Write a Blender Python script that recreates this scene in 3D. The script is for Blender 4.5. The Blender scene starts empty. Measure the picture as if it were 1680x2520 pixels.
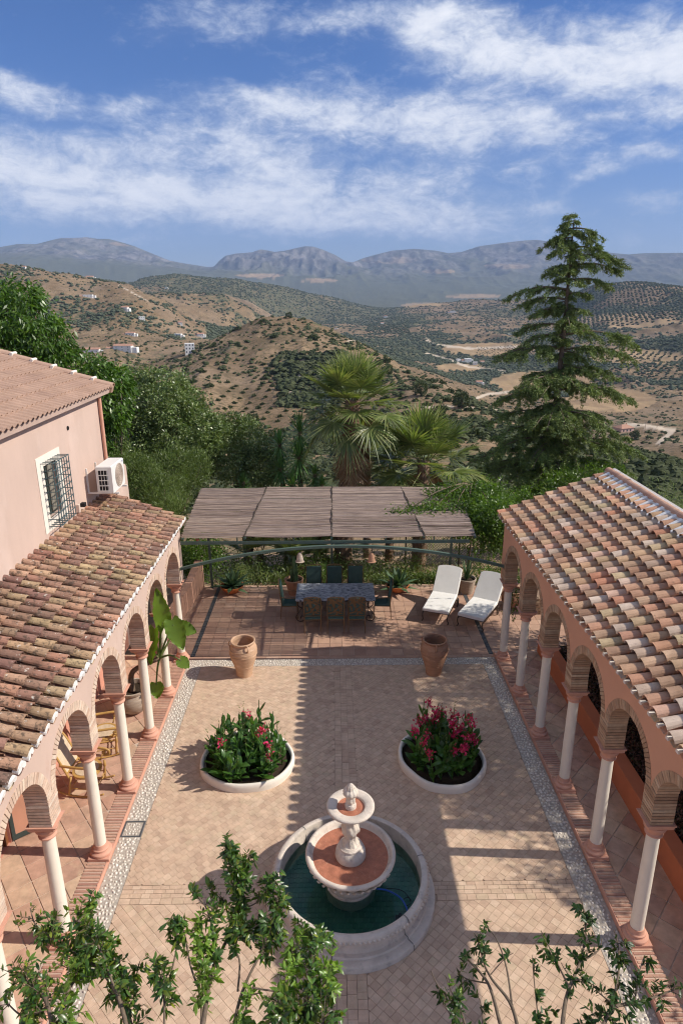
import bpy, math, random
import numpy as np
from mathutils import Vector, Matrix
random.seed(7); RNG = np.random.default_rng(11)
pi = math.pi; R_ = math.radians
SC = bpy.context.scene
COL = SC.collection

# ------------------------------------------------------------------ camera
CAM = np.array([-0.21807551, 0.0, 9.20470762]); FPX = 1620.17
CR = np.array([0.99989869, -0.01402269, -0.00244535])
CU = np.array([0.00667804, 0.31041572, 0.95057745])
CF = np.array([0.01257058, 0.95049747, -0.31047791])
cam_data = bpy.data.cameras.new('camera'); cam = bpy.data.objects.new('camera', cam_data); COL.objects.link(cam)
cam_data.sensor_fit = 'VERTICAL'; cam_data.sensor_height = 24.0; cam_data.lens = FPX * 24 / 2520
cam_data.clip_start = 0.1; cam_data.clip_end = 60000
m = Matrix.Identity(4)
for i in range(3):
    m[i][0] = CR[i]; m[i][1] = CU[i]; m[i][2] = -CF[i]; m[i][3] = CAM[i]
cam.matrix_world = m
SC.camera = cam

def ray(px, py): return (px - 840) / FPX * CR + (1260 - py) / FPX * CU + CF
def at(px, py, X=None, Y=None, Z=None):
    d = ray(px, py)
    t = ((X - CAM[0]) / d[0]) if X is not None else ((Y - CAM[1]) / d[1]) if Y is not None else ((Z - CAM[2]) / d[2])
    return CAM + d * t
def at_dist(px, py, dist):
    d = ray(px, py); return CAM + d * (dist / math.hypot(d[0], d[1]))
def azel(px, py):
    d = ray(px, py); return math.atan2(d[0], d[1]), math.atan2(d[2], math.hypot(d[0], d[1]))

# ------------------------------------------------------------------ light
SUN_EL, SUN_AZ = R_(39.0), R_(93.4)      # azimuth from +Y towards +X
sd = np.array([math.cos(SUN_EL) * math.sin(SUN_AZ), math.cos(SUN_EL) * math.cos(SUN_AZ), math.sin(SUN_EL)])
sun_data = bpy.data.lights.new('sun', 'SUN'); sun_data.energy = 5.0; sun_data.angle = R_(0.5); sun_data.color = (1, 0.93, 0.83)
sun = bpy.data.objects.new('sun', sun_data); COL.objects.link(sun)
sun.rotation_euler = Vector(-sd).to_track_quat('-Z', 'Y').to_euler(); sun.location = (20, 0, 30)

world = bpy.data.worlds.new('World'); SC.world = world; world.use_nodes = True
NT = world.node_tree; NT.nodes.clear()
def N(t, kind, **kw):
    n = t.nodes.new(kind)
    for k, v in kw.items(): setattr(n, k, v)
    return n
def math_(t, op, a, b=None, c=None, clamp=False):
    n = N(t, 'ShaderNodeMath', operation=op); n.use_clamp = clamp
    for i, q in enumerate((a, b, c)):
        if q is None: continue
        if isinstance(q, (int, float)): n.inputs[i].default_value = q
        else: t.links.new(q, n.inputs[i])
    return n.outputs[0]
def maprange(t, v, a, b, c=0.0, d=1.0, smooth=True):
    n = N(t, 'ShaderNodeMapRange'); n.interpolation_type = 'SMOOTHSTEP' if smooth else 'LINEAR'
    t.links.new(v, n.inputs[0])
    for i, q in enumerate((a, b, c, d)): n.inputs[i + 1].default_value = q
    return n.outputs[0]
def mixc(t, f, a, b, mode='MIX'):
    n = N(t, 'ShaderNodeMix', data_type='RGBA', blend_type=mode)
    for s, q in ((n.inputs[0], f), (n.inputs[6], a), (n.inputs[7], b)):
        if isinstance(q, (int, float)): s.default_value = q
        elif isinstance(q, tuple): s.default_value = q + (1,) if len(q) == 3 else q
        else: t.links.new(q, s)
    return n.outputs[2]
SKY_STRENGTH = 0.076
sky = N(NT, 'ShaderNodeTexSky', sky_type='NISHITA'); sky.sun_disc = False
sky.sun_elevation = SUN_EL; sky.sun_rotation = SUN_AZ; sky.altitude = 900; sky.air_density = 1.0; sky.dust_density = 0.6; sky.ozone_density = 4.0
tc = N(NT, 'ShaderNodeTexCoord'); sep = N(NT, 'ShaderNodeSeparateXYZ'); NT.links.new(tc.outputs['Generated'], sep.inputs[0])
az = math_(NT, 'ARCTAN2', sep.outputs[0], sep.outputs[1])
el = math_(NT, 'ARCSINE', sep.outputs[2])
# broken cloud: noise on the direction itself, gathered into banks where the picture has them
def wnoise(scale, detail, rough, sz=1.0, dist=0.0, off=0.0, shear=0.0):
    mp = N(NT, 'ShaderNodeMapping'); NT.links.new(tc.outputs['Generated'], mp.inputs[0]); mp.inputs['Scale'].default_value = (1, 1, sz); mp.inputs['Location'].default_value = (off, off * 1.7, off)
    mp.inputs['Rotation'].default_value = (0, shear, 0)
    n = N(NT, 'ShaderNodeTexNoise'); NT.links.new(mp.outputs[0], n.inputs['Vector'])
    n.inputs['Scale'].default_value = scale; n.inputs['Detail'].default_value = detail; n.inputs['Roughness'].default_value = rough; n.inputs['Distortion'].default_value = dist
    return n.outputs[0]
nA = wnoise(4.5, 6, 0.6, 1.6, 0.3, 3.1)
nB = wnoise(10.0, 12, 0.66, 2.3, 0.45, 7.7, 0.10)
nC = wnoise(34.0, 10, 0.7, 2.0, 0.5, 1.3, -0.1)
nW = wnoise(6.0, 5, 0.6, 1.5, 0, 9.0)
azw = math_(NT, 'ADD', az, math_(NT, 'MULTIPLY', math_(NT, 'SUBTRACT', nA, 0.5), 0.16))
elw = math_(NT, 'ADD', el, math_(NT, 'MULTIPLY', math_(NT, 'SUBTRACT', nW, 0.5), 0.08))
BLOBS = [  # px, py, rx, ry (picture units), strength
    (880, 40, 150, 48, .80), (1110, 60, 150, 75, .95), (1210, 130, 160, 70, .95), (1420, 110, 170, 75, .95), (1600, 130, 210, 85, .95), (1740, 120, 240, 120, .9), (1500, 190, 200, 40, .55),
    (470, 70, 190, 60, .42), (640, 40, 120, 40, .35), (780, 160, 120, 40, .28), (40, 200, 95, 38, .60), (160, 250, 120, 35, .50), (320, 250, 60, 28, .42),
    (640, 250, 260, 42, .72), (950, 290, 330, 70, .85), (1180, 330, 280, 75, .82), (1420, 330, 160, 45, .45), (1330, 410, 260, 26, .38),
    (520, 340, 210, 55, .68), (660, 390, 160, 48, .62), (100, 360, 260, 75, .62), (200, 450, 420, 75, .80), (-150, 420, 300, 110, .8), (560, 470, 330, 65, .80), (820, 520, 420, 60, .70), (1080, 540, 260, 45, .50),
    (1060, 450, 110, 38, .68), (1620, 270, 120, 40, .62), (1640, 390, 110, 38, .60), (1480, 435, 80, 22, .50), (1620, 490, 140, 26, .50), (1340, 520, 60, 20, .46), (1300, 470, 90, 22, .3), (1400, 600, 330, 30, .3), (400, 590, 200, 22, .3)]
acc = None
for (bx, by, rx, ry, st) in BLOBS:
    a0, e0 = azel(bx, by); a1, _ = azel(bx + rx, by); _, e1 = azel(bx, by - ry)
    da = math_(NT, 'DIVIDE', math_(NT, 'SUBTRACT', azw, a0), abs(a1 - a0) * 1.15); de = math_(NT, 'DIVIDE', math_(NT, 'SUBTRACT', elw, e0), abs(e1 - e0) * 1.15)
    r2 = math_(NT, 'ADD', math_(NT, 'MULTIPLY', da, da), math_(NT, 'MULTIPLY', de, de))
    g = math_(NT, 'MULTIPLY', math_(NT, 'EXPONENT', math_(NT, 'MULTIPLY', r2, -1.25)), st)
    acc = g if acc is None else math_(NT, 'SUBTRACT', math_(NT, 'ADD', acc, g), math_(NT, 'MULTIPLY', acc, g))
# outside the picture broken cloud goes on, its cover raised to add white fill
outside = math_(NT, 'MAXIMUM', maprange(NT, math_(NT, 'ABSOLUTE', az), 0.6, 0.8), maprange(NT, el, 0.37, 0.50))
acc_all = math_(NT, 'MAXIMUM', acc, math_(NT, 'MULTIPLY', outside, maprange(NT, nA, 0.36, 0.60, 0.0, 0.85)))
tex = math_(NT, 'ADD', math_(NT, 'MULTIPLY', nB, 0.60), math_(NT, 'MULTIPLY', nC, 0.40))
cl = math_(NT, 'ADD', math_(NT, 'MULTIPLY', acc_all, 0.76), math_(NT, 'MULTIPLY', math_(NT, 'SUBTRACT', tex, 0.5), 1.9))
cmask = math_(NT, 'ADD', maprange(NT, cl, 0.14, 0.74, 0.0, 0.80), math_(NT, 'MULTIPLY', maprange(NT, acc_all, 0.1, 0.9), 0.16))
skyc = mixc(NT, 1.0, sky.outputs[0], mixc(NT, maprange(NT, el, 0.0, 0.30), (0.95, 0.92, 1.12), (0.44, 0.78, 1.26)), 'MULTIPLY')
cloudc = mixc(NT, maprange(NT, cl, 0.3, 1.0), (6.8, 7.6, 9.3), (11.6, 11.7, 12.2))
skyf = mixc(NT, cmask, skyc, cloudc)
bg = N(NT, 'ShaderNodeBackground'); NT.links.new(skyf, bg.inputs[0]); bg.inputs[1].default_value = SKY_STRENGTH
wo = N(NT, 'ShaderNodeOutputWorld'); NT.links.new(bg.outputs[0], wo.inputs[0])
SC.view_settings.view_transform = 'Standard'; SC.view_settings.look = 'None'; SC.view_settings.exposure = 0.23; SC.view_settings.gamma = 1.0; SC.view_settings.use_curve_mapping = False
SC.render.engine = 'CYCLES'
cy_ = SC.cycles; cy_.use_denoising = True; cy_.max_bounces = 6; cy_.diffuse_bounces = 4; cy_.glossy_bounces = 3; cy_.transmission_bounces = 5; cy_.transparent_max_bounces = 8; cy_.volume_bounces = 0
cy_.filter_width = 1.15; cy_.sample_clamp_indirect = 4.0; cy_.caustics_reflective = False; cy_.caustics_refractive = False
cy_.use_adaptive_sampling = True; cy_.adaptive_threshold = 0.02

# ------------------------------------------------------------------ helpers
def tag(o, label=None, cat=None, group=None, kind=None):
    if label: o['label'] = label
    if cat: o['category'] = cat
    if group: o['group'] = group
    if kind: o['kind'] = kind
    return o
def woff(o):
    v = Vector((0, 0, 0))
    while o is not None: v = v + o.location; o = o.parent
    return v
def link(o, parent=None, world=True):
    COL.objects.link(o)
    if parent is not None:
        o.parent = parent
        if world: o.location = -woff(parent)
    return o
def thing(name, label, cat, loc=(0, 0, 0), rz=0.0, group=None):
    o = bpy.data.objects.new(name, None); COL.objects.link(o); o.location = loc; o.rotation_euler = (0, 0, rz); o.empty_display_size = 0.2
    return tag(o, label, cat, group)
def mesh_np(name, V, F, mat, smooth=False, colors=None):
    V = np.asarray(V, dtype=np.float32); F = np.asarray(F, dtype=np.int32); k = F.shape[1]
    me = bpy.data.meshes.new(name); me.vertices.add(len(V)); me.vertices.foreach_set('co', V.ravel())
    me.loops.add(F.size); me.loops.foreach_set('vertex_index', F.ravel())
    me.polygons.add(len(F)); me.polygons.foreach_set('loop_start', np.arange(0, F.size, k, dtype=np.int32)); me.polygons.foreach_set('loop_total', np.full(len(F), k, dtype=np.int32))
    if smooth: me.polygons.foreach_set('use_smooth', np.ones(len(F), dtype=bool))
    me.update(calc_edges=True)
    if colors is not None:
        a = me.color_attributes.new('Col', 'FLOAT_COLOR', 'POINT'); a.data.foreach_set('color', np.asarray(colors, dtype=np.float32).ravel())
    for mm in (mat if isinstance(mat, (list, tuple)) else [mat]): me.materials.append(mm)
    return me
def obj_np(name, V, F, mat, parent=None, smooth=False, world=True, **kw):
    return link(bpy.data.objects.new(name, mesh_np(name, V, F, mat, smooth, **kw)), parent, world)

class MB:
    def __init__(s): s.v = []; s.f = []; s.m = []
    def add(s, vs, fs, mi=0):
        o = len(s.v); s.v.extend(tuple(float(c) for c in v) for v in vs)
        s.f.extend(tuple(i + o for i in f) for f in fs); s.m.extend([mi] * len(fs)); return s
    def box(s, x0, x1, y0, y1, z0, z1, mi=0, M=None):
        vs = [Vector((x, y, z)) for z in (z0, z1) for y in (y0, y1) for x in (x0, x1)]
        if M is not None: vs = [M @ v for v in vs]
        return s.add(vs, [(0, 2, 3, 1), (4, 5, 7, 6), (0, 1, 5, 4), (2, 6, 7, 3), (0, 4, 6, 2), (1, 3, 7, 5)], mi)
    def bbox(s, x0, x1, y0, y1, z0, z1, b=0.01, mi=0, M=None):   # box with a chamfered top
        r = [(x0, y0), (x1, y0), (x1, y1), (x0, y1)]; r2 = [(x0 + b, y0 + b), (x1 - b, y0 + b), (x1 - b, y1 - b), (x0 + b, y1 - b)]
        vs = [Vector((x, y, z0)) for x, y in r] + [Vector((x, y, z1 - b)) for x, y in r] + [Vector((x, y, z1)) for x, y in r2]
        if M is not None: vs = [M @ v for v in vs]
        fs = [(3, 2, 1, 0)]
        for k in range(4):
            n = (k + 1) % 4; fs += [(k, n, 4 + n, 4 + k), (4 + k, 4 + n, 8 + n, 8 + k)]
        return s.add(vs, fs + [(8, 9, 10, 11)], mi)
    def prism(s, poly, z0, z1, mi=0, bottom=False, dz=None):
        n = len(poly); vs = [(x, y, z0) for x, y in poly] + [(x, y, z1 + (dz(x, y) if dz else 0)) for x, y in poly]
        fs = [(i, (i + 1) % n, n + (i + 1) % n, n + i) for i in range(n)] + [tuple(range(n, 2 * n))]
        if bottom: fs.append(tuple(range(n - 1, -1, -1)))
        return s.add(vs, fs, mi)
    def tube(s, pts, rad, n=8, mi=0, caps=True, flat=None):
        pts = [Vector(p) for p in pts]; K = len(pts)
        if not hasattr(rad, '__len__'): rad = [rad] * K
        up = None; vs = []; fs = []
        for i, p in enumerate(pts):
            t = (pts[min(i + 1, K - 1)] - pts[max(i - 1, 0)])
            if t.length < 1e-9: t = Vector((0, 0, 1))
            t.normalize()
            if up is None:
                a = Vector((0, 0, 1)) if abs(t.z) < 0.9 else Vector((0, 1, 0)); up = (a - t * a.dot(t)).normalized()
            else:
                up = up - t * up.dot(t); up = up.normalized() if up.length > 1e-6 else t.orthogonal().normalized()
            sd_ = t.cross(up)
            for k in range(n):
                a = 2 * pi * (k + (0.5 if n == 4 else 0)) / n; fx = flat if flat else 1.0
                vs.append(p + (sd_ * math.cos(a) + up * math.sin(a) * fx) * rad[i])
        for i in range(K - 1):
            for k in range(n): fs.append((i * n + k, i * n + (k + 1) % n, (i + 1) * n + (k + 1) % n, (i + 1) * n + k))
        if caps: fs += [tuple(range(n - 1, -1, -1)), tuple(range((K - 1) * n, K * n))]
        return s.add(vs, fs, mi)
    def bar(s, a, b, w, h=None, mi=0):
        a = Vector(a); b = Vector(b); h = h or w; t = (b - a).normalized()
        u = Vector((0, 0, 1)) if abs(t.z) < 0.95 else Vector((0, 1, 0)); sx = t.cross(u).normalized(); u = sx.cross(t)
        vs = [p + sx * (w / 2) * i + u * (h / 2) * j for p in (a, b) for i, j in ((-1, -1), (1, -1), (1, 1), (-1, 1))]
        return s.add(vs, [(0, 3, 2, 1), (4, 5, 6, 7), (0, 1, 5, 4), (1, 2, 6, 5), (2, 3, 7, 6), (3, 0, 4, 7)], mi)
    def lathe(s, prof, c=(0, 0, 0), n=24, mi=0, sx=1.0, sy=1.0, wob=None, caps=True):
        vs = []; fs = []; K = len(prof)
        for i, (r, z) in enumerate(prof):
            for k in range(n):
                a = 2 * pi * k / n; q = r + (wob(a, i, r) if wob else 0)
                vs.append((c[0] + q * math.cos(a) * sx, c[1] + q * math.sin(a) * sy, c[2] + z))
        for i in range(K - 1):
            for k in range(n): fs.append((i * n + k, i * n + (k + 1) % n, (i + 1) * n + (k + 1) % n, (i + 1) * n + k))
        if caps:
            if prof[0][0] > 1e-4: fs.append(tuple(range(n - 1, -1, -1)))
            if prof[-1][0] > 1e-4: fs.append(tuple(range((K - 1) * n, K * n)))
        return s.add(vs, fs, mi)
    def mesh(s, name, mats, smooth=False, angle=None):
        me = bpy.data.meshes.new(name); me.from_pydata(s.v, [], s.f)
        for q in (mats if isinstance(mats, (list, tuple)) else [mats]): me.materials.append(q)
        if any(s.m): me.polygons.foreach_set('material_index', s.m)
        if smooth:
            me.polygons.foreach_set('use_smooth', [True] * len(s.f))
            if angle:
                try: me.set_sharp_from_angle(angle=R_(angle))
                except Exception: pass
        me.update(); return me
    def build(s, name, mats, parent=None, smooth=False, world=True, angle=None):
        return link(bpy.data.objects.new(name, s.mesh(name, mats, smooth, angle)), parent, world)
def inst(name, me, parent, loc=None, M=None, world=True):
    o = bpy.data.objects.new(name, me); COL.objects.link(o)
    if parent is not None: o.parent = parent
    off = -woff(parent) if (world and parent is not None) else Vector((0, 0, 0))
    if M is not None:
        M = M.copy(); M.translation = M.translation + off; o.matrix_basis = M
    else: o.location = Vector(loc) + off
    return o
def copy_tree(o, parent=None):
    c = o.copy(); COL.objects.link(c)
    if parent is not None: c.parent = parent
    for ch in o.children: copy_tree(ch, c)
    return c

# ------------------------------------------------------------------ materials
def M(name, cols, nscale=5.0, namt=0.25, bump=0.2, bscale=30.0, rough=0.85, spec=0.3, spots=None, spots2=None, stretch=None, metallic=0.0, interp='LINEAR', coord='pos'):
    mt = bpy.data.materials.new(name); mt.use_nodes = True; t = mt.node_tree; t.nodes.clear()
    out = N(t, 'ShaderNodeOutputMaterial'); b = N(t, 'ShaderNodeBsdfPrincipled'); t.links.new(b.outputs[0], out.inputs[0])
    b.inputs['Roughness'].default_value = rough; b.inputs['Specular IOR Level'].default_value = spec; b.inputs['Metallic'].default_value = metallic
    g = N(t, 'ShaderNodeNewGeometry'); oi = N(t, 'ShaderNodeObjectInfo')
    if coord == 'obj':
        tcn = N(t, 'ShaderNodeTexCoord'); P = tcn.outputs['Object']
    else: P = g.outputs['Position']
    if stretch:
        mp = N(t, 'ShaderNodeMapping'); t.links.new(P, mp.inputs[0]); mp.inputs['Scale'].default_value = stretch; P = mp.outputs[0]
    rnd = math_(t, 'FRACT', math_(t, 'ADD', math_(t, 'MULTIPLY', oi.outputs['Random'], 7.31), g.outputs['Random Per Island']))
    if not isinstance(cols[0], (tuple, list)): cols = [cols]
    if len(cols) > 1:
        cr = N(t, 'ShaderNodeValToRGB'); cr.color_ramp.interpolation = interp; e = cr.color_ramp.elements
        while len(e) < len(cols): e.new(0.5)
        for i, c in enumerate(cols): e[i].position = i / (len(cols) - 1) if interp == 'LINEAR' else i / len(cols); e[i].color = (*c, 1)
        t.links.new(rnd, cr.inputs[0]); c0 = cr.outputs[0]
    else:
        rgb = N(t, 'ShaderNodeRGB'); rgb.outputs[0].default_value = (*cols[0], 1); c0 = rgb.outputs[0]
    def noise(sc, det=6, rg=0.6, w=0.0):
        n = N(t, 'ShaderNodeTexNoise'); t.links.new(P, n.inputs['Vector']); n.inputs['Scale'].default_value = sc; n.inputs['Detail'].default_value = det; n.inputs['Roughness'].default_value = rg; n.inputs['Distortion'].default_value = w
        return n.outputs[0]
    if namt:
        f = maprange(t, noise(nscale), 0.25, 0.75, 1 - namt, 1 + namt, False)
        vm = N(t, 'ShaderNodeVectorMath', operation='SCALE'); t.links.new(c0, vm.inputs[0]); t.links.new(f, vm.inputs['Scale']); c0 = vm.outputs[0]
    for sp in (spots, spots2):
        if sp: c0 = mixc(t, maprange(t, noise(sp[1], 7, 0.68), sp[2], sp[2] + (sp[4] if len(sp) > 4 else 0.06), 0.0, sp[3]), c0, sp[0])
    t.links.new(c0, b.inputs['Base Color'])
    if bump:
        bn = N(t, 'ShaderNodeBump'); bn.inputs['Strength'].default_value = bump; bn.inputs['Distance'].default_value = 0.02
        t.links.new(noise(bscale, 6, 0.65), bn.inputs['Height']); t.links.new(bn.outputs[0], b.inputs['Normal'])
    return mt
def Mleaf(name, cols, trans=0.35, rough=0.42, spec=0.5, nscale=1.3, namt=0.3):
    mt = bpy.data.materials.new(name); mt.use_nodes = True; t = mt.node_tree; t.nodes.clear()
    out = N(t, 'ShaderNodeOutputMaterial'); b = N(t, 'ShaderNodeBsdfPrincipled'); b.inputs['Roughness'].default_value = rough; b.inputs['Specular IOR Level'].default_value = spec
    g = N(t, 'ShaderNodeNewGeometry'); oi = N(t, 'ShaderNodeObjectInfo')
    rnd = math_(t, 'FRACT', math_(t, 'ADD', math_(t, 'MULTIPLY', oi.outputs['Random'], 7.31), g.outputs['Random Per Island']))
    cr = N(t, 'ShaderNodeValToRGB'); e = cr.color_ramp.elements
    while len(e) < len(cols): e.new(0.5)
    for i, c in enumerate(cols): e[i].position = i / max(1, len(cols) - 1); e[i].color = (*c, 1)
    t.links.new(rnd, cr.inputs[0])
    n = N(t, 'ShaderNodeTexNoise'); t.links.new(g.outputs['Position'], n.inputs['Vector']); n.inputs['Scale'].default_value = nscale; n.inputs['Detail'].default_value = 3
    f = maprange(t, n.outputs[0], 0.3, 0.7, 1 - namt, 1 + namt, False)
    vm = N(t, 'ShaderNodeVectorMath', operation='SCALE'); t.links.new(cr.outputs[0], vm.inputs[0]); t.links.new(f, vm.inputs['Scale'])
    t.links.new(vm.outputs[0], b.inputs['Base Color'])
    tr = N(t, 'ShaderNodeBsdfTranslucent'); vm2 = mixc(t, 1.0, vm.outputs[0], (1.5, 1.7, 0.6), 'MULTIPLY'); t.links.new(vm2, tr.inputs[0])
    mx = N(t, 'ShaderNodeMixShader'); mx.inputs[0].default_value = trans; t.links.new(b.outputs[0], mx.inputs[1]); t.links.new(tr.outputs[0], mx.inputs[2]); t.links.new(mx.outputs[0], out.inputs[0])
    return mt
PINK = (0.545, 0.405, 0.335)
m_pink = M('pink_render', PINK, 1.0, 0.10, 0.2, 50, 0.92, 0.15, spots=((0.50, 0.33, 0.26), 2.6, 0.58, 0.45, 0.16), spots2=((0.66, 0.52, 0.45), 0.9, 0.52, 0.4, 0.2), stretch=(1, 1, 0.45))
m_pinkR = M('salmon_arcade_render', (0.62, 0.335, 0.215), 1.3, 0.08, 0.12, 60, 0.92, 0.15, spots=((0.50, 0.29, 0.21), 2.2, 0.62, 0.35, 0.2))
m_orange = M('orange_render', (0.52, 0.17, 0.08), 1.6, 0.12, 0.15, 40, 0.9, 0.15)
m_white = M('white_plaster', (0.74, 0.68, 0.59), 3, 0.06, 0.15, 40, 0.85, 0.2, spots=((0.5, 0.46, 0.38), 5, 0.64, 0.3, 0.15))
m_shaft = M('cream_paint', (0.74, 0.67, 0.56), 3, 0.05, 0.12, 40, 0.65, 0.3, spots=((0.55, 0.46, 0.36), 7, 0.62, 0.4, 0.12))
m_terpink = M('pink_moulding', (0.58, 0.31, 0.22), 5, 0.10, 0.15, 50, 0.8, 0.25)
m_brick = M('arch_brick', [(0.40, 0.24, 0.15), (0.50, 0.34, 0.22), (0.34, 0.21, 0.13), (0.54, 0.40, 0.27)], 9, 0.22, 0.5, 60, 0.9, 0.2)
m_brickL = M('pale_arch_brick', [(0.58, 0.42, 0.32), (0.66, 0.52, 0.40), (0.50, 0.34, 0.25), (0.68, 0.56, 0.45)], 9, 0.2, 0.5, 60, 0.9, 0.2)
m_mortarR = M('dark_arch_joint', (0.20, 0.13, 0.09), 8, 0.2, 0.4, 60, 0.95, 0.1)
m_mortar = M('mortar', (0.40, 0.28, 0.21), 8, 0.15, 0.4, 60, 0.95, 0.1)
m_strip = M('edge_brick', [(0.44, 0.24, 0.17), (0.52, 0.32, 0.23), (0.38, 0.20, 0.15)], 9, 0.2, 0.5, 60, 0.9, 0.2)
m_stripm = M('edge_mortar', (0.56, 0.42, 0.33), 8, 0.15, 0.4, 60, 0.95, 0.1)
m_tileL = M('old_roof_tile', [(0.291, 0.147, 0.111), (0.459, 0.309, 0.194), (0.207, 0.113, 0.093), (0.444, 0.282, 0.186), (0.261, 0.147, 0.111), (0.413, 0.218, 0.149), (0.427, 0.316, 0.179), (0.230, 0.140, 0.111)], 1.7, 0.42, 0.6, 50, 0.95, 0.15,
            spots=((0.085, 0.065, 0.05), 14, 0.50, 0.80, 0.12), spots2=((0.66, 0.62, 0.54), 13, 0.615, 0.85, 0.04))
m_tileR = M('roof_tile', [(0.479, 0.244, 0.155), (0.545, 0.367, 0.239), (0.347, 0.211, 0.139), (0.562, 0.302, 0.193), (0.463, 0.359, 0.216), (0.495, 0.228, 0.139), (0.594, 0.472, 0.371), (0.396, 0.261, 0.178)], 1.9, 0.34, 0.5, 50, 0.95, 0.15,
            spots=((0.16, 0.11, 0.08), 15, 0.60, 0.65, 0.10), spots2=((0.62, 0.55, 0.47), 9, 0.66, 0.6, 0.08))
m_ridge = M('ridge_tile', [(0.50, 0.29, 0.20), (0.42, 0.24, 0.17), (0.56, 0.36, 0.26)], 6, 0.25, 0.5, 50, 0.95, 0.15, spots=((0.2, 0.14, 0.10), 12, 0.6, 0.5, 0.1))
m_deck = M('roof_mortar', (0.40, 0.28, 0.22), 9, 0.3, 0.6, 40, 0.95, 0.1)
m_concrete = M('concrete_roof_tile', [(0.40, 0.26, 0.19), (0.43, 0.285, 0.21), (0.37, 0.24, 0.18)], 3, 0.16, 0.35, 60, 0.95, 0.12, spots=((0.25, 0.17, 0.10), 6, 0.60, 0.4, 0.15))
m_lime = M('lime_mortar', (0.74, 0.68, 0.60), 8, 0.12, 0.4, 40, 0.95, 0.1)
m_whitetile = M('whitewash', (0.78, 0.76, 0.72), 10, 0.1, 0.4, 40, 0.9, 0.15, spots=((0.45, 0.35, 0.28), 14, 0.62, 0.5, 0.1))
m_paver = M('court_paver', [(0.523, 0.372, 0.263), (0.582, 0.425, 0.301), (0.484, 0.338, 0.239), (0.600, 0.447, 0.321), (0.543, 0.386, 0.273), (0.533, 0.401, 0.277)], 5.5, 0.20, 0.4, 45, 0.9, 0.2, spots=((0.36, 0.24, 0.17), 1.1, 0.53, 0.5, 0.22), spots2=((0.68, 0.54, 0.42), 8, 0.58, 0.5, 0.12))
m_joint = M('court_joint', (0.42, 0.31, 0.23), 8, 0.3, 0.3, 60, 0.95, 0.1)
m_gtile = M('gallery_tile', [(0.46, 0.27, 0.19), (0.54, 0.35, 0.24), (0.42, 0.24, 0.18), (0.56, 0.40, 0.27), (0.48, 0.30, 0.22)], 5, 0.28, 0.3, 25, 0.7, 0.3, spots=((0.60, 0.46, 0.30), 3.2, 0.56, 0.5, 0.15))
m_grout = M('pale_grout', (0.54, 0.43, 0.34), 8, 0.15, 0.3, 60, 0.95, 0.1)
m_ttile = M('terrace_tile', [(0.42, 0.255, 0.18), (0.47, 0.30, 0.21), (0.38, 0.23, 0.165), (0.50, 0.335, 0.24)], 3, 0.15, 0.25, 30, 0.8, 0.25)
m_slate = M('slate_drain', (0.075, 0.08, 0.085), 8, 0.2, 0.4, 60, 0.6, 0.4)
m_pebble = M('pebble', [(0.681, 0.619, 0.530), (0.592, 0.534, 0.449), (0.746, 0.694, 0.612), (0.505, 0.448, 0.367)], 20, 0.12, 0.1, 60, 0.7, 0.35)
m_pebbed = M('pebble_mortar', (0.44, 0.39, 0.33), 12, 0.25, 0.5, 70, 0.95, 0.1)
m_stone = M('fountain_stone', (0.62, 0.54, 0.455), 5, 0.15, 0.6, 45, 0.9, 0.2, spots=((0.34, 0.30, 0.27), 6, 0.52, 0.6, 0.16), spots2=((0.16, 0.14, 0.12), 26, 0.67, 0.7, 0.05))
m_fjoint = M('fountain_joint', (0.16, 0.15, 0.14), 20, 0.2, 0.3, 60, 0.9, 0.1)
m_gtilehex = M('green_pool_tile', [(0.07, 0.17, 0.13), (0.09, 0.21, 0.16), (0.08, 0.17, 0.145), (0.11, 0.24, 0.18)], 6, 0.25, 0.1, 40, 0.35, 0.5)
m_hexg = M('pool_grout', (0.20, 0.31, 0.26), 12, 0.2, 0.2, 60, 0.8, 0.1)
m_rust = M('red_sediment', (0.40, 0.155, 0.09), 9, 0.3, 0.5, 60, 0.6, 0.3, spots=((0.26, 0.10, 0.065), 5, 0.50, 0.6, 0.2), spots2=((0.50, 0.27, 0.17), 14, 0.58, 0.6, 0.1))
m_terra = M('terracotta', (0.40, 0.225, 0.14), 5, 0.2, 0.4, 40, 0.9, 0.2, stretch=(1, 1, 3.5), spots=((0.64, 0.44, 0.30), 4, 0.55, 0.5, 0.15), spots2=((0.2, 0.11, 0.07), 10, 0.66, 0.5, 0.08))
m_terra2 = M('glazed_terracotta', (0.50, 0.16, 0.05), 6, 0.15, 0.1, 40, 0.45, 0.4)
m_potgrey = M('weathered_pot', (0.40, 0.32, 0.25), 5, 0.2, 0.4, 40, 0.9, 0.2, stretch=(1, 1, 5), spots=((0.58, 0.52, 0.44), 5, 0.55, 0.6, 0.12))
m_soil = M('soil', (0.045, 0.032, 0.022), 20, 0.4, 0.9, 40, 0.98, 0.1)
m_green = M('green_metal', (0.085, 0.13, 0.105), 6, 0.12, 0.1, 60, 0.5, 0.4)
m_dgreen = M('dark_green_metal', (0.035, 0.055, 0.045), 6, 0.12, 0.1, 60, 0.5, 0.4)
m_iron = M('wrought_iron', (0.05, 0.032, 0.022), 9, 0.25, 0.2, 70, 0.55, 0.4)
m_bronze = M('bronze_cast', (0.20, 0.12, 0.055), 12, 0.3, 0.4, 60, 0.5, 0.5, metallic=0.3)
m_cush = M('green_cushion', (0.075, 0.13, 0.115), 6, 0.15, 0.3, 120, 0.95, 0.15)
m_cushw = M('white_cushion', (0.78, 0.76, 0.72), 4, 0.05, 0.25, 90, 0.95, 0.15)
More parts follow.
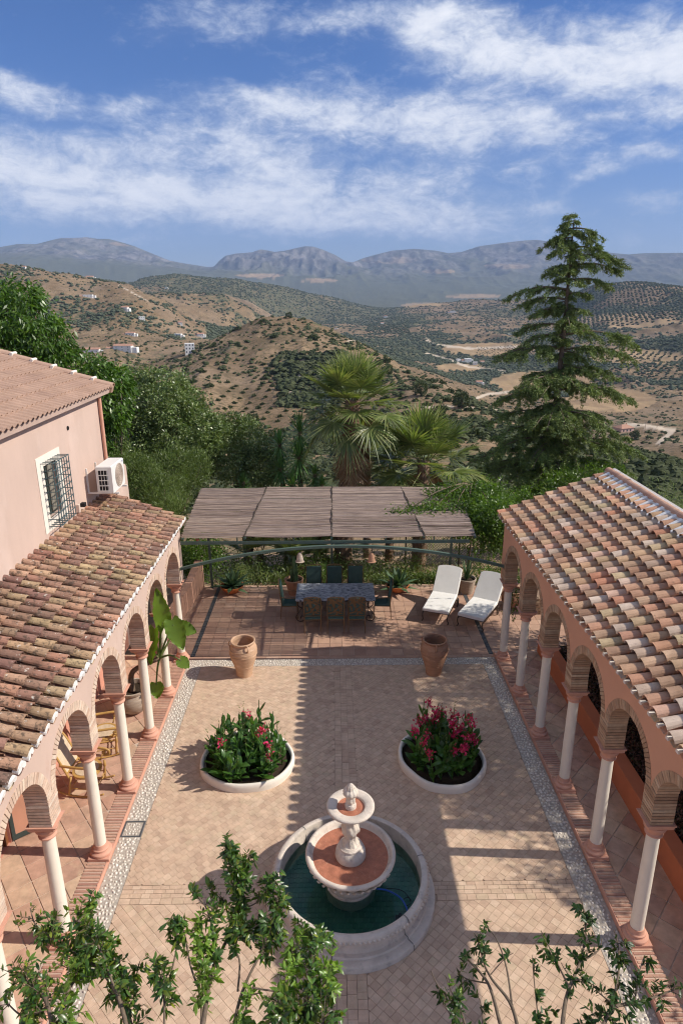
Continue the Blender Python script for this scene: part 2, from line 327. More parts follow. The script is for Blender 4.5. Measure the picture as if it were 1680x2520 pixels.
m_marble = M('blue_marble_top', (0.50, 0.52, 0.56), 9, 0.2, 0.1, 40, 0.28, 0.5, stretch=(0.7, 3.0, 1), spots=((0.05, 0.065, 0.10), 12, 0.50, 0.95, 0.05), spots2=((0.78, 0.80, 0.82), 20, 0.60, 0.8, 0.05))
m_reed = M('dry_reed', [(0.240, 0.179, 0.148), (0.336, 0.251, 0.200), (0.120, 0.087, 0.074), (0.400, 0.312, 0.244), (0.272, 0.213, 0.192), (0.176, 0.129, 0.107)], 1.6, 0.4, 0.3, 60, 0.9, 0.2, stretch=(1.2, 8, 8))
m_rope = M('dark_lashing', (0.06, 0.045, 0.035), 9, 0.2, 0.3, 60, 0.9, 0.2)
m_wood = M('varnished_wood', (0.20, 0.075, 0.03), 6, 0.25, 0.2, 60, 0.5, 0.4, stretch=(6, 6, 1))
m_bent = M('bent_cane_wood', (0.46, 0.27, 0.085), 6, 0.2, 0.1, 60, 0.45, 0.4)
m_cane = M('woven_cane', (0.60, 0.47, 0.33), 14, 0.15, 0.5, 160, 0.8, 0.2)
m_glass = M('dark_glass', (0.02, 0.026, 0.024), 3, 0.1, 0.0, 40, 0.06, 0.6)
m_shut = M('green_shutter', (0.05, 0.065, 0.058), 5, 0.15, 0.15, 50, 0.6, 0.3)
m_ac = M('white_enamel', (0.72, 0.70, 0.66), 3, 0.03, 0.02, 60, 0.45, 0.4)
m_acb = M('beige_enamel', (0.60, 0.48, 0.40), 3, 0.05, 0.02, 60, 0.5, 0.4)
m_black = M('black_plastic', (0.012, 0.012, 0.013), 3, 0.1, 0.05, 60, 0.6, 0.3)
m_grille = M('blue_green_iron', (0.055, 0.10, 0.11), 8, 0.2, 0.1, 60, 0.5, 0.4)
m_blue = M('blue_hose', (0.02, 0.09, 0.42), 5, 0.1, 0.0, 60, 0.35, 0.5)
m_bark = M('bark', [(0.13, 0.095, 0.07), (0.17, 0.13, 0.10)], 9, 0.3, 0.8, 30, 0.95, 0.1, stretch=(3, 3, 0.6))
m_twig = M('twig_bark', (0.16, 0.12, 0.085), 14, 0.3, 0.5, 50, 0.9, 0.15)
m_palmtr = M('palm_trunk', [(0.16, 0.10, 0.065), (0.24, 0.17, 0.12), (0.12, 0.075, 0.05)], 9, 0.3, 0.8, 30, 0.95, 0.1)
m_deadfr = M('dead_frond', [(0.30, 0.19, 0.10), (0.40, 0.28, 0.17), (0.22, 0.12, 0.06)], 4, 0.25, 0.3, 50, 0.9, 0.2)
m_carve = M('carved_panel', (0.22, 0.14, 0.09), 22, 0.5, 0.9, 35, 0.8, 0.2)
m_garden = M('dry_garden_soil', (0.36, 0.25, 0.16), 0.9, 0.25, 0.6, 14, 0.97, 0.1, spots=((0.16, 0.15, 0.07), 0.7, 0.56, 0.6, 0.15))
m_stonew = M('garden_stone', [(0.36, 0.25, 0.17), (0.42, 0.31, 0.22), (0.30, 0.21, 0.15)], 7, 0.2, 0.5, 40, 0.95, 0.1)
l_citrus = Mleaf('citrus_leaf', [(0.035, 0.084, 0.014), (0.056, 0.125, 0.020), (0.096, 0.181, 0.025), (0.032, 0.070, 0.016), (0.225, 0.265, 0.028)], 0.30, 0.32, 0.6)
l_citrus2 = Mleaf('young_citrus_leaf', [(0.116, 0.225, 0.030), (0.215, 0.315, 0.045), (0.083, 0.165, 0.022)], 0.35, 0.35, 0.5)
l_walnut = Mleaf('bright_tree_leaf', [(0.053, 0.120, 0.013), (0.090, 0.175, 0.020), (0.038, 0.087, 0.011), (0.136, 0.218, 0.033)], 0.26, 0.38, 0.5)
l_carob = Mleaf('carob_leaf', [(0.120, 0.173, 0.051), (0.174, 0.231, 0.081), (0.080, 0.126, 0.041), (0.293, 0.323, 0.139)], 0.22, 0.38, 0.55)
l_feather = Mleaf('fine_shrub_leaf', [(0.097, 0.146, 0.043), (0.146, 0.189, 0.058), (0.069, 0.102, 0.029)], 0.3, 0.45, 0.4)
l_vine = Mleaf('vine_leaf', [(0.071, 0.135, 0.022), (0.126, 0.196, 0.037), (0.048, 0.092, 0.017)], 0.38, 0.4, 0.45)
l_cedar = Mleaf('cedar_needles', [(0.104, 0.154, 0.053), (0.162, 0.221, 0.071), (0.257, 0.305, 0.089), (0.083, 0.115, 0.047)], 0.12, 0.55, 0.3)
l_palm = Mleaf('fan_palm_leaf', [(0.109, 0.156, 0.045), (0.173, 0.218, 0.070), (0.280, 0.291, 0.114), (0.086, 0.118, 0.041)], 0.28, 0.36, 0.5)
l_yucca = Mleaf('yucca_leaf', [(0.081, 0.177, 0.046), (0.138, 0.250, 0.073)], 0.2, 0.4, 0.5)
l_agave = Mleaf('agave_leaf', [(0.078, 0.143, 0.065), (0.117, 0.195, 0.091), (0.058, 0.111, 0.052)], 0.12, 0.5, 0.4)
l_canna = Mleaf('canna_leaf', [(0.046, 0.119, 0.022), (0.077, 0.168, 0.028), (0.034, 0.084, 0.017)], 0.32, 0.35, 0.55)
l_cannaf = Mleaf('canna_flower', [(0.58, 0.02, 0.10), (0.70, 0.06, 0.18), (0.46, 0.015, 0.07), (0.76, 0.16, 0.28)], 0.3, 0.6, 0.2)
l_aloc = Mleaf('elephant_ear_leaf', [(0.092, 0.167, 0.018), (0.131, 0.214, 0.024)], 0.35, 0.35, 0.5)
l_reed = Mleaf('cane_leaf', [(0.13, 0.18, 0.04), (0.18, 0.22, 0.07), (0.09, 0.14, 0.03), (0.26, 0.26, 0.12)], 0.3, 0.5, 0.3)
l_bush = Mleaf('hill_bush_leaf', [(0.057, 0.075, 0.029), (0.082, 0.098, 0.040), (0.038, 0.057, 0.023)], 0.1, 0.7, 0.2)
l_sedum = Mleaf('reddish_bed_leaf', [(0.16, 0.07, 0.05), (0.22, 0.12, 0.08), (0.10, 0.05, 0.035), (0.12, 0.12, 0.05)], 0.15, 0.6, 0.3)
# ------------------------------------------------------------------ noise for the land
def _hash(ix, iy, s):
    h = (ix.astype(np.int64) * 374761393 + iy.astype(np.int64) * 668265263 + s * 1442695041) & 0x7fffffff
    h = (h ^ (h >> 13)) * 1274126177 & 0x7fffffff
    return ((h ^ (h >> 16)) & 0xffff) / 65535.0
def vnoise(x, y, s=0):
    ix = np.floor(x); iy = np.floor(y); fx = x - ix; fy = y - iy; fx = fx * fx * (3 - 2 * fx); fy = fy * fy * (3 - 2 * fy)
    a = _hash(ix, iy, s); b = _hash(ix + 1, iy, s); c = _hash(ix, iy + 1, s); d = _hash(ix + 1, iy + 1, s)
    return (a * (1 - fx) + b * fx) * (1 - fy) + (c * (1 - fx) + d * fx) * fy
def fbm(x, y, o=5, s=0):
    v = 0; a = 0.5; n = 0
    for k in range(o): v = v + a * vnoise(x, y, s + k); n += a; x = x * 2.03 + 5.1; y = y * 2.03 + 9.7; a *= 0.5
    return v / n
def ridged(x, y, o=5, s=0):
    v = 0; a = 0.5; n = 0
    for k in range(o):
        v = v + a * (1 - np.abs(2 * vnoise(x, y, s + k) - 1)) ** 2; n += a; x = x * 2.05 + 3.3; y = y * 2.05 + 1.7; a *= 0.5
    return v / n

# ------------------------------------------------------------------ land: ridges and valleys at their own distances
AZ0, AZ1, NA = R_(-56), R_(56), 900
AZG = np.linspace(AZ0, AZ1, NA)
def curve(pts, drop=None):                 # (px, py, distance) -> distance and height per azimuth
    a, d, z = [], [], []
    for (px, py, dist) in pts:
        A, E = azel(px, py); a.append(A); d.append(dist); z.append(CAM[2] + dist * math.tan(E))
    a = np.array(a); o = np.argsort(a)
    D = np.interp(AZG, a[o], np.array(d)[o]); Z = np.interp(AZG, a[o], np.array(z)[o])
    return D, Z
def flat(d, z): return np.full(NA, float(d)), np.full(NA, float(z))
def sm(a, k=7):
    ker = np.hanning(k + 2)[1:-1]; ker /= ker.sum(); return np.convolve(np.pad(a, k // 2, mode='edge'), ker, mode='valid')
B = curve([(-700, 900, 420), (0, 915, 420), (330, 905, 420), (450, 872, 430), (560, 825, 450), (640, 787, 470), (700, 780, 470), (770, 792, 460), (850, 828, 430), (920, 868, 380), (1000, 905, 330), (1100, 955, 280), (1200, 1005, 240), (1300, 1050, 210), (1450, 1100, 180), (1680, 1150, 150), (2400, 1200, 150)])
V1 = curve([(-700, 1000, 230), (0, 1010, 230), (330, 1010, 230), (600, 1015, 258), (800, 1010, 240), (1000, 1025, 180), (1200, 1085, 132), (1450, 1150, 100), (1680, 1190, 90), (2400, 1240, 90)])
C5 = curve([(-700, 905, 560), (330, 905, 560), (450, 868, 620), (560, 845, 650), (640, 830, 700), (850, 850, 800), (920, 872, 820), (1000, 908, 760), (1100, 955, 680), (1200, 1005, 600), (1300, 1045, 520), (1450, 1085, 420), (1680, 1105, 360), (2400, 1120, 360)])
C6 = curve([(-700, 800, 900), (0, 800, 900), (300, 810, 800), (400, 822, 830), (500, 835, 900), (600, 838, 1100), (700, 838, 1250), (800, 838, 1350), (900, 848, 1350), (1000, 868, 1300), (1100, 885, 1230), (1200, 905, 1150), (1300, 925, 1050), (1400, 945, 950), (1680, 985, 800), (2400, 1000, 800)])
C7 = curve([(-700, 640, 1300), (0, 650, 1300), (40, 653, 1300), (80, 661, 1300), (160, 677, 1250), (205, 684, 1250), (252, 687, 1250), (300, 691, 1200), (343, 707, 1150), (407, 732, 1100), (455, 776, 1050), (560, 808, 1200), (700, 818, 1500), (800, 820, 1650), (900, 822, 1700), (1000, 826, 1700), (1150, 838, 1600), (1300, 848, 1500), (1500, 860, 1300), (1680, 905, 1150), (2400, 905, 1150)])
C8 = curve([(-700, 715, 1800), (0, 715, 1800), (250, 716, 1700), (343, 718, 1600), (400, 720, 1600), (430, 717, 1640), (470, 715, 1650), (500, 717, 1650), (525, 716, 1650), (557, 731, 1600), (590, 748, 1600), (616, 763, 1600), (643, 782, 1650), (750, 800, 2000), (900, 795, 2300), (1000, 787, 2300), (1150, 790, 2200), (1300, 800, 2050), (1400, 802, 1850), (1500, 795, 1700), (1680, 790, 1600), (2400, 780, 1600)])
C9 = curve([(-700, 690, 3200), (250, 692, 3000), (320, 698, 2800), (380, 683, 2900), (430, 676, 3000), (500, 681, 3000), (600, 693, 3000), (700, 706, 3100), (800, 728, 3200), (900, 753, 3300), (960, 757, 3300), (1050, 748, 3200), (1150, 741, 3200), (1240, 738, 3200), (1300, 740, 3100), (1350, 741, 2600), (1400, 728, 2500), (1460, 708, 2400), (1510, 700, 2400), (1560, 696, 2400), (1640, 699, 2400), (1680, 703, 2400), (2000, 730, 2600), (2400, 740, 2600)])
C12 = curve([(-700, 640, 8300), (100, 640, 8300), (300, 655, 8300), (480, 672, 8300), (600, 680, 8300), (800, 688, 8300), (1000, 695, 8300), (1300, 702, 8300), (1680, 706, 8300), (2400, 706, 8300)])
C13 = curve([(-700, 620, 9800), (0, 622, 9800), (150, 612, 9800), (300, 640, 9800), (420, 652, 9800), (500, 662, 9700), (530, 655, 9700), (600, 652, 9700), (700, 645, 9700), (800, 650, 9700), (860, 662, 9700), (950, 655, 9900), (1100, 650, 9900), (1240, 640, 9900), (1360, 640, 9900), (1500, 655, 9900), (1680, 655, 9900), (2400, 655, 9900)])
_sk = [(-400, 575), (0, 567), (40, 560), (85, 560), (115, 552), (140, 546), (170, 546), (200, 544), (225, 548), (250, 548), (280, 556), (310, 565), (350, 582), (390, 598), (440, 607), (475, 613), (492, 612), (505, 597), (518, 587), (535, 583), (560, 580), (580, 578), (597, 571), (612, 573), (630, 577), (655, 574), (680, 568), (700, 564), (718, 565), (740, 572), (770, 585), (795, 600), (810, 602), (835, 592), (860, 585), (900, 575), (950, 571), (1000, 575), (1030, 581), (1060, 578), (1100, 565), (1150, 558), (1200, 552), (1230, 550), (1270, 555), (1330, 572), (1400, 580), (1440, 584), (1480, 581), (1568, 580), (2100, 575)]
C14 = curve([(x * 1.0714, y * 1.0714, 11000 - 700 * math.exp(-((x - 650) / 160) ** 2)) for x, y in _sk])
def blend(pa, pb):
    a, b = azel(pa, 731)[0], azel(pb, 731)[0]; t = np.clip((AZG - a) / (b - a), 0, 1); return t * t * (3 - 2 * t)
BL1, BL2 = blend(430, 700), blend(620, 900)
KN = [flat(21.5, -0.5), flat(40, -4.2), flat(72, -11), V1, B, (B[0] * 1.22, B[1] - 26), C5, C6, C7,
      (C7[0] * 1.13, (C7[1] - 55) * (1 - BL1) + (C7[1] + (C8[1] - C7[1]) * 0.35) * BL1), C8,
      (C8[0] * 1.13, (C8[1] - 55) * (1 - BL2) + (C8[1] + (C9[1] - C8[1]) * 0.25) * BL2), C9, (C9[0] * 1.2, C9[1] - 70), flat(5200, -75), flat(6800, 15), C12, C13, C14, (C14[0] + 2600, C14[1] - 500)]
KN = [(d if i in (0, 1, 2) else sm(d, 5), z if i > 16 else sm(z, 9 if i > 3 else 5)) for i, (d, z) in enumerate(KN)]
RD = np.concatenate([np.geomspace(21.5, 600, 190)[:-1], np.geomspace(600, 3600, 250)[:-1], np.geomspace(3600, 8200, 40)[:-1], np.linspace(8200, 11400, 130), np.linspace(11600, 14000, 8)])
KD = np.array([k[0] for k in KN]); KZ = np.array([k[1] for k in KN])
LZ = np.zeros((len(RD), NA)); lr = np.log(RD)
for j in range(NA):
    x = np.log(KD[:, j]); y = KZ[:, j]
    h = np.diff(x); dl = np.diff(y) / h; mm = np.zeros_like(y)      # monotone cubic between the controls
    s_ = dl[1:] * dl[:-1] > 0; w1 = 2 * h[1:] + h[:-1]; w2 = h[1:] + 2 * h[:-1]
    with np.errstate(divide='ignore', invalid='ignore'): hm = (w1 + w2) / (w1 / dl[:-1] + w2 / dl[1:])
    mm[1:-1] = np.where(s_, hm, 0); mm[0] = dl[0]; mm[-1] = dl[-1]
    i = np.clip(np.searchsorted(x, lr) - 1, 0, len(x) - 2); t = (lr - x[i]) / h[i]
    LZ[:, j] = (1 + 2 * t) * (1 - t) ** 2 * y[i] + t * (1 - t) ** 2 * h[i] * mm[i] + t * t * (3 - 2 * t) * y[i + 1] + t * t * (t - 1) * h[i] * mm[i + 1]
DG, AG = np.meshgrid(RD, AZG, indexing='ij')
LX = CAM[0] + DG * np.sin(AG); LY = DG * np.cos(AG)
amp = np.interp(DG, [21, 60, 150, 500, 1200, 3000, 4500, 7500, 8300, 9300, 10000, 11500], [0.05, 0.8, 3.0, 10, 24, 30, 20, 45, 90, 190, 230, 200])
scl = np.interp(DG, [21, 100, 500, 1500, 4000, 8000, 12000], [6, 20, 60, 150, 300, 500, 620])
g1 = np.zeros_like(LZ)
for s0 in (12, 40, 110, 260):                                     # gullied relief, coarser with distance
    w = np.exp(-(np.log(np.maximum(scl, 1) / s0) / 0.75) ** 2); g1 += w * (ridged(LX / s0, LY / s0 * 0.75, 4, int(s0)) - 0.5) 
wsum = sum(np.exp(-(np.log(np.maximum(scl, 1) / s0) / 0.75) ** 2) for s0 in (12, 40, 110, 260)); g1 /= np.maximum(wsum, 0.4)
PXg = 840 + 1700 * np.tan(AG); far = np.clip((DG - 7000) / 1500, 0, 1)
g2 = (ridged(LX / 620, LY / 900, 6, 77) - 0.5) * far + (ridged(LX / 160, LY / 420, 4, 5) - 0.5) * 0.28 * far
cr_ = 1 - 0.85 * np.clip(np.exp(-((DG - KD[18]) / 450) ** 2), 0, 1)
LZ = LZ + amp * (1 - far) * g1 * 0.9 + amp * g2 * 1.25 * cr_ * (0.55 + 0.75 * np.clip(1 - np.abs(PXg - 690) / 260, 0, 1)) + (1 - far) * amp * 0.25 * (fbm(LX / 25, LY / 25, 4, 3) - 0.5)
_sl = (KZ[18] - CAM[2]) / KD[18]; _lim = CAM[2] + _sl[None] * DG * np.interp(DG, [6000, 9000, 10500, 11500, 14000], [.9, .93, .99, 1.0, 1.0]); _ex = LZ - _lim; LZ = np.where((DG > 6000) & (_ex > 0), _lim + _ex * .08, LZ)
# far below the crest of the rocky massif the cliffs stand in steps
def land_h(x, y):
    x = np.asarray(x, float) - CAM[0]; y = np.asarray(y, float); d = np.hypot(x, y); a = np.arctan2(x, y)
    fi = np.clip(np.interp(d, RD, np.arange(len(RD))), 0, len(RD) - 1.001); fj = np.clip((a - AZ0) / (AZ1 - AZ0) * (NA - 1), 0, NA - 1.001)
    i = fi.astype(int); j = fj.astype(int); u = fi - i; v = fj - j
    return (LZ[i, j] * (1 - u) + LZ[i + 1, j] * u) * (1 - v) + (LZ[i, j + 1] * (1 - u) + LZ[i + 1, j + 1] * u) * v
def hit(px, py, dmin=24, dmax=9000):        # where a line of sight meets the land
    d = ray(px, py); hd = math.hypot(d[0], d[1]); t = np.geomspace(dmin, dmax, 1500) / hd
    P = CAM[None] + t[:, None] * d[None]; zz_ = land_h(P[:, 0], P[:, 1]); k = np.argmax(P[:, 2] < zz_)
    if P[k, 2] >= zz_[k]: return None
    return np.array([P[k, 0], P[k, 1], zz_[k]])
# land cover (what grows where): r scrub/olive density, g bare tan field, b rock, a pale track
W = np.stack([LX, LY, LZ], -1) - CAM; zc = W @ CF; PX = 840 + FPX * (W @ CR) / zc; PY = 1260 - FPX * (W @ CU) / zc
n1 = fbm(LX / 120, LY / 120, 5, 21); n2 = fbm(LX / 30, LY / 30, 4, 22); n3 = fbm(LX / 400, LY / 500, 5, 23)
green = np.where(DG < 520, 0.05 + 0.5 * (n1 > 0.62), np.where(DG < 1500, 0.08 + 0.5 * np.clip((n1 - 0.50) * 6, 0, 1), 0.5))
left = AG < azel(500, 731)[0]
green = np.where((DG > 1900) & (DG < 4300), 0.82 - 0.5 * np.clip((n3 - 0.55) * 6, 0, 1), green)
green = np.where((DG > 800) & (DG < 2300) & ~left, 0.45 + 0.5 * np.clip((n1 - 0.42) * 5, -0.6, 1), green)
_w = 14 * np.sin(PY * .06) + 10 * np.sin(PX * .05); green = np.where((PY > 858 + _w * .5 + np.abs(PX - 790) * .10) & (PY < 1005) & (PX > 668 + _w + (PY - 860) * .08 - np.clip(900 - PY, 0, 60) * .4) & (PX < 850 + _w) & (DG < 480), 0.9, green)     # terraced grove on the near hill
green = np.where((DG > 4300) & (DG < 9000), 0.75 - 0.4 * np.clip((n3 - 0.55) * 8, 0, 1), green)
def ell(cx_, cy_, rx, ry, d0, d1, rag=0.5):
    return ((((PX - cx_) / rx) ** 2 + ((PY - cy_) / ry) ** 2 + (n2 - 0.5) * rag) < 1) & (DG > d0) & (DG < d1)
field = np.zeros_like(LZ)
for e_ in [(1165, 729, 70, 5, 4000, 8000), (1045, 752, 60, 6, 3000, 8000), (1200, 860, 110, 16, 900, 2300), (1330, 940, 130, 26, 500, 1500), (1540, 790, 130, 18, 1200, 2300), (1570, 880, 120, 18, 700, 1500), (1500, 985, 110, 30, 350, 1000),
           (1130, 905, 60, 10, 700, 1400), (1250, 655, 60, 7, 8200, 10800), (960, 640, 70, 9, 8200, 10800), (1080, 668, 40, 5, 8000, 10000), (640, 678, 60, 5, 7500, 9300), (780, 690, 50, 5, 7000, 9300), (330, 600, 60, 7, 9000, 10800)]:
    field = np.maximum(field, ell(*e_))
field = np.maximum(field, ((DG > 24) & (DG < 70)) * 0.35 + ((DG > 70) & (DG < 200) & (n2 > 0.45)) * 0.3)
slope = np.abs(np.gradient(LZ, axis=0) / np.maximum(np.gradient(DG, axis=0), 1e-3))
rock = np.clip((DG - 8300) / 900, 0, 1) * np.clip(0.35 + (n3 - 0.4) * 2 + slope * 0.5, 0, 1)
rock = rock * np.clip(0.25 + (LZ - 180) / 420, 0.1, 1); rock = np.where((PX > 500) & (PX < 880) & (DG > 9600), 0.95, rock)
green = np.where(DG > 5000, 1.05, green)
road = np.zeros_like(LZ)
def road_px(pts, wpx, d0, d1):
    global road
    for (xa, ya), (xb, yb) in zip(pts[:-1], pts[1:]):
        L2 = (xb - xa) ** 2 + (yb - ya) ** 2; t = np.clip(((PX - xa) * (xb - xa) + (PY - ya) * (yb - ya)) / L2, 0, 1)
        dd = np.hypot(PX - xa - t * (xb - xa), (PY - ya - t * (yb - ya)) * 1.3); road = np.maximum(road, (dd < wpx) & (DG > d0) & (DG < d1))
road_px([(716, 962), (730, 935), (738, 918)], 3.5, 240, 470); road_px([(716, 962), (745, 975), (760, 985)], 3, 240, 470)
road_px([(855, 840), (890, 833), (920, 828)], 3.5, 340, 480)
road_px([(1045, 832), (1060, 845), (1100, 852), (1160, 858), (1300, 852)], 3.5, 900, 2200)
road_px([(1050, 870), (1100, 885), (1150, 902), (1240, 915)], 3.5, 700, 2000)
road_px([(1620, 1090), (1655, 1060), (1600, 1050), (1540, 1045)], 6, 150, 700)
road_px([(1040, 1000), (1300, 1010), (1470, 1060)], 3, 150, 400)
road_px([(1170, 980), (1200, 970), (1250, 965)], 4, 500, 1200)
road_px([(290, 700), (330, 722), (365, 742)], 1.3, 900, 1300)
colz = np.stack([green, field, rock, road], -1)
ii = np.arange(len(RD) - 1)[:, None] * NA + np.arange(NA - 1)[None]
LF = np.stack([ii, ii + 1, ii + 1 + NA, ii + NA], -1).reshape(-1, 4)
def land_material():
    mt = bpy.data.materials.new('land'); mt.use_nodes = True; t = mt.node_tree; t.nodes.clear()
    out = N(t, 'ShaderNodeOutputMaterial'); b = N(t, 'ShaderNodeBsdfPrincipled'); b.inputs['Roughness'].default_value = 0.95; b.inputs['Specular IOR Level'].default_value = 0.08
    g = N(t, 'ShaderNodeNewGeometry'); at_ = N(t, 'ShaderNodeAttribute'); at_.attribute_name = 'Col'
    sp = N(t, 'ShaderNodeSeparateColor'); t.links.new(at_.outputs['Color'], sp.inputs[0])
    def nz(sc, det=6, rg=0.65):
        n = N(t, 'ShaderNodeTexNoise'); t.links.new(g.outputs['Position'], n.inputs['Vector']); n.inputs['Scale'].default_value = sc; n.inputs['Detail'].default_value = det; n.inputs['Roughness'].default_value = rg; return n.outputs[0]
    c = mixc(t, maprange(t, nz(0.02), 0.35, 0.65), (0.205, 0.138, 0.082), (0.30, 0.213, 0.13))
    c = mixc(t, maprange(t, nz(0.25), 0.35, 0.7, 0, 0.7), c, (0.17, 0.115, 0.065))
    c = mixc(t, maprange(t, nz(0.5, 5, 0.65), 0.52, 0.60, 0, 0.85), c, (0.080, 0.072, 0.038))
    c = mixc(t, maprange(t, nz(0.006), 0.5, 0.65, 0, 0.6), c, (0.25, 0.185, 0.13))
    c = mixc(t, maprange(t, nz(0.035, 8, 0.7), 0.52, 0.62, 0, 0.6), c, (0.115, 0.088, 0.050))
    scr = math_(t, 'ADD', nz(0.09, 7, 0.7), math_(t, 'MULTIPLY', math_(t, 'SUBTRACT', sp.outputs[0], 0.5), 0.42))
    c = mixc(t, maprange(t, scr, 0.52, 0.60, 0, 0.85), c, mixc(t, nz(0.01), (0.060, 0.070, 0.036), (0.095, 0.110, 0.062)))
    c = mixc(t, math_(t, 'MULTIPLY', sp.outputs[1], 0.85), c, mixc(t, maprange(t, nz(0.012), 0.4, 0.6), (0.38, 0.265, 0.15), (0.31, 0.21, 0.12)))
    mpz = N(t, 'ShaderNodeMapping'); t.links.new(g.outputs['Position'], mpz.inputs[0]); mpz.inputs['Scale'].default_value = (1, .35, .22); nv = N(t, 'ShaderNodeTexNoise'); t.links.new(mpz.outputs[0], nv.inputs['Vector']); nv.inputs['Scale'].default_value = 0.014; nv.inputs['Detail'].default_value = 10; nv.inputs['Roughness'].default_value = .7
    rk = mixc(t, maprange(t, nz(0.0045, 12, 0.75), 0.36, 0.62), (0.055, 0.06, 0.058), (0.235, 0.21, 0.19)); rk = mixc(t, maprange(t, nv.outputs[0], .48, .60, 0, .75), rk, (0.07, 0.065, 0.06))
    c = mixc(t, sp.outputs[2], c, rk)
    c = mixc(t, math_(t, 'MULTIPLY', at_.outputs['Alpha'], 0.9), c, (0.52, 0.43, 0.33))
    t.links.new(c, b.inputs['Base Color']); t.links.new(b.outputs[0], out.inputs[0])
    bn = N(t, 'ShaderNodeBump'); bn.inputs['Strength'].default_value = 0.5; bn.inputs['Distance'].default_value = 1.0; t.links.new(nz(0.35, 8), bn.inputs['Height']); t.links.new(bn.outputs[0], b.inputs['Normal'])
    return mt
m_land = land_material()
land = obj_np('hills', np.stack([LX, LY, LZ], -1).reshape(-1, 3), LF, m_land, smooth=True, colors=colz.reshape(-1, 4)); tag(land, kind='structure')
# garden ground close behind and beside the villa
mb = MB(); nx, ny = 60, 40; gx = np.linspace(-38, 40, nx); gy = np.linspace(-12, 26, ny)
def garden_z(x, y):
    z = -0.32 - max(0, y - 21.0) * 0.16 - max(0, abs(x) - 8) * 0.10 + 0.08 * math.sin(x * 1.3) * math.cos(y * 0.9)
    return z
vs = [(x, y, garden_z(x, y)) for y in gy for x in gx]
mb.add(vs, [(j * nx + i, j * nx + i + 1, (j + 1) * nx + i + 1, (j + 1) * nx + i) for j in range(ny - 1) for i in range(nx - 1)])
tag(mb.build('ground', m_garden, smooth=True), kind='structure')

# ------------------------------------------------------------------ haze: one closed box of air
hz = MB(); hz.box(-14500, 14500, -1500, 14800, -330, 1300)
mh = bpy.data.materials.new('haze'); mh.use_nodes = True; mh.node_tree.nodes.clear()
ho = N(mh.node_tree, 'ShaderNodeOutputMaterial'); hv = N(mh.node_tree, 'ShaderNodeVolumePrincipled')
hv.inputs['Density'].default_value = HAZE = 6.0e-5; hv.inputs['Color'].default_value = (0.46, 0.64, 1.0, 1); hv.inputs['Anisotropy'].default_value = 0.0
mh.node_tree.links.new(hv.outputs[0], ho.inputs['Volume'])
tag(hz.build('haze', mh), kind='stuff')

# ------------------------------------------------------------------ polygon helpers for paving
def clip_rect(poly, x0, x1, y0, y1):
    for ax, lim, sg in ((0, x0, 1), (0, x1, -1), (1, y0, 1), (1, y1, -1)):
        out = []
        for i in range(len(poly)):
            a = poly[i]; b = poly[(i + 1) % len(poly)]; da = (a[ax] - lim) * sg; db = (b[ax] - lim) * sg
            if da >= 0: out.append(a)
            if (da >= 0) != (db >= 0):
                t = da / (da - db); out.append((a[0] + (b[0] - a[0]) * t, a[1] + (b[1] - a[1]) * t))
        poly = out
        if len(poly) < 3: return []
    return poly
def area(p): return 0.5 * sum(p[i][0] * p[(i + 1) % len(p)][1] - p[(i + 1) % len(p)][0] * p[i][1] for i in range(len(p)))
def diag_grid(x0, x1, y0, y1, side, gap, ox=0.0, oy=0.0, ang=45, stagger=0):
    c, s = math.cos(R_(ang)), math.sin(R_(ang)); rr = math.hypot(x1 - x0, y1 - y0); n = int(rr / side) + 2; mx, my = (x0 + x1) / 2 + ox, (y0 + y1) / 2 + oy; out = []
    for i in range(-n, n):
        for j in range(-n, n):
            u0, v0 = (i + (stagger if j % 2 else 0)) * side, j * side; h = side - gap
            q = [(mx + (u * c - v * s), my + (u * s + v * c)) for u, v in ((u0, v0), (u0 + h, v0), (u0 + h, v0 + h), (u0, v0 + h))]
            if max(p[0] for p in q) < x0 or min(p[0] for p in q) > x1 or max(p[1] for p in q) < y0 or min(p[1] for p in q) > y1: continue
            q = clip_rect(q, x0, x1, y0, y1)
            if q and area(q) > 0.15 * h * h: out.append(q)
    return out
def visible(x, y, z=0, m_=40):
    w = np.array([x, y, z]) - CAM; d = w @ CF
    if d < 0.5: return False
    px = 840 + FPX * (w @ CR) / d; py = 1260 - FPX * (w @ CU) / d
    return -m_ < px < 1680 + m_ and -m_ < py < 2520 + m_
def lay(parent, polys, z, th, mat, name, limit, jit=0.0015, tilt=0.004, stuffname=None):
    """each piece is an object while the limit lasts (nearest seen first), the rest one joined part"""
    polys = sorted(polys, key=lambda q: (0 if visible(q[0][0], q[0][1], z) else 1, q[0][1]))
    rest = MB(); k = 0
    for q in polys:
        cx_ = sum(p[0] for p in q) / len(q); cy0 = sum(p[1] for p in q) / len(q)
        tx, ty = random.uniform(-tilt, tilt), random.uniform(-tilt, tilt); dz0 = random.uniform(-jit, jit)
        if k < limit and visible(cx_, cy0, z):
            mb = MB(); mb.prism([(p[0] - cx_, p[1] - cy0) for p in q], -th, 0, dz=lambda x, y: dz0 + x * tx + y * ty)
            mb_o = inst(name, mb.mesh(name, mat), parent, (cx_, cy0, z)); k += 1
        else: rest.prism(q, z - th, z, dz=lambda x, y: dz0 + (x - cx_) * tx + (y - cy0) * ty)
    if rest.v: tag(rest.build(stuffname or name + 's_beyond', mat, parent), kind='stuff')

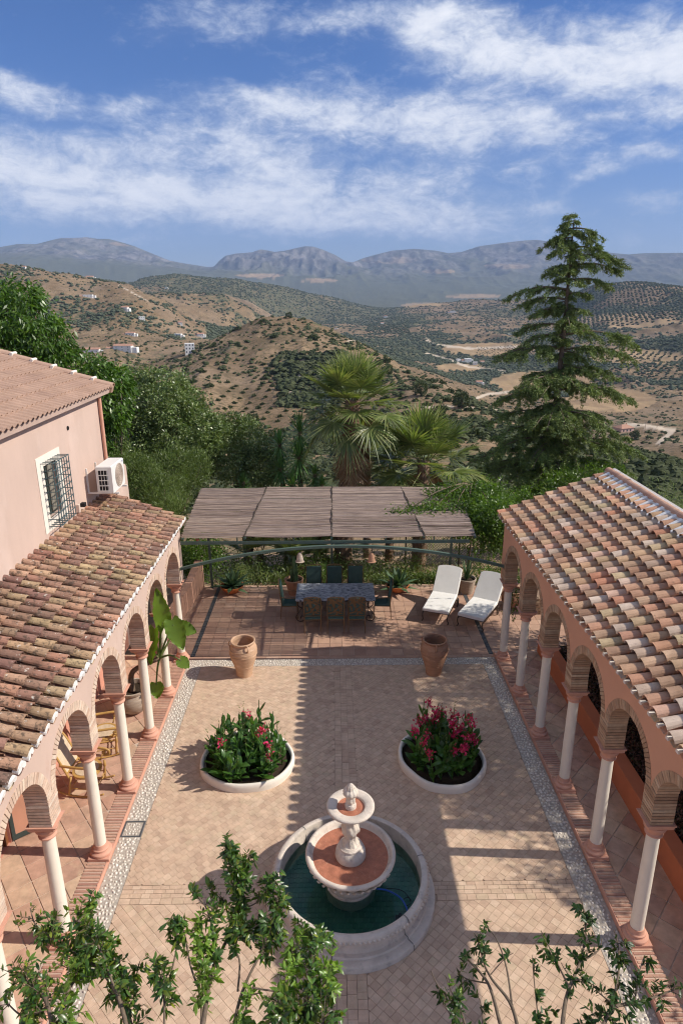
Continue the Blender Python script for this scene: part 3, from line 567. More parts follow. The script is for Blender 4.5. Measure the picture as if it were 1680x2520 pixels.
# ------------------------------------------------------------------ courtyard floor
court = MB(); court.box(-4.1, 4.1, 2.0, 15.7, -0.3, -0.016); court = tag(court.build('courtyard_floor', m_joint), kind='structure')
polys = []
xs = [(-3.7, -0.215), (0.215, 3.7)]
for (xa, xb) in xs:
    for (ya, yb) in ((3.6, 8.08), (8.44, 15.2)): polys += diag_grid(xa + 0.004, xb - 0.004, ya + 0.004, yb - 0.004, 0.122, 0.0042, 0.01, 0.02, stagger=0.5 if ya > 8 else 0.0)
for c0 in (-0.215, -0.070, 0.072):                                # centre path of three courses
    y = 3.6
    while y < 15.2:
        L = random.choice((0.10, 0.14, 0.17, 0.2)); y2 = min(15.2, y + L)
        polys.append([(c0 + 0.004, y), (c0 + 0.139, y), (c0 + 0.139, y2 - 0.006), (c0 + 0.004, y2 - 0.006)]); y = y2
for r0 in (8.085, 8.20, 8.285, 8.365):
    for (xa, xb) in xs:
        x = xa
        hh = {8.085: 0.109, 8.20: 0.079, 8.285: 0.074, 8.365: 0.072}[r0]
        while x < xb - 0.02:
            x2 = min(xb, x + random.choice((0.14, 0.15, 0.19))); polys.append([(x + 0.003, r0), (x2 - 0.003, r0), (x2 - 0.003, r0 + hh), (x + 0.003, r0 + hh)]); x = x2
FX, FY = 0.02, 8.25
polys = [q for q in polys if math.hypot(q[0][0] - FX, q[0][1] - FY) > 1.22]
BEDS = [(-2.02, 11.42, 0.93), (1.99, 11.36, 0.90)]
polys = [q for q in polys if all(math.hypot(q[0][0] - bx, q[0][1] - by) > br * 0.85 for bx, by, br in BEDS)]
lay(court, polys, 0.0, 0.03, m_paver, 'paver', 296, stuffname='smaller_pavers')
# pebble borders
def pebbles(name, rects, bedmat, parent=None):
    P = []
    for (x0, x1, y0, y1, sz) in rects:
        nx_, ny_ = int((x1 - x0) / sz), int((y1 - y0) / sz)
        for i in range(nx_):
            for j in range(ny_): P.append((x0 + (i + 0.5 + (0.5 if j % 2 else 0)) * (x1 - x0) / (nx_ + 0.5) + RNG.uniform(-.32, .32) * sz, y0 + (j + 0.5) * (y1 - y0) / ny_ + RNG.uniform(-.32, .32) * sz, sz))
    P = np.array(P); n = len(P); k = 7; a = RNG.uniform(0, 2 * pi, n); rx = P[:, 2] * RNG.uniform(.30, .62, n); ry = P[:, 2] * RNG.uniform(.26, .44, n); h = RNG.uniform(.006, .022, n)
    V = np.zeros((n, 2 * k + 1, 3)); 
    for q in range(k):
        t = 2 * pi * q / k; lx, ly = np.cos(t) * rx, np.sin(t) * ry; X_ = lx * np.cos(a) - ly * np.sin(a); Y_ = lx * np.sin(a) + ly * np.cos(a)
        V[:, q] = np.stack([P[:, 0] + X_, P[:, 1] + Y_, np.full(n, -0.012)], -1); V[:, k + q] = np.stack([P[:, 0] + X_ * .75, P[:, 1] + Y_ * .75, h * .75 - 0.004], -1)
    V[:, 2 * k] = np.stack([P[:, 0], P[:, 1], h], -1)
    F = []
    for q in range(k):
        r = (q + 1) % k; F += [(q, r, k + r), (q, k + r, k + q), (k + q, k + r, 2 * k)]
    F = (np.array(F)[None] + (np.arange(n) * (2 * k + 1))[:, None, None]).reshape(-1, 3)
    return tag(obj_np(name, V.reshape(-1, 3), F, m_pebble, parent, smooth=True), kind='stuff')
bed = MB(); bed.box(-4.08, -3.705, 3.0, 15.2, -0.02, -0.002); bed.box(3.705, 4.08, 3.0, 15.2, -0.02, -0.002); bed.box(-4.08, 4.08, 15.2, 15.54, -0.02, -0.002)
tag(bed.build('pebble_path', m_pebbed), kind='structure')
pebbles('pebbles', [(-4.07, -3.71, 4.0, 9.46, .068), (-4.07, -3.71, 9.86, 15.19, .068), (-4.05, -3.76, 9.52, 9.80, .052), (3.71, 4.07, 4.0, 15.19, .068), (-4.07, 4.07, 15.21, 15.53, .068)], m_pebbed)
fr = MB()
for a in ((-4.08, -3.71, 9.47, 9.50), (-4.08, -3.71, 9.82, 9.85), (-4.08, -4.05, 9.50, 9.82), (-3.74, -3.71, 9.50, 9.82)): fr.box(a[0], a[1], a[2], a[3], -0.01, 0.006)
dc = thing('drain_cover', 'square pebbled drain cover in a dark metal frame set in the left pebble border', 'drain cover', (-3.9, 9.66, 0)); fr.build('frame', m_slate, dc)
# terrace
GZ = 0.10
ter = MB(); ter.box(-5.6, 7.6, 15.70, 20.3, -0.4, -0.014); ter = tag(ter.build('terrace_floor', m_grout), kind='structure')
polys = []
for (xa, xb) in ((-5.6, -4.09), (-3.97, 3.97), (4.09, 7.6)):
    nx_ = max(1, round((xb - xa) / 0.335)); w = (xb - xa) / nx_; ny_ = 14; hgt = (20.3 - 15.70) / ny_
    for i in range(nx_):
        for j in range(ny_): polys.append([(xa + i * w + .005, 15.70 + j * hgt + .005), (xa + (i + 1) * w - .005, 15.70 + j * hgt + .005), (xa + (i + 1) * w - .005, 15.70 + (j + 1) * hgt - .005), (xa + i * w + .005, 15.70 + (j + 1) * hgt - .005)])
polys.sort(key=lambda q: q[0][1]); lay(ter, polys, 0.0, 0.03, m_ttile, 'tile', 290, stuffname='farther_tiles')
st = MB()
for k in range(24): st.box(-4.08 + k * 0.341, -4.08 + k * 0.341 + 0.333, 15.55, 15.69, -0.02, 0.002)
st.build('border_tiles', m_ttile, ter)
for xd in (-4.03, 4.03):
    d = MB(); 
    for k in range(46): d.box(xd - 0.052, xd + 0.052, 15.72 + k * 0.1, 15.81 + k * 0.1, -0.02, 0.003)
    d.build('drain_strip', m_slate, ter)
# gallery floors, raised a step
def gallery(side):
    sx = 1 if side == 'right' else -1
    xa, xb = (4.42, 5.3) if sx > 0 else (-5.92, -4.42)
    s = MB(); s.box(min(4.1 * sx, xb if sx > 0 else xa), max(4.1 * sx, xb if sx > 0 else xa), 2.0, 15.68, -0.3, GZ - 0.012)
    fl = tag(s.build('gallery_floor', m_grout), kind='structure')
    lay(fl, diag_grid(xa + .005, xb - .005, 3.2, 15.67, 0.385, 0.020, 0.1, 0.12, ang=38 if sx < 0 else 47), GZ, 0.03, m_gtile, 'tile', 200, 0.001, 0.003)
    e = MB(); x0, x1 = sorted((4.10 * sx, 4.42 * sx)); e.box(x0 + .004, x1 - .004, 2.4, 15.68, GZ - 0.05, GZ - 0.008); e.build('edge_bed', m_stripm, fl)
    me = MB(); me.bbox(-0.155, 0.155, -0.021, 0.021, -0.045, 0.006, 0.005); me = me.mesh('brick', m_strip)
    y = 4.6; k = 0
    while y < 15.62:
        inst('brick', me, fl, ((x0 + x1) / 2 + random.uniform(-.003, .003), y, GZ + random.uniform(-.002, .003))); y += 0.0665
    me = MB(); me.box(min(4.085 * sx, 4.10 * sx), max(4.085 * sx, 4.10 * sx), 2.0, 15.68, -0.02, GZ + 0.004); me.build('riser', m_terpink, fl)
    return fl
gL = gallery('left'); gR = gallery('right')

# ------------------------------------------------------------------ arcades
YC = {'left': [7.414 + 1.6 * k for k in range(-2, 6)], 'right': [7.312 + 1.6 * k for k in range(-2, 6)]}
base_m = MB(); base_m.bbox(-.18, .18, -.18, .18, 0, .055, .006); base_m.lathe([(.172, .055), (.182, .075), (.178, .10), (.160, .118), (.140, .125), (.136, .14), (.142, .152), (.140, .166), (.122, .178), (.112, .21), (.108, .245)], n=28)
base_m = base_m.mesh('base', m_terpink, True, 35)
shaft_m = MB(); shaft_m.lathe([(.098, .235), (.0975, 1.0), (.091, 1.97)], n=28); shaft_m = shaft_m.mesh('shaft', m_shaft, True, 50)
cap_m = MB(); cap_m.lathe([(.100, 1.955), (.122, 1.965), (.126, 1.985), (.112, 1.998), (.108, 2.02), (.118, 2.04), (.150, 2.08), (.158, 2.11), (.150, 2.135)], n=28)
def ring(hx, hy, z): return [(-hx, -hy, z), (hx, -hy, z), (hx, hy, z), (-hx, hy, z)]
def frustum(mb, rings, mi=0):
    vs = []; fs = []
    for r in rings: vs += r
    for i in range(len(rings) - 1):
        for k in range(4): fs.append((i * 4 + k, i * 4 + (k + 1) % 4, (i + 1) * 4 + (k + 1) % 4, (i + 1) * 4 + k))
    fs += [(3, 2, 1, 0), tuple(len(vs) - 4 + k for k in range(4))]; mb.add(vs, fs, mi)
frustum(cap_m, [ring(.13, .13, 2.13), ring(.15, .15, 2.145), ring(.17, .165, 2.165), ring(.175, .17, 2.175), ring(.175, .17, 2.20), ring(.20, .172, 2.205), ring(.205, .175, 2.225)])
cap_m = cap_m.mesh('capital', m_terpink, True, 32)
ORD = ['', 'nearest', 'second', 'third', 'fourth', 'fifth', 'sixth', 'last']
SPRING = 2.74; RI, RO = 0.655, 0.80; ABZ = GZ + 2.225
def arcade(side):
    sx = 1 if side == 'right' else -1; ys = YC[side]; X = 4.235 * sx
    lit = 'sunlit' if sx < 0 else 'shaded'
    for k, y in enumerate(ys):
        if k == 0: lab = 'column of the %s arcade below the bottom edge of the picture' % lit
        elif sx < 0: lab = ['', 'white column at the bottom left corner behind the citrus leaves', 'white column of the left arcade rising behind the citrus tree beside the green shuttered door', 'white column of the left arcade in front of the nearer cane rocking chair', 'white column of the left arcade next to the farther rocking chair', 'white column of the left arcade in front of the big grey planter', 'white column of the left arcade behind the elephant ear leaves', 'farthest white column of the left arcade beside the shaded terrace'][k]
        else: lab = ['', 'column of the right arcade below the right edge of the picture', 'nearest white column of the right arcade, lit along its right side, behind the dark twigs', 'white column of the right arcade second from the viewer with dappled sun on its base', 'white column of the right arcade third from the viewer beside the orange low wall', 'white column of the right arcade fourth from the viewer, level with the red flowers', 'white column of the right arcade fifth from the viewer with a wavy streak of sunlight', 'farthest white column of the right arcade beside the white lounger'][k]
        t = thing('column', lab, 'column', (X, y, GZ), 0, 'columns of the %s arcade' % side)
        inst('base', base_m, t, world=False, loc=(0, 0, 0)); inst('shaft', shaft_m, t, world=False, loc=(0, 0, 0)); inst('capital', cap_m, t, world=False, loc=(0, 0, 0))
    top = 3.86 if sx < 0 else 3.96; hw = 0.15; y_end = ys[-1] + 0.27
    wall = thing('arcade_wall', ('sunlit pink' if sx < 0 else 'shaded salmon pink') + ' arcade wall with round brick arches on the %s side of the court' % side, 'wall', (X, 9, 2.3))
    mb = MB(); xf, xb = X - hw, X + hw
    prof = []                                          # (y, lower edge)
    y = ys[0] - 0.8
    for k in range(len(ys) - 1):
        yc = (ys[k] + ys[k + 1]) / 2
        for q in range(0, 25):
            a = pi - pi * q / 24; prof.append((yc + (RO - .004) * math.cos(a), SPRING + (RO - .004) * math.sin(a)))
    prof = [(ys[0] - 0.3, SPRING)] + prof + [(ys[-1] + 0.16, SPRING), (ys[-1] + 0.165, ABZ), (y_end, ABZ)]
    vs = []; fs = []
    for (yy, zz_) in prof: vs += [(xf, yy, zz_), (xb, yy, zz_), (xf, yy, top), (xb, yy, top)]
    for i in range(len(prof) - 1):
        a = 4 * i; b = a + 4; fs += [(a, b, b + 2, a + 2), (a + 1, a + 3, b + 3, b + 1), (a, a + 1, b + 1, b)]
    e = 4 * (len(prof) - 1); fs += [(e, e + 1, e + 3, e + 2)]; mb.add(vs, fs); mb.build('render', m_pink if sx < 0 else m_pinkR, wall)
    core = MB(); wdg = MB()
    nb = 36
    # one wedge brick mesh, reused round every arch (local: radial = z, tangential = y)
    th = pi / nb; g = 0.16
    def wedge(x0, x1, r0, r1, ta): 
        vs = [(x, r * math.sin(a), r * math.cos(a)) for x in (x0, x1) for r, a in ((r0, -ta), (r0, ta), (r1, ta), (r1, -ta))]
        return vs, [(0, 1, 2, 3), (7, 6, 5, 4), (0, 4, 5, 1), (1, 5, 6, 2), (2, 6, 7, 3), (3, 7, 4, 0)]
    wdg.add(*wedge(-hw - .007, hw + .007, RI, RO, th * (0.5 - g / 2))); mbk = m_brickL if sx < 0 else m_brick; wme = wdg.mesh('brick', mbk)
    pb = MB(); pb.box(-hw - .007, hw + .007, -.148, .148, -.021, .021); pme = pb.mesh('brick', mbk)
    cnt = 0; vis = [k for k in range(len(ys) - 1) if k > 0]
    rest = MB()
    for k in range(len(ys) - 1):
        yc = (ys[k] + ys[k + 1]) / 2
        seg = []
        for q in range(41):
            a = pi * q / 40; seg.append((yc - math.cos(a) * (RI + .008), SPRING + math.sin(a) * (RI + .008), yc - math.cos(a) * (RO - .01), SPRING + math.sin(a) * (RO - .01)))
        vs = []; fs = []
        for (a, b, c, d) in seg: vs += [(X - hw + .006, a, b), (X + hw - .006, a, b), (X - hw + .006, c, d), (X + hw - .006, c, d)]
        for i in range(40):
            a = 4 * i; b = a + 4; fs += [(a, a + 1, b + 1, b), (a, b, b + 2, a + 2), (a + 1, a + 3, b + 3, b + 1)]
        core.add(vs, fs)
        for q in range(nb):
            a = (q + 0.5) * th - pi / 2
            Mx = Matrix.Translation((X + random.uniform(-.003, .003), yc, SPRING)) @ Matrix.Rotation(-a, 4, 'X')
            if k >= 1 and cnt < 245: inst('brick', wme, wall, M=Mx); cnt += 1
            else: rest.add([Mx @ v.co for v in wme.vertices], [tuple(p.vertices) for p in wme.polygons])
    for k, y in enumerate(ys):
        core.box(X - hw + .006, X + hw - .006, y - .135, y + .135, ABZ, SPRING + .12)
        n = 8
        for q in range(n):
            z = ABZ + (SPRING - ABZ) * (q + 0.5) / n
            Mx = Matrix.Translation((X + random.uniform(-.003, .003), y, z))
            if k >= 1 and cnt < 298: inst('brick', pme, wall, M=Mx); cnt += 1
            else: rest.add([Mx @ v.co for v in pme.vertices], [tuple(p.vertices) for p in pme.polygons])
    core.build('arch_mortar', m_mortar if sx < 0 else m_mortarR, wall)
    if rest.v: tag(rest.build('farther_bricks', mbk, wall), kind='stuff')
    return wall
arcade('left'); arcade('right')

# ------------------------------------------------------------------ barrel tiles
def barrel(L, w0, w1, seg=7, t=.013, up=0.95, name='tile', mat=None, plug=None):
    mb = MB(); vs = []; fs = []
    for (x, w) in ((0, w0), (L, w1)):
        for tt in (0, t):
            for k in range(seg + 1):
                a = pi * k / seg; vs.append((x, math.cos(a) * (w / 2 - tt), math.sin(a) * (w / 2 * up - tt) + (0 if tt == 0 else 0)))
    n = seg + 1
    for k in range(seg): fs += [(k, k + 1, 2 * n + k + 1, 2 * n + k), (n + k, n + n * 2 + k, n + n * 2 + k + 1, n + k + 1), (k, n + k, n + k + 1, k + 1)]
    fs += [(0, 2 * n, 3 * n, n), (n - 1, 2 * n - 1, 4 * n - 1, 3 * n - 1)]
    mb.add(vs, fs); return mb.mesh(name, mat, False)
def tile_roof(side, label):
    sx = 1 if side == 'right' else -1
    a = R_(21.4) if sx > 0 else R_(20.6); ex, ez = (3.98, 3.93) if sx > 0 else (-3.98, 3.83)
    pitch, ncourse, expo = (0.2550, 9, 0.310) if sx > 0 else (0.2480, 7, 0.293)
    y1 = 15.83; y0 = 3.4; nrow = int((y1 - y0) / pitch)
    U = Vector((math.cos(a) * sx, 0, math.sin(a))); Nn = Vector((-math.sin(a) * sx, 0, math.cos(a))); Yv = Nn.cross(U)
    def frame(s, y, h, tilt=0.0, rz=0.0):
        o = Vector((ex, y, ez)) + U * s + Nn * h
        m_ = Matrix.Identity(4)
        for i in range(3): m_[i][0] = U[i]; m_[i][1] = Yv[i]; m_[i][2] = Nn[i]; m_[i][3] = o[i]
        return m_ @ Matrix.Rotation(rz, 4, 'Z') @ Matrix.Rotation(tilt, 4, 'Y')
    S = ncourse * expo
    roof = thing('tiled_roof', label, 'roof', (ex, 10, ez))
    dk = MB()
    def P(s, y, h): return tuple(Vector((ex, y, ez)) + U * s + Nn * h)
    ye = y1 - 0.02
    dk.add([P(0.03, y0, -.02), P(S + .03, y0, -.02), P(S + .03, ye, -.02), P(.03, ye, -.02), P(0.03, y0, -.14), P(S + .03, y0, -.14), P(S + .03, ye, -.14), P(.03, ye, -.14)], [(0, 3, 2, 1), (4, 5, 6, 7), (0, 4, 7, 3), (3, 7, 6, 2), (1, 2, 6, 5), (0, 1, 5, 4)])
    dk.build('roof_deck', m_deck, roof)
    w0, w1 = (.205, .150) if sx > 0 else (.182, .132); L = expo * 1.28
    mat = m_tileR if sx > 0 else m_tileL
    me = barrel(L, w0, w1, 7, .013, .92 if sx > 0 else .85, 'tile', mat)
    tilt = math.atan((0.046 if sx > 0 else .034) / expo)
    # channel tiles, joined per roof
    ch = MB(); seg = 5
    for r in range(nrow + 1):
        y = y1 - 0.03 - (r + 0.5) * pitch
        for c in range(ncourse):
            for (s, hh) in ((c * expo - .03, .0), ((c + 1) * expo, .0)): pass
            vs = []
            for (s, ww, hh) in ((c * expo - .04, .13, .020), ((c + 1) * expo - .02, .16, .002)):
                for k in range(seg + 1):
                    q = pi * k / seg; vs.append(P(s, y + math.cos(q) * ww / 2, hh + .05 - math.sin(q) * .05))
            n = seg + 1; ch.add(vs, [(k, n + k, n + k + 1, k + 1) for k in range(seg)])
    tag(ch.build('channel_tiles', mat, roof), kind='stuff')
    cells = []
    for r in range(nrow):
        y = y1 - 0.03 - (r + 0.0) * pitch - (w0 / 2 - .03)
        for c in range(ncourse): cells.append((y, c))
    vis = [q for q in cells if q[0] > (5.75 if sx < 0 else 6.3)]
    vis.sort(key=lambda q: q[0] + q[1] * 0.0); keep = set(vis[:294])
    rest = MB(); mv = [v.co.copy() for v in me.vertices]; mf = [tuple(p.vertices) for p in me.polygons]
    for (y, c) in cells:
        s = c * expo + random.uniform(-.012, .012) + (0 if c else random.uniform(-.01, .01)); h = .038 + random.uniform(-.003, .004)
        Mx = frame(s, y + random.uniform(-.008, .008), h + .046, tilt * random.uniform(.8, 1.2), random.gauss(0, .022)) 
        if (y, c) in keep: inst('tile', me, roof, M=Mx)
        else: rest.add([Mx @ v for v in mv], mf)
    tag(rest.build('farther_tiles', mat, roof), kind='stuff')
    # mortar at the eave: white ends on the left, small mortar dabs on the right
    pl = MB(); n = 10
    for k in range(n + 1): pass
    def half_disc(w, up, t0, t1):
        mb = MB(); vs = []
        for x in (t0, t1):
            vs.append((x, -w / 2, -0.02)); 
            for k in range(n + 1):
                q = pi - pi * k / n; vs.append((x, math.cos(q) * w / 2, math.sin(q) * w / 2 * up))
            vs.append((x, w / 2, -0.02))
        kk = n + 3; fs = [tuple(range(kk)), tuple(range(2 * kk - 1, kk - 1, -1))] + [(i, kk + i, kk + (i + 1) % kk, (i + 1) % kk) for i in range(kk)]
        mb.add(vs, fs); return mb
    if sx < 0:
        pm = half_disc(.186, 1.0, -.026, .05).mesh('eave_plug', m_whitetile)
        for r in range(nrow):
            y = y1 - 0.03 - r * pitch - (w0 / 2 - .03)
            if y > 5.0: inst('eave_plug', pm, roof, M=frame(-.0, y, .040 + random.uniform(-.006, .006), tilt + random.uniform(-.15, .15), random.uniform(-.12, .12)))
    else:
        for r in range(nrow):
            y = y1 - 0.03 - (r + .5) * pitch - (w0 / 2 - .03) - 0.0
            pl.box(ex - .03, ex + .05, y - .03, y + .03, ez - .03, ez + .02)
        pl.build('eave_mortar', m_lime, roof)
    # cornice under the eave
    co = MB(); x_in, x_out = (ex, X_ := ex + .14 * sx)
    co.add([(ex + .035 * sx, y0, ez - .055), (ex + .11 * sx, y0, ez - .10), (ex + .3 * sx, y0, ez - .10), (ex + .3 * sx, y0, ez + .02), (ex + .035 * sx, y0, ez - .03)] + [(ex + .035 * sx, ye, ez - .055), (ex + .11 * sx, ye, ez - .10), (ex + .3 * sx, ye, ez - .10), (ex + .3 * sx, ye, ez + .02), (ex + .035 * sx, ye, ez - .03)],
           [(0, 1, 6, 5), (1, 2, 7, 6), (3, 4, 9, 8), (4, 0, 5, 9), (5, 6, 7, 8, 9), (2, 3, 8, 7)])
    co.build('cornice', m_pink if sx < 0 else m_lime, roof)
    if sx > 0:
        # white mortar fillets under the ridge and the ridge tiles
        fm = MB(); fm.add([(0, -.052, 0), (.38, -.066, .0), (.38, .066, 0), (0, .052, 0), (0.01, -.034, .085), (.38, -.052, .115), (.38, .052, .115), (.01, .034, .085)], [(0, 3, 2, 1), (4, 5, 6, 7), (0, 1, 5, 4), (1, 2, 6, 5), (2, 3, 7, 6), (3, 0, 4, 7)])
        fm = fm.mesh('mortar_fillet', m_whitetile)
        for r in range(nrow):
            y = y1 - 0.03 - (r + .5) * pitch - (w0 / 2 - .03)
            if y > 8.6: inst('mortar_fillet', fm, roof, M=frame(S - .34, y, .022, 0, random.uniform(-.05, .05)))
        rb = MB(); rb.add([P(S - .02, y0, .02), P(S + .26, y0, .02), P(S + .26, ye, .02), P(S - .02, ye, .02), P(S - .02, y0, .11), P(S + .26, y0, .11), P(S + .26, ye, .11), P(S - .02, ye, .11)], [(0, 1, 2, 3), (4, 7, 6, 5), (0, 4, 5, 1), (3, 2, 6, 7), (0, 3, 7, 4), (1, 5, 6, 2)]); rb.build('ridge_mortar', m_lime, roof)
        rme = barrel(.44, .20, .165, 8, .014, .9, 'ridge_tile', m_ridge)
        y = y1 + .02; k = 0; o = Vector((ex, 0, ez)) + U * (S + .11) + Nn * .085
        while y > 6.5:
            Mx = Matrix.Translation((o.x, y, o.z + random.uniform(-.004, .006))) @ Matrix.Rotation(-pi / 2, 4, 'Z') @ Matrix.Rotation(-.03 + random.uniform(-.01, .01), 4, 'Y') @ Matrix.Rotation(random.uniform(-.05, .05), 4, 'X')
            inst('ridge_tile', rme, roof, M=Mx); y -= .36
        # back slope and wall plate behind the ridge
        bk = MB(); r0 = Vector((ex, 0, ez)) + U * (S + .1)
        bk.box(r0.x - .02, r0.x + .18, y0, ye, 4.12, r0.z + .02); bk.build('wall_plate', m_pink, roof)
        for yy in (5.0, 9.4, 15.45):
            q = MB(); q.box(r0.x - .05, r0.x + .2, yy - .11, yy + .11, 0.5, 4.12); q.build('back_post', m_orange, roof)
    cb = MB(); cb.add([P(.30, y0, -.16), P(S, y0, -.16), P(S, ye, -.16), P(.30, ye, -.16), P(.30, y0, -.145), P(S, y0, -.145), P(S, ye, -.145), P(.30, ye, -.145)], [(0, 1, 2, 3), (4, 7, 6, 5), (0, 4, 5, 1), (3, 2, 6, 7)]); cb.build('ceiling_boards', m_wood, roof)
    for k in range(18):
        yb_ = y1 - .5 - k * .68; q = MB(); q.bar(P(.32, yb_, -.21), P(S - .02, yb_, -.21), .08, .09); q.build('rafter', m_wood, roof)
    return roof
tile_roof('left', 'weathered lichen covered barrel tile roof over the left gallery')
tile_roof('right', 'red and ochre barrel tile roof over the right gallery with a tiled ridge')
def smooth_pts(P, n=6):
    P = [Vector(p) for p in P]; out = []
    for i in range(len(P) - 1):
        p0, p1, p2, p3 = P[max(i - 1, 0)], P[i], P[i + 1], P[min(i + 2, len(P) - 1)]
        for k in range(n):
            t = k / n; out.append(0.5 * ((2 * p1) + (p2 - p0) * t + (2 * p0 - 5 * p1 + 4 * p2 - p3) * t * t + (3 * p1 - p0 - 3 * p2 + p3) * t ** 3))
    return out + [P[-1]]
# ------------------------------------------------------------------ house on the left
HX = -5.9
house = thing('house', 'pink rendered house with a corrugated tile roof above the left gallery', 'house', (HX - 2.5, 12, 0))
hm = MB()
# wall facing the court, with openings
def wall_x(mb, x, y0, y1, z0, z1, holes, th=0.35, mi=0):
    ysx = sorted({y0, y1} | {h[0] for h in holes} | {h[1] for h in holes}); zsx = sorted({z0, z1} | {h[2] for h in holes} | {h[3] for h in holes})
    for a, b in zip(ysx[:-1], ysx[1:]):
        for c, d in zip(zsx[:-1], zsx[1:]):
            if any(h[0] <= a and b <= h[1] and h[2] <= c and d <= h[3] for h in holes): continue
            mb.add([(x, a, c), (x, b, c), (x, b, d), (x, a, d)], [(0, 1, 2, 3)], mi)
    for h in holes:
        a, b, c, d = h; mb.add([(x, a, c), (x, b, c), (x, b, d), (x, a, d), (x - th, a, c), (x - th, b, c), (x - th, b, d), (x - th, a, d)], [(0, 4, 5, 1), (1, 5, 6, 2), (2, 6, 7, 3), (3, 7, 4, 0)], mi)
WIN = (12.62, 13.22, 4.98, 6.06)
DOORS = [(5.2, 6.1, GZ, 2.35), (8.15, 9.28, GZ, 2.35), (12.3, 13.3, GZ, 2.35)]
wall_x(hm, HX, 2.0, 16.30, 4.40, 7.04, [WIN])
hm.add([(HX, 16.30, 0), (HX - 7, 16.30, 0), (HX - 7, 16.30, 9.4), (HX, 16.30, 7.04)], [(0, 1, 2, 3)])
hm.add([(HX - .36, 2, 0), (HX - .36, 16.3, 0), (HX - .36, 16.3, 2.5), (HX - .36, 2, 2.5)], [(0, 1, 2, 3)])
hm.build('wall', m_pink, house)
lw = MB(); wall_x(lw, HX, 2.0, 16.30, 0.0, 4.40, DOORS); lw.build('gallery_wall', M('salmon_render', (0.60, 0.29, 0.21), 1.4, 0.08, 0.12, 50, 0.9, 0.15), house)
# roof of the house
ra = math.atan2(0.32, 1.0); HU = Vector((-math.cos(ra), 0, math.sin(ra))); HN = Vector((math.sin(ra), 0, math.cos(ra)))
hr = thing('roof', None, None, (0, 0, 0)); hr.parent = house; hr.location = -woff(house) * 1.0
del_ = None
def HP(s, y, h): return Vector((HX + .27, y, 7.07)) + HU * s + HN * h
rd = MB(); vs = [HP(s, y, h) for h in (-.01, -.12) for (s, y) in ((0.05, 2), (7.5, 2), (7.5, 16.5), (.05, 16.5))]
rd.add(vs, [(0, 3, 2, 1), (4, 5, 6, 7), (0, 4, 7, 3), (3, 7, 6, 2), (0, 1, 5, 4)]); rd.build('roof_deck', m_pink, hr)
tw, te = 0.412, 0.375
tm = MB(); K = 16; vs = []
for (s, hh) in ((0, .034), (te + .03, .002)):
    for k in range(K + 1):
        ph = 2 * 2 * pi * k / K; z = .036 + .036 * math.cos(ph); z = z if math.cos(ph) > -.4 else .022 + .001 * math.cos(ph)
        vs.append((s, -tw / 2 + tw * k / K, z + hh))
for k in range(K + 1): vs.append((0, -tw / 2 + tw * k / K, vs[k][2] - .018))
n = K + 1; tm.add(vs, [(k, n + k, n + k + 1, k + 1) for k in range(K)] + [(2 * n + k, k, k + 1, 2 * n + k + 1) for k in range(K)]); tm = tm.mesh('tile', m_concrete, False)
rest = MB(); cnt = 0
Yh = HN.cross(HU)
for c in range(10):
    y = 16.42 - tw / 2
    while y > 4:
        o = HP(c * te, y, 0.0); m_ = Matrix.Identity(4)
        for i in range(3): m_[i][0] = HU[i]; m_[i][1] = Yh[i]; m_[i][2] = HN[i]; m_[i][3] = o[i]
        m_ = m_ @ Matrix.Rotation(random.uniform(-.006, .006), 4, 'Z')
        if y > 9.6 and cnt < 298: inst('tile', tm, hr, M=m_); cnt += 1
        else: rest.add([m_ @ v.co for v in tm.vertices], [tuple(p.vertices) for p in tm.polygons])
        y -= tw
tag(rest.build('farther_tiles', m_concrete, hr), kind='stuff')
vt = barrel(.56, .27, .225, 8, .014, .75, 'verge_tile', m_concrete)
vj = MB(); vj.bbox(-.03, .03, -.135, .135, -.01, .108, .02); vj = vj.mesh('mortar_joint', m_lime)
for k in range(9):
    o = HP(0.0 + k * .49, 16.46, .045); m_ = Matrix.Identity(4)
    for i in range(3): m_[i][0] = HU[i]; m_[i][1] = Yh[i]; m_[i][2] = HN[i]; m_[i][3] = o[i]
    inst('verge_tile', vt, hr, M=m_ @ Matrix.Rotation(.03, 4, 'Y'))
    if k: inst('mortar_joint', vj, hr, M=m_)
vb = MB(); vb.add([HP(s, y, h) for h in (-.10, .06) for (s, y) in ((0, 16.40), (5, 16.40), (5, 16.54), (0, 16.54))], [(0, 3, 2, 1), (4, 5, 6, 7), (0, 1, 5, 4), (2, 3, 7, 6), (0, 4, 7, 3)]); vb.build('verge_board', m_concrete, hr)
# downpipe, corner moulding, little vent
dp = MB(); dp.tube([(HX + .055, 16.06, 7.0), (HX + .055, 16.06, 4.62)], .042, 10); dp.tube([(HX + .055, 16.06, 6.96), (HX + .055, 16.06, 7.0)], .055, 10); dp.build('downpipe', m_terpink, house, True, angle=40)
ve = MB(); ve.lathe([(.045, 0), (.045, .02), (.025, .02), (.025, .005)], (0, 0, 0), 14)
vo = bpy.data.objects.new('vent', ve.mesh('vent', m_black)); COL.objects.link(vo); vo.parent = house; vv = at(166.5, 1053.5, X=HX); vo.location = Vector(vv) - woff(house); vo.rotation_euler = (0, pi / 2, 0)
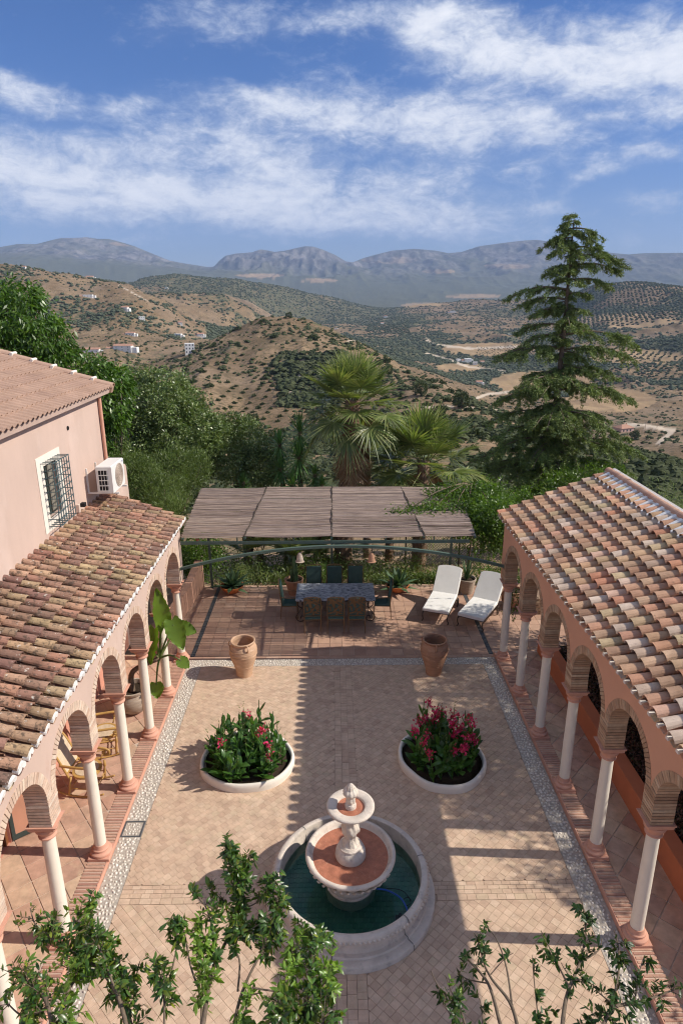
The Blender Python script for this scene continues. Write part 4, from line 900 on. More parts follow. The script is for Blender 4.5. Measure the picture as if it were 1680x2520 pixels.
# window with surround and iron cage
wn = thing('window', None, None, (0, 0, 0)); wn.parent = house; wn.location = -woff(house)
sr = MB(); t_ = .014
for (a, b, c, d) in ((12.33, 13.47, 6.06, 6.27), (12.33, 13.47, 4.74, 4.98), (12.33, 12.62, 4.98, 6.06), (13.22, 13.47, 4.98, 6.06)): sr.box(HX - .02, HX + t_, a, b, c, d)
sr.build('surround', m_white, wn)
fr = MB()
for (a, b, c, d) in ((12.62, 13.22, 5.98, 6.06), (12.62, 13.22, 4.98, 5.06), (12.62, 12.69, 5.06, 5.98), (13.15, 13.22, 5.06, 5.98), (12.90, 12.95, 5.06, 5.98)): fr.box(HX - .14, HX - .09, a, b, c, d)
fr.build('frame', m_shut, wn)
gl = MB(); gl.box(HX - .125, HX - .115, 12.68, 13.16, 5.05, 5.99); gl.build('pane', m_glass, wn)
sh = MB(); sh.box(HX - .085, HX - .06, 12.95, 13.19, 5.03, 6.02); sh.build('inner_shutter', M('grey_shutter', (0.22, 0.20, 0.16), 4, .1, .1), wn)
ya, yb, za, zb, xo = 12.50, 13.33, 4.86, 6.14, HX + .24
for k in range(8):
    y = ya + (yb - ya) * k / 7; q = MB(); q.bar((xo, y, za), (xo, y, zb), .014); q.bar((xo, y, zb), (HX, y, zb), .014); q.bar((xo, y, za), (HX, y, za), .014); q.build('grille_bar', m_grille, wn)
for k in range(10):
    z = za + (zb - za) * k / 9; q = MB(); q.bar((xo + .008, ya, z), (xo + .008, yb, z), .013); q.bar((xo, ya, z), (HX, ya, z), .013); q.bar((xo, yb, z), (HX, yb, z), .013); q.build('grille_hoop', m_grille, wn)
# wing wall beyond the corner
wg = MB(); pr = [(16.30, 0.0), (17.70, 0.0), (17.70, 4.72), (17.67, 4.83), (17.58, 4.89), (17.45, 4.90), (16.30, 4.90)]
vs = [(x, y, z) for x in (HX - .22, HX - .002) for y, z in pr]; k = len(pr); wg.add(vs, [tuple(range(k - 1, -1, -1)), tuple(range(k, 2 * k))] + [(i, (i + 1) % k, k + (i + 1) % k, k + i) for i in range(k)]); wg.build('wing_wall', m_pink, house)
# doors in the gallery
for i, (a, b, c, d) in enumerate(DOORS):
    dr = thing('door', None, None, (0, 0, 0)); dr.parent = house; dr.location = -woff(house)
    q = MB()
    for (ya_, yb_, za_, zb_) in ((a, a + .09, c, d), (b - .09, b, c, d), (a + .09, b - .09, d - .09, d)): q.box(HX - .16, HX - .05, ya_, yb_, za_, zb_)
    q.build('frame', m_wood, dr)
    q = MB(); q.box(HX - .13, HX - .10, a + .09, b - .09, c, d - .09); q.build('leaf', m_carve if i == 2 else m_wood, dr)
def shutter(y, ang, w=0.52):
    s = thing('shutter', None, None, (0, 0, 0)); s.parent = house; s.location = Vector((HX + .015, y, GZ + .03)) - woff(house); s.rotation_euler = (0, 0, ang)
    q = MB(); H = 2.2
    for (a, b, c, d) in ((0, .06, 0, H), (w - .06, w, 0, H), (.06, w - .06, 0, .10), (.06, w - .06, H - .08, H), (.06, w - .06, 1.02, 1.12), (.06, w - .06, 1.6, 1.66)): q.box(a, b, -.02, .02, c, d)
    q.build('frame', m_shut, s, world=False)
    q = MB(); q.box(.05, w - .05, -.006, .006, .08, H - .06); q.build('panel', M('salmon_panel', (.52, .26, .17), 3, .08, .1), s, world=False)
shutter(9.30, R_(38)); shutter(8.13, R_(-75)); shutter(6.12, R_(50))
# ------------------------------------------------------------------ air conditioner
ac = thing('air_conditioner', 'boxy white air conditioner unit on brackets on the pink house wall', 'air conditioner', (HX + .5, 15.0, 5.2))
x0, x1, y0_, y1_, z0_, z1_ = HX + .28, HX + .64, 14.62, 15.52, 4.92, 5.55
q = MB(); q.bbox(x0, x1, y0_, y1_, z0_, z1_, .018); q.build('casing', m_ac, ac)
q = MB(); cyc, czc = 15.12, 5.235
for r in (.27, .22, .18, .13, .09, .05): 
    pts = [(x1 + .012, cyc + r * math.cos(t), czc + r * math.sin(t)) for t in np.linspace(0, 2 * pi, 25)]; q.tube(pts, .006, 4, caps=False)
for k in range(12): a = k * pi / 6; q.bar((x1 + .012, cyc + .03 * math.cos(a), czc + .03 * math.sin(a)), (x1 + .012, cyc + .27 * math.cos(a), czc + .27 * math.sin(a)), .006)
q.build('fan_guard', m_acb, ac)
q = MB(); q.add([(x1 + .004, cyc + .275 * math.cos(t), czc + .275 * math.sin(t)) for t in np.linspace(0, 2 * pi, 29)[:-1]], [tuple(range(28))]); q.build('fan_recess', M('grey_recess', (.34, .29, .23), 3, .1, .05), ac)
q = MB(); q.box(x0 + .06, x1 - .10, y0_ - .006, y0_ - .002, z0_ + .06, z1_ - .08); q.build('side_recess', m_black, ac)
q = MB()
for k in range(5): z = z0_ + .06 + k * (z1_ - z0_ - .14) / 4; q.box(x0 + .05, x1 - .09, y0_ - .02, y0_ - .007, z - .008, z + .008)
for k in range(4): x = x0 + .055 + k * .065; q.box(x, x + .01, y0_ - .022, y0_ - .021, z0_ + .05, z1_ - .08)
q.build('side_grille', m_ac, ac)
q = MB(); q.add([(x1 + .003, 15.42, 5.47), (x1 + .003, 15.47, 5.47), (x1 + .003, 15.47, 5.51), (x1 + .003, 15.42, 5.51)], [(0, 1, 2, 3)]); q.build('badge', m_blue, ac)
q = MB(); q.tube(smooth_pts([(x0, 15.55, 5.0), (HX + .12, 15.66, 4.95), (HX + .03, 15.72, 4.75), (HX + .03, 15.74, 4.62)], 5), .018, 6); q.build('pipe', m_white, ac, True)
for yy in (14.76, 15.38):
    q = MB(); q.bar((HX, yy, z0_ - .03), (x1 + .08, yy, z0_ - .03), .04, .035); q.bar((HX + .02, yy, z0_ - .05), (HX + .02, yy, z0_ + .55), .035); q.build('bracket', m_ac, ac)
# lamp on the wall over the roof
wl = thing('wall_floodlight', 'small wall floodlight just above the left gallery roof by the window', 'light', (HX + .1, 14.0, 4.85)); lp = at(198, 1247, X=HX + .08)
q = MB(); q.bbox(HX, HX + .07, lp[1] - .05, lp[1] + .03, lp[2] - .12, lp[2] + .06, .01); q.build('body', m_acb, wl)
q = MB(); q.bbox(HX + .07, HX + .17, lp[1] + .03, lp[1] + .14, lp[2] - .02, lp[2] + .07, .01); q.build('head', m_black, wl)
q = MB(); q.tube([(HX + .03, lp[1], lp[2] - .12), (HX + .05, lp[1] + .02, lp[2] - .24), (HX + .02, lp[1] - .05, lp[2] - .3)], .007, 5); q.build('cable', m_black, wl)

# ------------------------------------------------------------------ right gallery back: low wall, planting bed, outer wall
lo = thing('low_wall', 'low orange wall with a wide flat top along the back of the right gallery', 'wall', (5.4, 9, 0))
q = MB(); q.bbox(5.25, 5.52, 2.0, 15.66, -.2, .60, .008); q.build('masonry', m_orange, lo)
ow = thing('garden_wall', 'outer orange garden wall behind the planting bed of the right gallery', 'wall', (6.8, 9, 0))
q = MB(); q.bbox(6.72, 6.92, 2.0, 15.30, -.4, 1.98, .008); q.build('masonry', m_orange, ow)
q = MB(); q.box(5.52, 6.72, 2.0, 15.6, -.3, .30); tag(q.build('planting_bed_soil', m_soil), kind='structure')

# ------------------------------------------------------------------ reed pergola
pg = thing('reed_pergola', 'green metal pergola roofed with dry reed mats over the terrace', 'pergola', (-.3, 17.7, 0))
YN, YF, ZP = 15.42, 19.93, 3.50
xs_near = [-4.02, -2.44, -.26, 2.06, 3.34]; xs_far = [-4.33, -2.29, -.25, 1.90, 3.66]
def mat_panel(k):
    n = 235; P0 = []; V = []; F = []
    for i in range(n):
        t = (i + .5) / n; y = YN + (YF - YN) * t + RNG.uniform(-.004, .004); xa = xs_near[k] * (1 - t) + xs_far[k] * t; xb = xs_near[k + 1] * (1 - t) + xs_far[k + 1] * t
        if RNG.random() < .05: continue
        e0, e1 = RNG.uniform(-.02, .035), RNG.uniform(-.035, .02); r = RNG.uniform(.0050, .0086); seg = 7; sk = RNG.uniform(-.012, .012)
        for s in range(seg + 1):
            u = s / seg; x = xa + e0 + (xb + e1 - xa - e0) * u; z = ZP + .03 - .035 * math.sin(pi * u) * (0.6 + .4 * math.sin(3 * t + k)) + .012 * math.sin(11 * t + 2 * k) + RNG.uniform(-.003, .003); yy = y + sk * (u - .5) + RNG.uniform(-.002, .002)
            V += [(x, yy - r, z), (x, yy, z + r), (x, yy + r, z), (x, yy, z - r)]
        b = len(V) - 4 * (seg + 1)
        for s in range(seg):
            for q_ in range(4): F.append((b + 4 * s + q_, b + 4 * s + (q_ + 1) % 4, b + 4 * s + 4 + (q_ + 1) % 4, b + 4 * s + 4 + q_))
    o = obj_np('reed_mat', V, F, m_reed, pg); tag(o, kind='stuff')
    return o
for k in range(4): mat_panel(k)
for k in range(1, 4):
    q = MB(); pts = [(xs_near[k] + (xs_far[k] - xs_near[k]) * t + .012 * math.sin(t * 40), YN + (YF - YN) * t, ZP + .042 + .012 * math.sin(11 * t + 2 * k)) for t in np.linspace(0, 1, 34)]
    q.tube(pts, .012, 5); q.build('lashing', m_rope, pg)
def beam(a, b, w, h, name='beam'):
    q = MB(); q.bar(a, b, w, h); return q.build(name, m_green, pg)
beam((-4.04, 15.47, 3.36), (3.20, 15.47, 3.36), .05, .075, 'front_beam'); beam((-4.3, 19.9, 3.42), (3.7, 19.9, 3.42), .06, .08, 'rear_beam')
for k in range(5): beam((xs_near[k] + (.03 if k == 0 else 0), 15.49, 3.455), (xs_far[k], 19.88, 3.455), .05, .05, 'cross_beam')
for x in (-2.62, -1.2, -.28, 1.1, 2.3): beam((x, 15.47, 3.40), (x, 15.47, 3.50), .03, .03, 'stub')
for x in (-4.25, -.27, 3.62, ): beam((x, 20.15, -.1), (x, 19.9, 3.40), .07, .07, 'post')
ar = MB(); pts = [(-4.06 + 8.16 * t, 15.33, 2.72 + .58 * (1 - (2 * t - 1) ** 2)) for t in np.linspace(0, 1, 25)]
ar.tube(pts, .052, 4, flat=.9); arc = thing('arched_beam', 'green metal beam bowed between the ends of the two galleries', 'beam', (0, 15.33, 2.7)); ar.build('rail', m_green, arc)
# clay bells
for i, (px, py) in enumerate(((738, 1382), (914, 1382))):
    p_ = at(px, py, Y=15.33); b = thing('clay_bell', ['pale clay bell hanging under the bowed beam above the left end of the table', 'darker clay bell hanging under the bowed beam above the right end of the table'][i], 'hanging bell', (p_[0], p_[1], p_[2]), 0, 'clay bells under the beam')
    q = MB(); q.lathe([(.115, 0), (.118, .012), (.095, .02), (.085, .07), (.075, .15), (.055, .21), (.025, .245), (.012, .25)], (0, 0, 0), 18); q.build('bell', m_potgrey if i == 0 else m_terra, b, True, world=False, angle=40)
    q = MB(); q.tube([(0, 0, .245), (0, 0, .40)], .006, 5); q.build('cord', m_rope, b, world=False)
# ------------------------------------------------------------------ fountain
ft = thing('fountain', 'tiered white stone fountain with a carved bowl standing in a round green tiled basin', 'fountain', (FX, FY, 0))
def W_(p): return (FX, FY, p)
q = MB(); q.lathe([(1.395, -.01), (1.395, .08), (1.385, .10), (1.36, .11), (1.275, .115), (1.262, .145), (1.205, .155), (1.188, .18), (1.18, .31), (1.19, .345), (1.225, .36), (1.262, .385), (1.272, .43), (1.262, .475), (1.235, .497), (1.185, .503), (1.16, .495), (1.15, .47), (1.145, .10), (1.135, .06)], (FX, FY, 0), 96, caps=False, sx=.975, sy=.975)
q.build('basin_wall', m_stone, ft, True, angle=40)
q = MB()                                                         # carved egg moulding round the basin rim
for k in range(110):
    a = 2 * pi * k / 110; q.lathe([(.001, -.03), (.022, -.018), (.027, 0), (.02, .02), (.001, .028)], (FX + 1.238 * math.cos(a), FY + 1.238 * math.sin(a), .425), 6)
q.build('egg_moulding', m_stone, ft, True)
for k in range(6):
    a = R_(12 + 60 * k + (4 if k == 4 else 0)); q = MB(); c_, s_ = math.cos(a), math.sin(a)
    prof = [(1.40, 0), (1.40, .085), (1.36, .114), (1.278, .12), (1.266, .15), (1.205, .16), (1.186, .30), (1.23, .362), (1.278, .43), (1.266, .48), (1.238, .503), (1.185, .509), (1.15, .498), (1.14, .2)]
    vs = []
    for (r, z) in prof:
        for w in (-.007, .007): vs.append((FX + r * .977 * c_ - w * s_, FY + r * .977 * s_ + w * c_, z))
    q.add(vs, [(2 * i, 2 * i + 2, 2 * i + 3, 2 * i + 1) for i in range(len(prof) - 1)]); q.build('joint', m_fjoint, ft)
q = MB(); q.lathe([(1.11, .058)], (FX, FY, 0), 64); q.v = q.v; q.f = [tuple(range(64))]; q.m = [0]; q.build('basin_floor', m_hexg, ft)
hexs = []; s = .062
for i in range(-14, 15):
    for j in range(-14, 15):
        x = FX + (i + (.5 if j % 2 else 0)) * s * math.sqrt(3); y = FY + j * s * 1.5
        if math.hypot(x - FX, y - FY) < 1.07 and math.hypot(x - FX, y - FY) > .38: hexs.append((x, y))
hx = MB(); hx.prism([((s - .005) * math.cos(pi / 6 + k * pi / 3), (s - .005) * math.sin(pi / 6 + k * pi / 3)) for k in range(6)], -.004, .004); hme = hx.mesh('tile', m_gtilehex)
hexs.sort(key=lambda p: p[1]); rest = MB()
for i, (x, y) in enumerate(hexs):
    if i < 290: inst('tile', hme, ft, (x, y, .064 + random.uniform(-.001, .001)))
    else: rest.add([(v.co.x + x, v.co.y + y, v.co.z + .064) for v in hme.vertices], [tuple(p.vertices) for p in hme.polygons])
if rest.v: tag(rest.build('farther_tiles', m_gtilehex, ft), kind='stuff')
mw = bpy.data.materials.new('pool_water'); mw.use_nodes = True; t = mw.node_tree; t.nodes.clear(); o_ = N(t, 'ShaderNodeOutputMaterial')
tr = N(t, 'ShaderNodeBsdfTransparent'); tr.inputs[0].default_value = (.62, .82, .74, 1); gl_ = N(t, 'ShaderNodeBsdfGlossy'); gl_.inputs['Roughness'].default_value = .03; fz = N(t, 'ShaderNodeFresnel'); fz.inputs[0].default_value = 1.33
bn = N(t, 'ShaderNodeBump'); nz_ = N(t, 'ShaderNodeTexNoise'); nz_.inputs['Scale'].default_value = 9; bn.inputs['Strength'].default_value = .06; t.links.new(nz_.outputs[0], bn.inputs['Height']); t.links.new(bn.outputs[0], gl_.inputs['Normal'])
mx = N(t, 'ShaderNodeMixShader'); t.links.new(fz.outputs[0], mx.inputs[0]); t.links.new(tr.outputs[0], mx.inputs[1]); t.links.new(gl_.outputs[0], mx.inputs[2]); t.links.new(mx.outputs[0], o_.inputs[0])
q = MB(); q.lathe([(1.117, .24)], (FX, FY, 0), 64); q.f = [tuple(range(64))]; q.m = [0]; q.build('water', mw, ft)
def carved(a, i, r): return 0
q = MB(); q.lathe([(.40, .06), (.40, .22), (.385, .26), (.35, .275)], (FX, FY, 0), 48); q.build('pedestal_foot', m_stone, ft, True, angle=40)
q = MB(); q.lathe([(.36, .26), (.372, .30), (.36, .36), (.31, .42), (.285, .46), (.30, .49), (.34, .50)], (FX, FY, 0), 96, wob=lambda a, i, r: .016 * abs(math.sin(a * 13)) * (1 if 0 < i < 4 else 0)); q.build('petal_band', m_stone, ft, True, angle=50)
q = MB(); q.lathe([(.30, .47), (.36, .50), (.46, .56), (.57, .65), (.645, .73), (.665, .765), (.655, .785), (.70, .80), (.715, .825), (.705, .85), (.675, .862), (.645, .85), (.625, .80), (.58, .755), (.02, .745)], (FX, FY, 0), 120, caps=False, wob=lambda a, i, r: (.020 * math.sin(a * 22 + i * 1.1) + .01 * math.sin(a * 44 + i)) * (1 if 1 < i < 5 else 0)); q.build('bowl', m_stone, ft, True, angle=55)
q = MB()
for k in range(40):                                               # acanthus leaves round the bowl
    a = 2 * pi * k / 40
    pts = [(FX + r * math.cos(a + tw_), FY + r * math.sin(a + tw_), z) for r, z, tw_ in ((.50, .575, 0), (.585, .64, .04), (.655, .70, .09), (.69, .745, .10))]; q.tube(pts, [.012, .022, .024, .010], 6)
q.build('carved_leaves', m_stone, ft, True)
q = MB(); q.lathe([(.600, .772)], (FX, FY, 0), 48); q.f = [tuple(range(48))]; q.m = [0]; q.build('sediment', m_rust, ft)
q = MB(); q.lathe([(.235, .765), (.245, .80), (.235, .88), (.215, .93), (.185, .955), (.19, .97), (.185, .99), (.165, 1.0), (.15, 1.02)], (FX, FY, 0), 40, sx=1.0); q.build('column_foot', m_stone, ft, True, angle=40)
q = MB(); q.lathe([(.15, 1.0), (.12, 1.05), (.09, 1.12), (.085, 1.18), (.11, 1.22), (.135, 1.28), (.14, 1.34), (.12, 1.40), (.10, 1.43), (.12, 1.46), (.14, 1.52), (.12, 1.58), (.10, 1.60), (.13, 1.64)], (FX, FY, 0), 60, caps=False, wob=lambda a, i, r: .012 * math.sin(a * 5 + i * 1.7) + .006 * math.sin(a * 11 + i)); q.build('carved_stem', m_stone, ft, True)
q = MB(); q.lathe([(.10, 1.60), (.16, 1.625), (.26, 1.66), (.34, 1.70), (.368, 1.725), (.370, 1.75), (.355, 1.765), (.32, 1.768), (.235, 1.755), (.215, 1.74), (.205, 1.68), (.02, 1.67)], (FX, FY, 0), 64, caps=False); q.build('upper_basin', m_stone, ft, True, angle=50)
q = MB(); q.lathe([(.214, 1.718)], (FX, FY, 0), 40); q.f = [tuple(range(40))]; q.m = [0]; q.build('upper_sediment', m_rust, ft)
q = MB(); q.lathe([(.085, 1.68), (.088, 1.76), (.08, 1.79), (.06, 1.80), (.066, 1.83), (.075, 1.86), (.062, 1.90), (.065, 1.93), (.058, 1.95)], (FX, FY, 0), 40, wob=lambda a, i, r: .007 * math.sin(a * 6 + i) * (i > 2)); q.build('finial_stem', m_stone, ft, True, angle=50)
q = MB(); q.lathe([(.05, 1.94), (.10, 1.955), (.118, 1.99), (.112, 2.025), (.085, 2.05), (.065, 2.06), (.062, 2.09), (.045, 2.12), (.016, 2.15), (.001, 2.155)], (FX, FY, 0), 72, wob=lambda a, i, r: (.012 * abs(math.sin(a * 5)) - .006) * (0 < i < 8)); q.build('finial', m_stone, ft, True, angle=60)
hs = thing('blue_hose', 'bright blue hose curving through the green fountain basin', 'hose', (.6, 7.9, .2)); q = MB()
hp = [at(936, 2190, Z=.30), at(975, 2198, Z=.30), at(1000, 2225, Z=.27), at(1006, 2255, Z=.2), at(998, 2275, Z=.1)]
hp = [at(925, 2187, Z=.29), at(955, 2192, Z=.29), at(985, 2210, Z=.28), at(1000, 2235, Z=.27), at(1005, 2262, Z=.2)]
q.tube(smooth_pts(hp), .013, 8); q.build('pipe', m_blue, hs, True)
q = MB(); q.tube(smooth_pts([at(950, 2186, Z=.285), at(985, 2190, Z=.285), at(1003, 2205, Z=.28), at(1010, 2222, Z=.27), at(998, 2228, Z=.27), at(992, 2215, Z=.27), at(1002, 2208, Z=.27), at(1012, 2216, Z=.25)]), .006, 6)
pu = thing('pump', 'small black pump with a coiled cable lying in the fountain basin', 'pump', (.62, 7.6, .1)); q.build('cable', m_black, pu, True)
pc = at(984, 2262, Z=.12); q = MB(); q.bbox(pc[0] - .07, pc[0] + .07, pc[1] - .06, pc[1] + .05, .065, .17, .015); q.lathe([(.025, .17), (.025, .22)], (pc[0], pc[1], 0), 10); q.build('body', m_black, pu)

# ------------------------------------------------------------------ terracotta jars
def jar(x, y, label, mat, rz):
    j = thing('terracotta_jar', label, 'jar', (x, y, 0), rz, 'terracotta jars on the pebble border'); q = MB()
    pr = [(.20, 0), (.205, .04), (.215, .15), (.26, .32), (.315, .48), (.345, .62), (.350, .72), (.33, .80), (.30, .86), (.275, .89), (.265, .905), (.29, .925), (.31, .95), (.312, .975), (.295, .985), (.27, .975), (.262, .93), (.28, .87), (.31, .75), (.29, .5), (.20, .2), (.01, .15)]
    q.lathe(pr, (0, 0, 0), 40, wob=lambda a, i, r: .004 * math.sin(3 * a + i) + .002 * math.sin(9 * a), caps=False); q.build('body', mat, j, True, world=False, angle=45)
    for z, r in ((.30, .253), (.62, .346), (.70, .352), (.78, .341)):
        q = MB(); q.tube([(r * math.cos(t), r * math.sin(t), z + .003 * math.sin(20 * t)) for t in np.linspace(0, 2 * pi, 61)], .007, 5, caps=False); q.build('band', mat, j, True, world=False)
    for k in range(3):
        a = R_(-90 + 120 * k + 10); c_, s_ = math.cos(a), math.sin(a); q = MB()
        q.tube([(r * c_, r * s_, z) for r, z in ((.30, .955), (.345, .93), (.365, .88), (.355, .83), (.33, .80))], [.02, .017, .015, .017, .022], 8); q.build('handle', mat, j, True, world=False)
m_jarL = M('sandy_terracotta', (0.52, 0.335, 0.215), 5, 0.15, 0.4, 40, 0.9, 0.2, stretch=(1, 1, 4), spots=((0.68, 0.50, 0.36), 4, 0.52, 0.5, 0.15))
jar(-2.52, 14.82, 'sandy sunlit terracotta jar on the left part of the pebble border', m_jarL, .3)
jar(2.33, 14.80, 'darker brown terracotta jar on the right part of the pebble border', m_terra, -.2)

# ------------------------------------------------------------------ round flower beds
def bed_ring(x, y, r, label, seed):
    b = thing('round_flower_bed', label, 'planter', (x, y, 0), 0, 'round white flower beds'); q = MB(); ph = seed * 1.7
    wob = lambda a, i, rr: .035 * math.sin(2 * a + ph) + .018 * math.sin(3 * a + ph * 2) + .008 * math.sin(7 * a + ph)
    q.lathe([(r, -.01), (r + .005, .10), (r - .005, .155), (r - .025, .178), (r - .058, .176), (r - .075, .15), (r - .08, .06)], (x, y, 0), 64, wob=wob, caps=False); q.build('rim', m_white, b, True)
    q = MB(); q.lathe([(r - .06, .085), (r * .5, .11), (.01, .12)], (x, y, 0), 32, wob=lambda a, i, rr: .03 * math.sin(5 * a + i)); q.build('soil', m_soil, b, True)
bed_ring(*BEDS[0], 'round white rimmed flower bed with sparse pink cannas, half in sun', 1); bed_ring(*BEDS[1], 'round white rimmed flower bed full of red cannas standing in the shade', 2)
SNIP = None
# ------------------------------------------------------------------ table and chairs
tb = thing('dining_table', 'long table with a blue and white marbled top on scrolled iron legs', 'table', (-.17, 18.11, 0))
q = MB(); q.bbox(-1.34, 1.0, 17.52, 18.70, .735, .78, .008); q.build('table_top', m_marble, tb)
q = MB(); q.box(-1.30, .96, 17.56, 18.66, .70, .732); q.build('apron', m_iron, tb)
for sx_, xx in ((-1, -1.16), (1, .82)):
    for yy in (17.66, 18.56):
        q = MB(); s_ = sx_
        P = smooth_pts([(xx, yy, .71), (xx - .02 * s_, yy, .50), (xx + .10 * s_, yy, .30), (xx + .18 * s_, yy, .14), (xx + .08 * s_, yy, .02), (xx - .06 * s_, yy, .06), (xx - .06 * s_, yy, .17), (xx + .03 * s_, yy, .19), (xx + .04 * s_, yy, .11)]); q.tube(P, .014, 6); q.build('leg', m_iron, tb, True)
    q = MB(); q.bar((xx, 17.66, .16), (xx, 18.56, .16), .02); q.build('stretcher', m_iron, tb)
def cast_chair():
    t = thing('garden_chair', 'x', 'chair'); w = .235
    q = MB(); q.bbox(-w, w, -.23, .23, .43, .49, .015); q.build('seat_cushion', m_cush, t, world=False)
    q = MB()
    for x in (-w, w): q.bar((x, -.23, .42), (x, .23, .42), .022)
    for y in (-.23, .23): q.bar((-w, y, .42), (w, y, .42), .022)
    q.build('seat_frame', m_bronze, t, world=False)
    for x in (-w, w):
        q = MB(); q.tube([(x, .225, .42), (x * 1.02, .24, .0)], [.014, .011], 6); q.build('leg', m_bronze, t, world=False)
        q = MB(); q.tube([(x, -.30, 1.12), (x, -.27, .8), (x, -.235, .5), (x, -.235, .42), (x * 1.02, -.28, 0)], [.014, .015, .015, .015, .011], 6); q.build('leg', m_bronze, t, world=False)
        q = MB(); q.tube(smooth_pts([(x, -.26, .72), (x * 1.12, -.05, .70), (x * 1.12, .17, .68), (x * 1.05, .23, .58), (x, .22, .42)], 4), .012, 6); q.build('armrest', m_bronze, t, True, world=False)
    q = MB(); q.tube([(-w, -.30, 1.12), (-w * .5, -.306, 1.155), (0, -.308, 1.165), (w * .5, -.306, 1.155), (w, -.30, 1.12)], .016, 6); q.bar((-w, -.24, .55), (w, -.24, .55), .018); q.bar((-w, -.268, .98), (w, -.268, .98), .012)
    rr = random.Random(5)
    for k in range(58):                                           # cast leaves of the back, turned every way
        cx_, cz = rr.uniform(-.18, .18), rr.uniform(.62, 1.10); a = rr.uniform(0, pi); l, ww = .062, .020; yb_ = -.245 - (cz - .5) * .09
        pts = [(-l, 0), (-l * .3, ww), (l * .4, ww * .8), (l, 0), (l * .4, -ww * .8), (-l * .3, -ww)]
        pp = [(cx_ + u * math.cos(a) - v * math.sin(a), cz + u * math.sin(a) + v * math.cos(a)) for u, v in pts]
        q.add([(x, yb_ - .006, z) for x, z in pp] + [(x, yb_ + .006, z) for x, z in pp], [(5, 4, 3, 2, 1, 0), (6, 7, 8, 9, 10, 11)] + [(i, (i + 1) % 6, 6 + (i + 1) % 6, 6 + i) for i in range(6)])
    q.build('cast_back', m_bronze, t, world=False)
    q = MB(); Mb = Matrix.Translation((0, -.195, .50)) @ Matrix.Rotation(R_(7), 4, 'X'); q.bbox(-w + .01, w - .01, -.02, .03, .0, .62, .012, M=Mb); q.build('back_cushion', m_cush, t, world=False)
    return t
ch0 = cast_chair()
spots = [(-.83, 17.20, 0, 'near side chair of the table at the left, its cast bronze back to the viewer'), (-.16, 17.20, 0, 'near side chair of the table in the middle, its cast bronze back to the viewer'), (.44, 17.20, 0, 'near side chair of the table at the right, its cast bronze back to the viewer'),
         (-.84, 19.0, pi, 'green cushioned chair facing the viewer, left one behind the marbled table'), (-.19, 19.0, pi, 'green cushioned chair facing the viewer, middle one behind the marbled table'), (.47, 19.0, pi, 'green cushioned chair facing the viewer, right one behind the marbled table'),
         (-1.55, 18.08, -pi / 2 + .08, 'chair at the left head of the table turned sideways'), (1.24, 18.05, pi / 2 - .08, 'chair at the right head of the table turned sideways')]
for i, (x, y, rz, lab) in enumerate(spots):
    c = ch0 if i == 0 else copy_tree(ch0)
    c.location = (x, y, 0); c.rotation_euler = (0, 0, rz + random.uniform(-.03, .03)); c['label'] = lab; c['group'] = 'chairs round the marbled table'
# ------------------------------------------------------------------ loungers
def lounger():
    t = thing('sun_lounger', 'x', 'sun lounger'); w = .38
    q = MB()                                                      # local: foot end at y=0, head towards +y
    for x in (-w, w): q.bar((x, 0, .32), (x, 1.28, .32), .025)
    for y in (0, .65, 1.28): q.bar((-w, y, .32), (w, y, .32), .022)
    for k in range(14):
        y = .08 + k * .09
        for x in (-w - .005, w + .005): q.bar((x, y, .24 + .0 * k), (x, y + .05, .31), .012)
    for x in (-w, w): q.bar((x, .02, .24), (x, 1.28, .24), .014)
    q.build('frame', m_iron, t, world=False)
    q = MB()
    for x in (-w, w): q.tube([(x, 1.25, .33), (x, 1.62, .62), (x, 1.95, 1.0)], .014, 6)
    q.bar((-w, 1.60, .60), (w, 1.60, .60), .02); q.bar((-w, 1.6, .6), (-w, 1.75, .26), .016); q.bar((w, 1.6, .6), (w, 1.75, .26), .016); q.build('back_frame', m_iron, t, world=False)
    for x in (-w, w):
        q = MB(); q.tube(smooth_pts([(x, .02, .32), (x * .98, -.06, .24), (x * .98, -.03, .12), (x, .05, .04), (x * 1.02, .0, .0), (x * 1.02, -.05, .03)], 4), .015, 6); q.build('leg', m_iron, t, True, world=False)
        q = MB(); q.tube([(x, 1.2, .32), (x, 1.3, .12)], .014, 6); q.build('leg', m_iron, t, world=False)
        q = MB(); q.tube([(x * 1.08, 1.3 + .13 * math.cos(a), .135 + .13 * math.sin(a)) for a in np.linspace(0, 2 * pi, 21)], .014, 6, caps=False)
        for k in range(4): a = k * pi / 4; q.bar((x * 1.08, 1.3 - .13 * math.cos(a), .135 - .13 * math.sin(a)), (x * 1.08, 1.3 + .13 * math.cos(a), .135 + .13 * math.sin(a)), .01)
        q.build('wheel', m_iron, t, world=False)
    q = MB(); q.bbox(-w - .01, w + .01, -.03, 1.27, .34, .43, .02); q.build('seat_cushion', m_cushw, t, world=False)
    q = MB(); Mb = Matrix.Translation((0, 1.27, .34)) @ Matrix.Rotation(R_(42), 4, 'X'); n = 9; L = 1.0; pts = [(-w - .01, 0), (w + .01, 0), (w + .01, L * .90)] + [((w + .01) * math.cos(a), L * .90 + .10 * math.sin(a)) for a in np.linspace(.2, pi - .2, n)] + [(-w - .01, L * .90)]
    k = len(pts); q.add([Mb @ Vector((x, y, z)) for z in (0, .075) for x, y in pts] + [Mb @ Vector((x * .965, y * .985 + .006, .088)) for x, y in pts], [tuple(range(k - 1, -1, -1)), tuple(range(2 * k, 3 * k))] + [(i + a * k, (i + 1) % k + a * k, k * (a + 1) + (i + 1) % k, k * (a + 1) + i) for i in range(k) for a in (0, 1)]); q.build('back_cushion', m_cushw, t, world=False)
    return t
l0 = lounger()
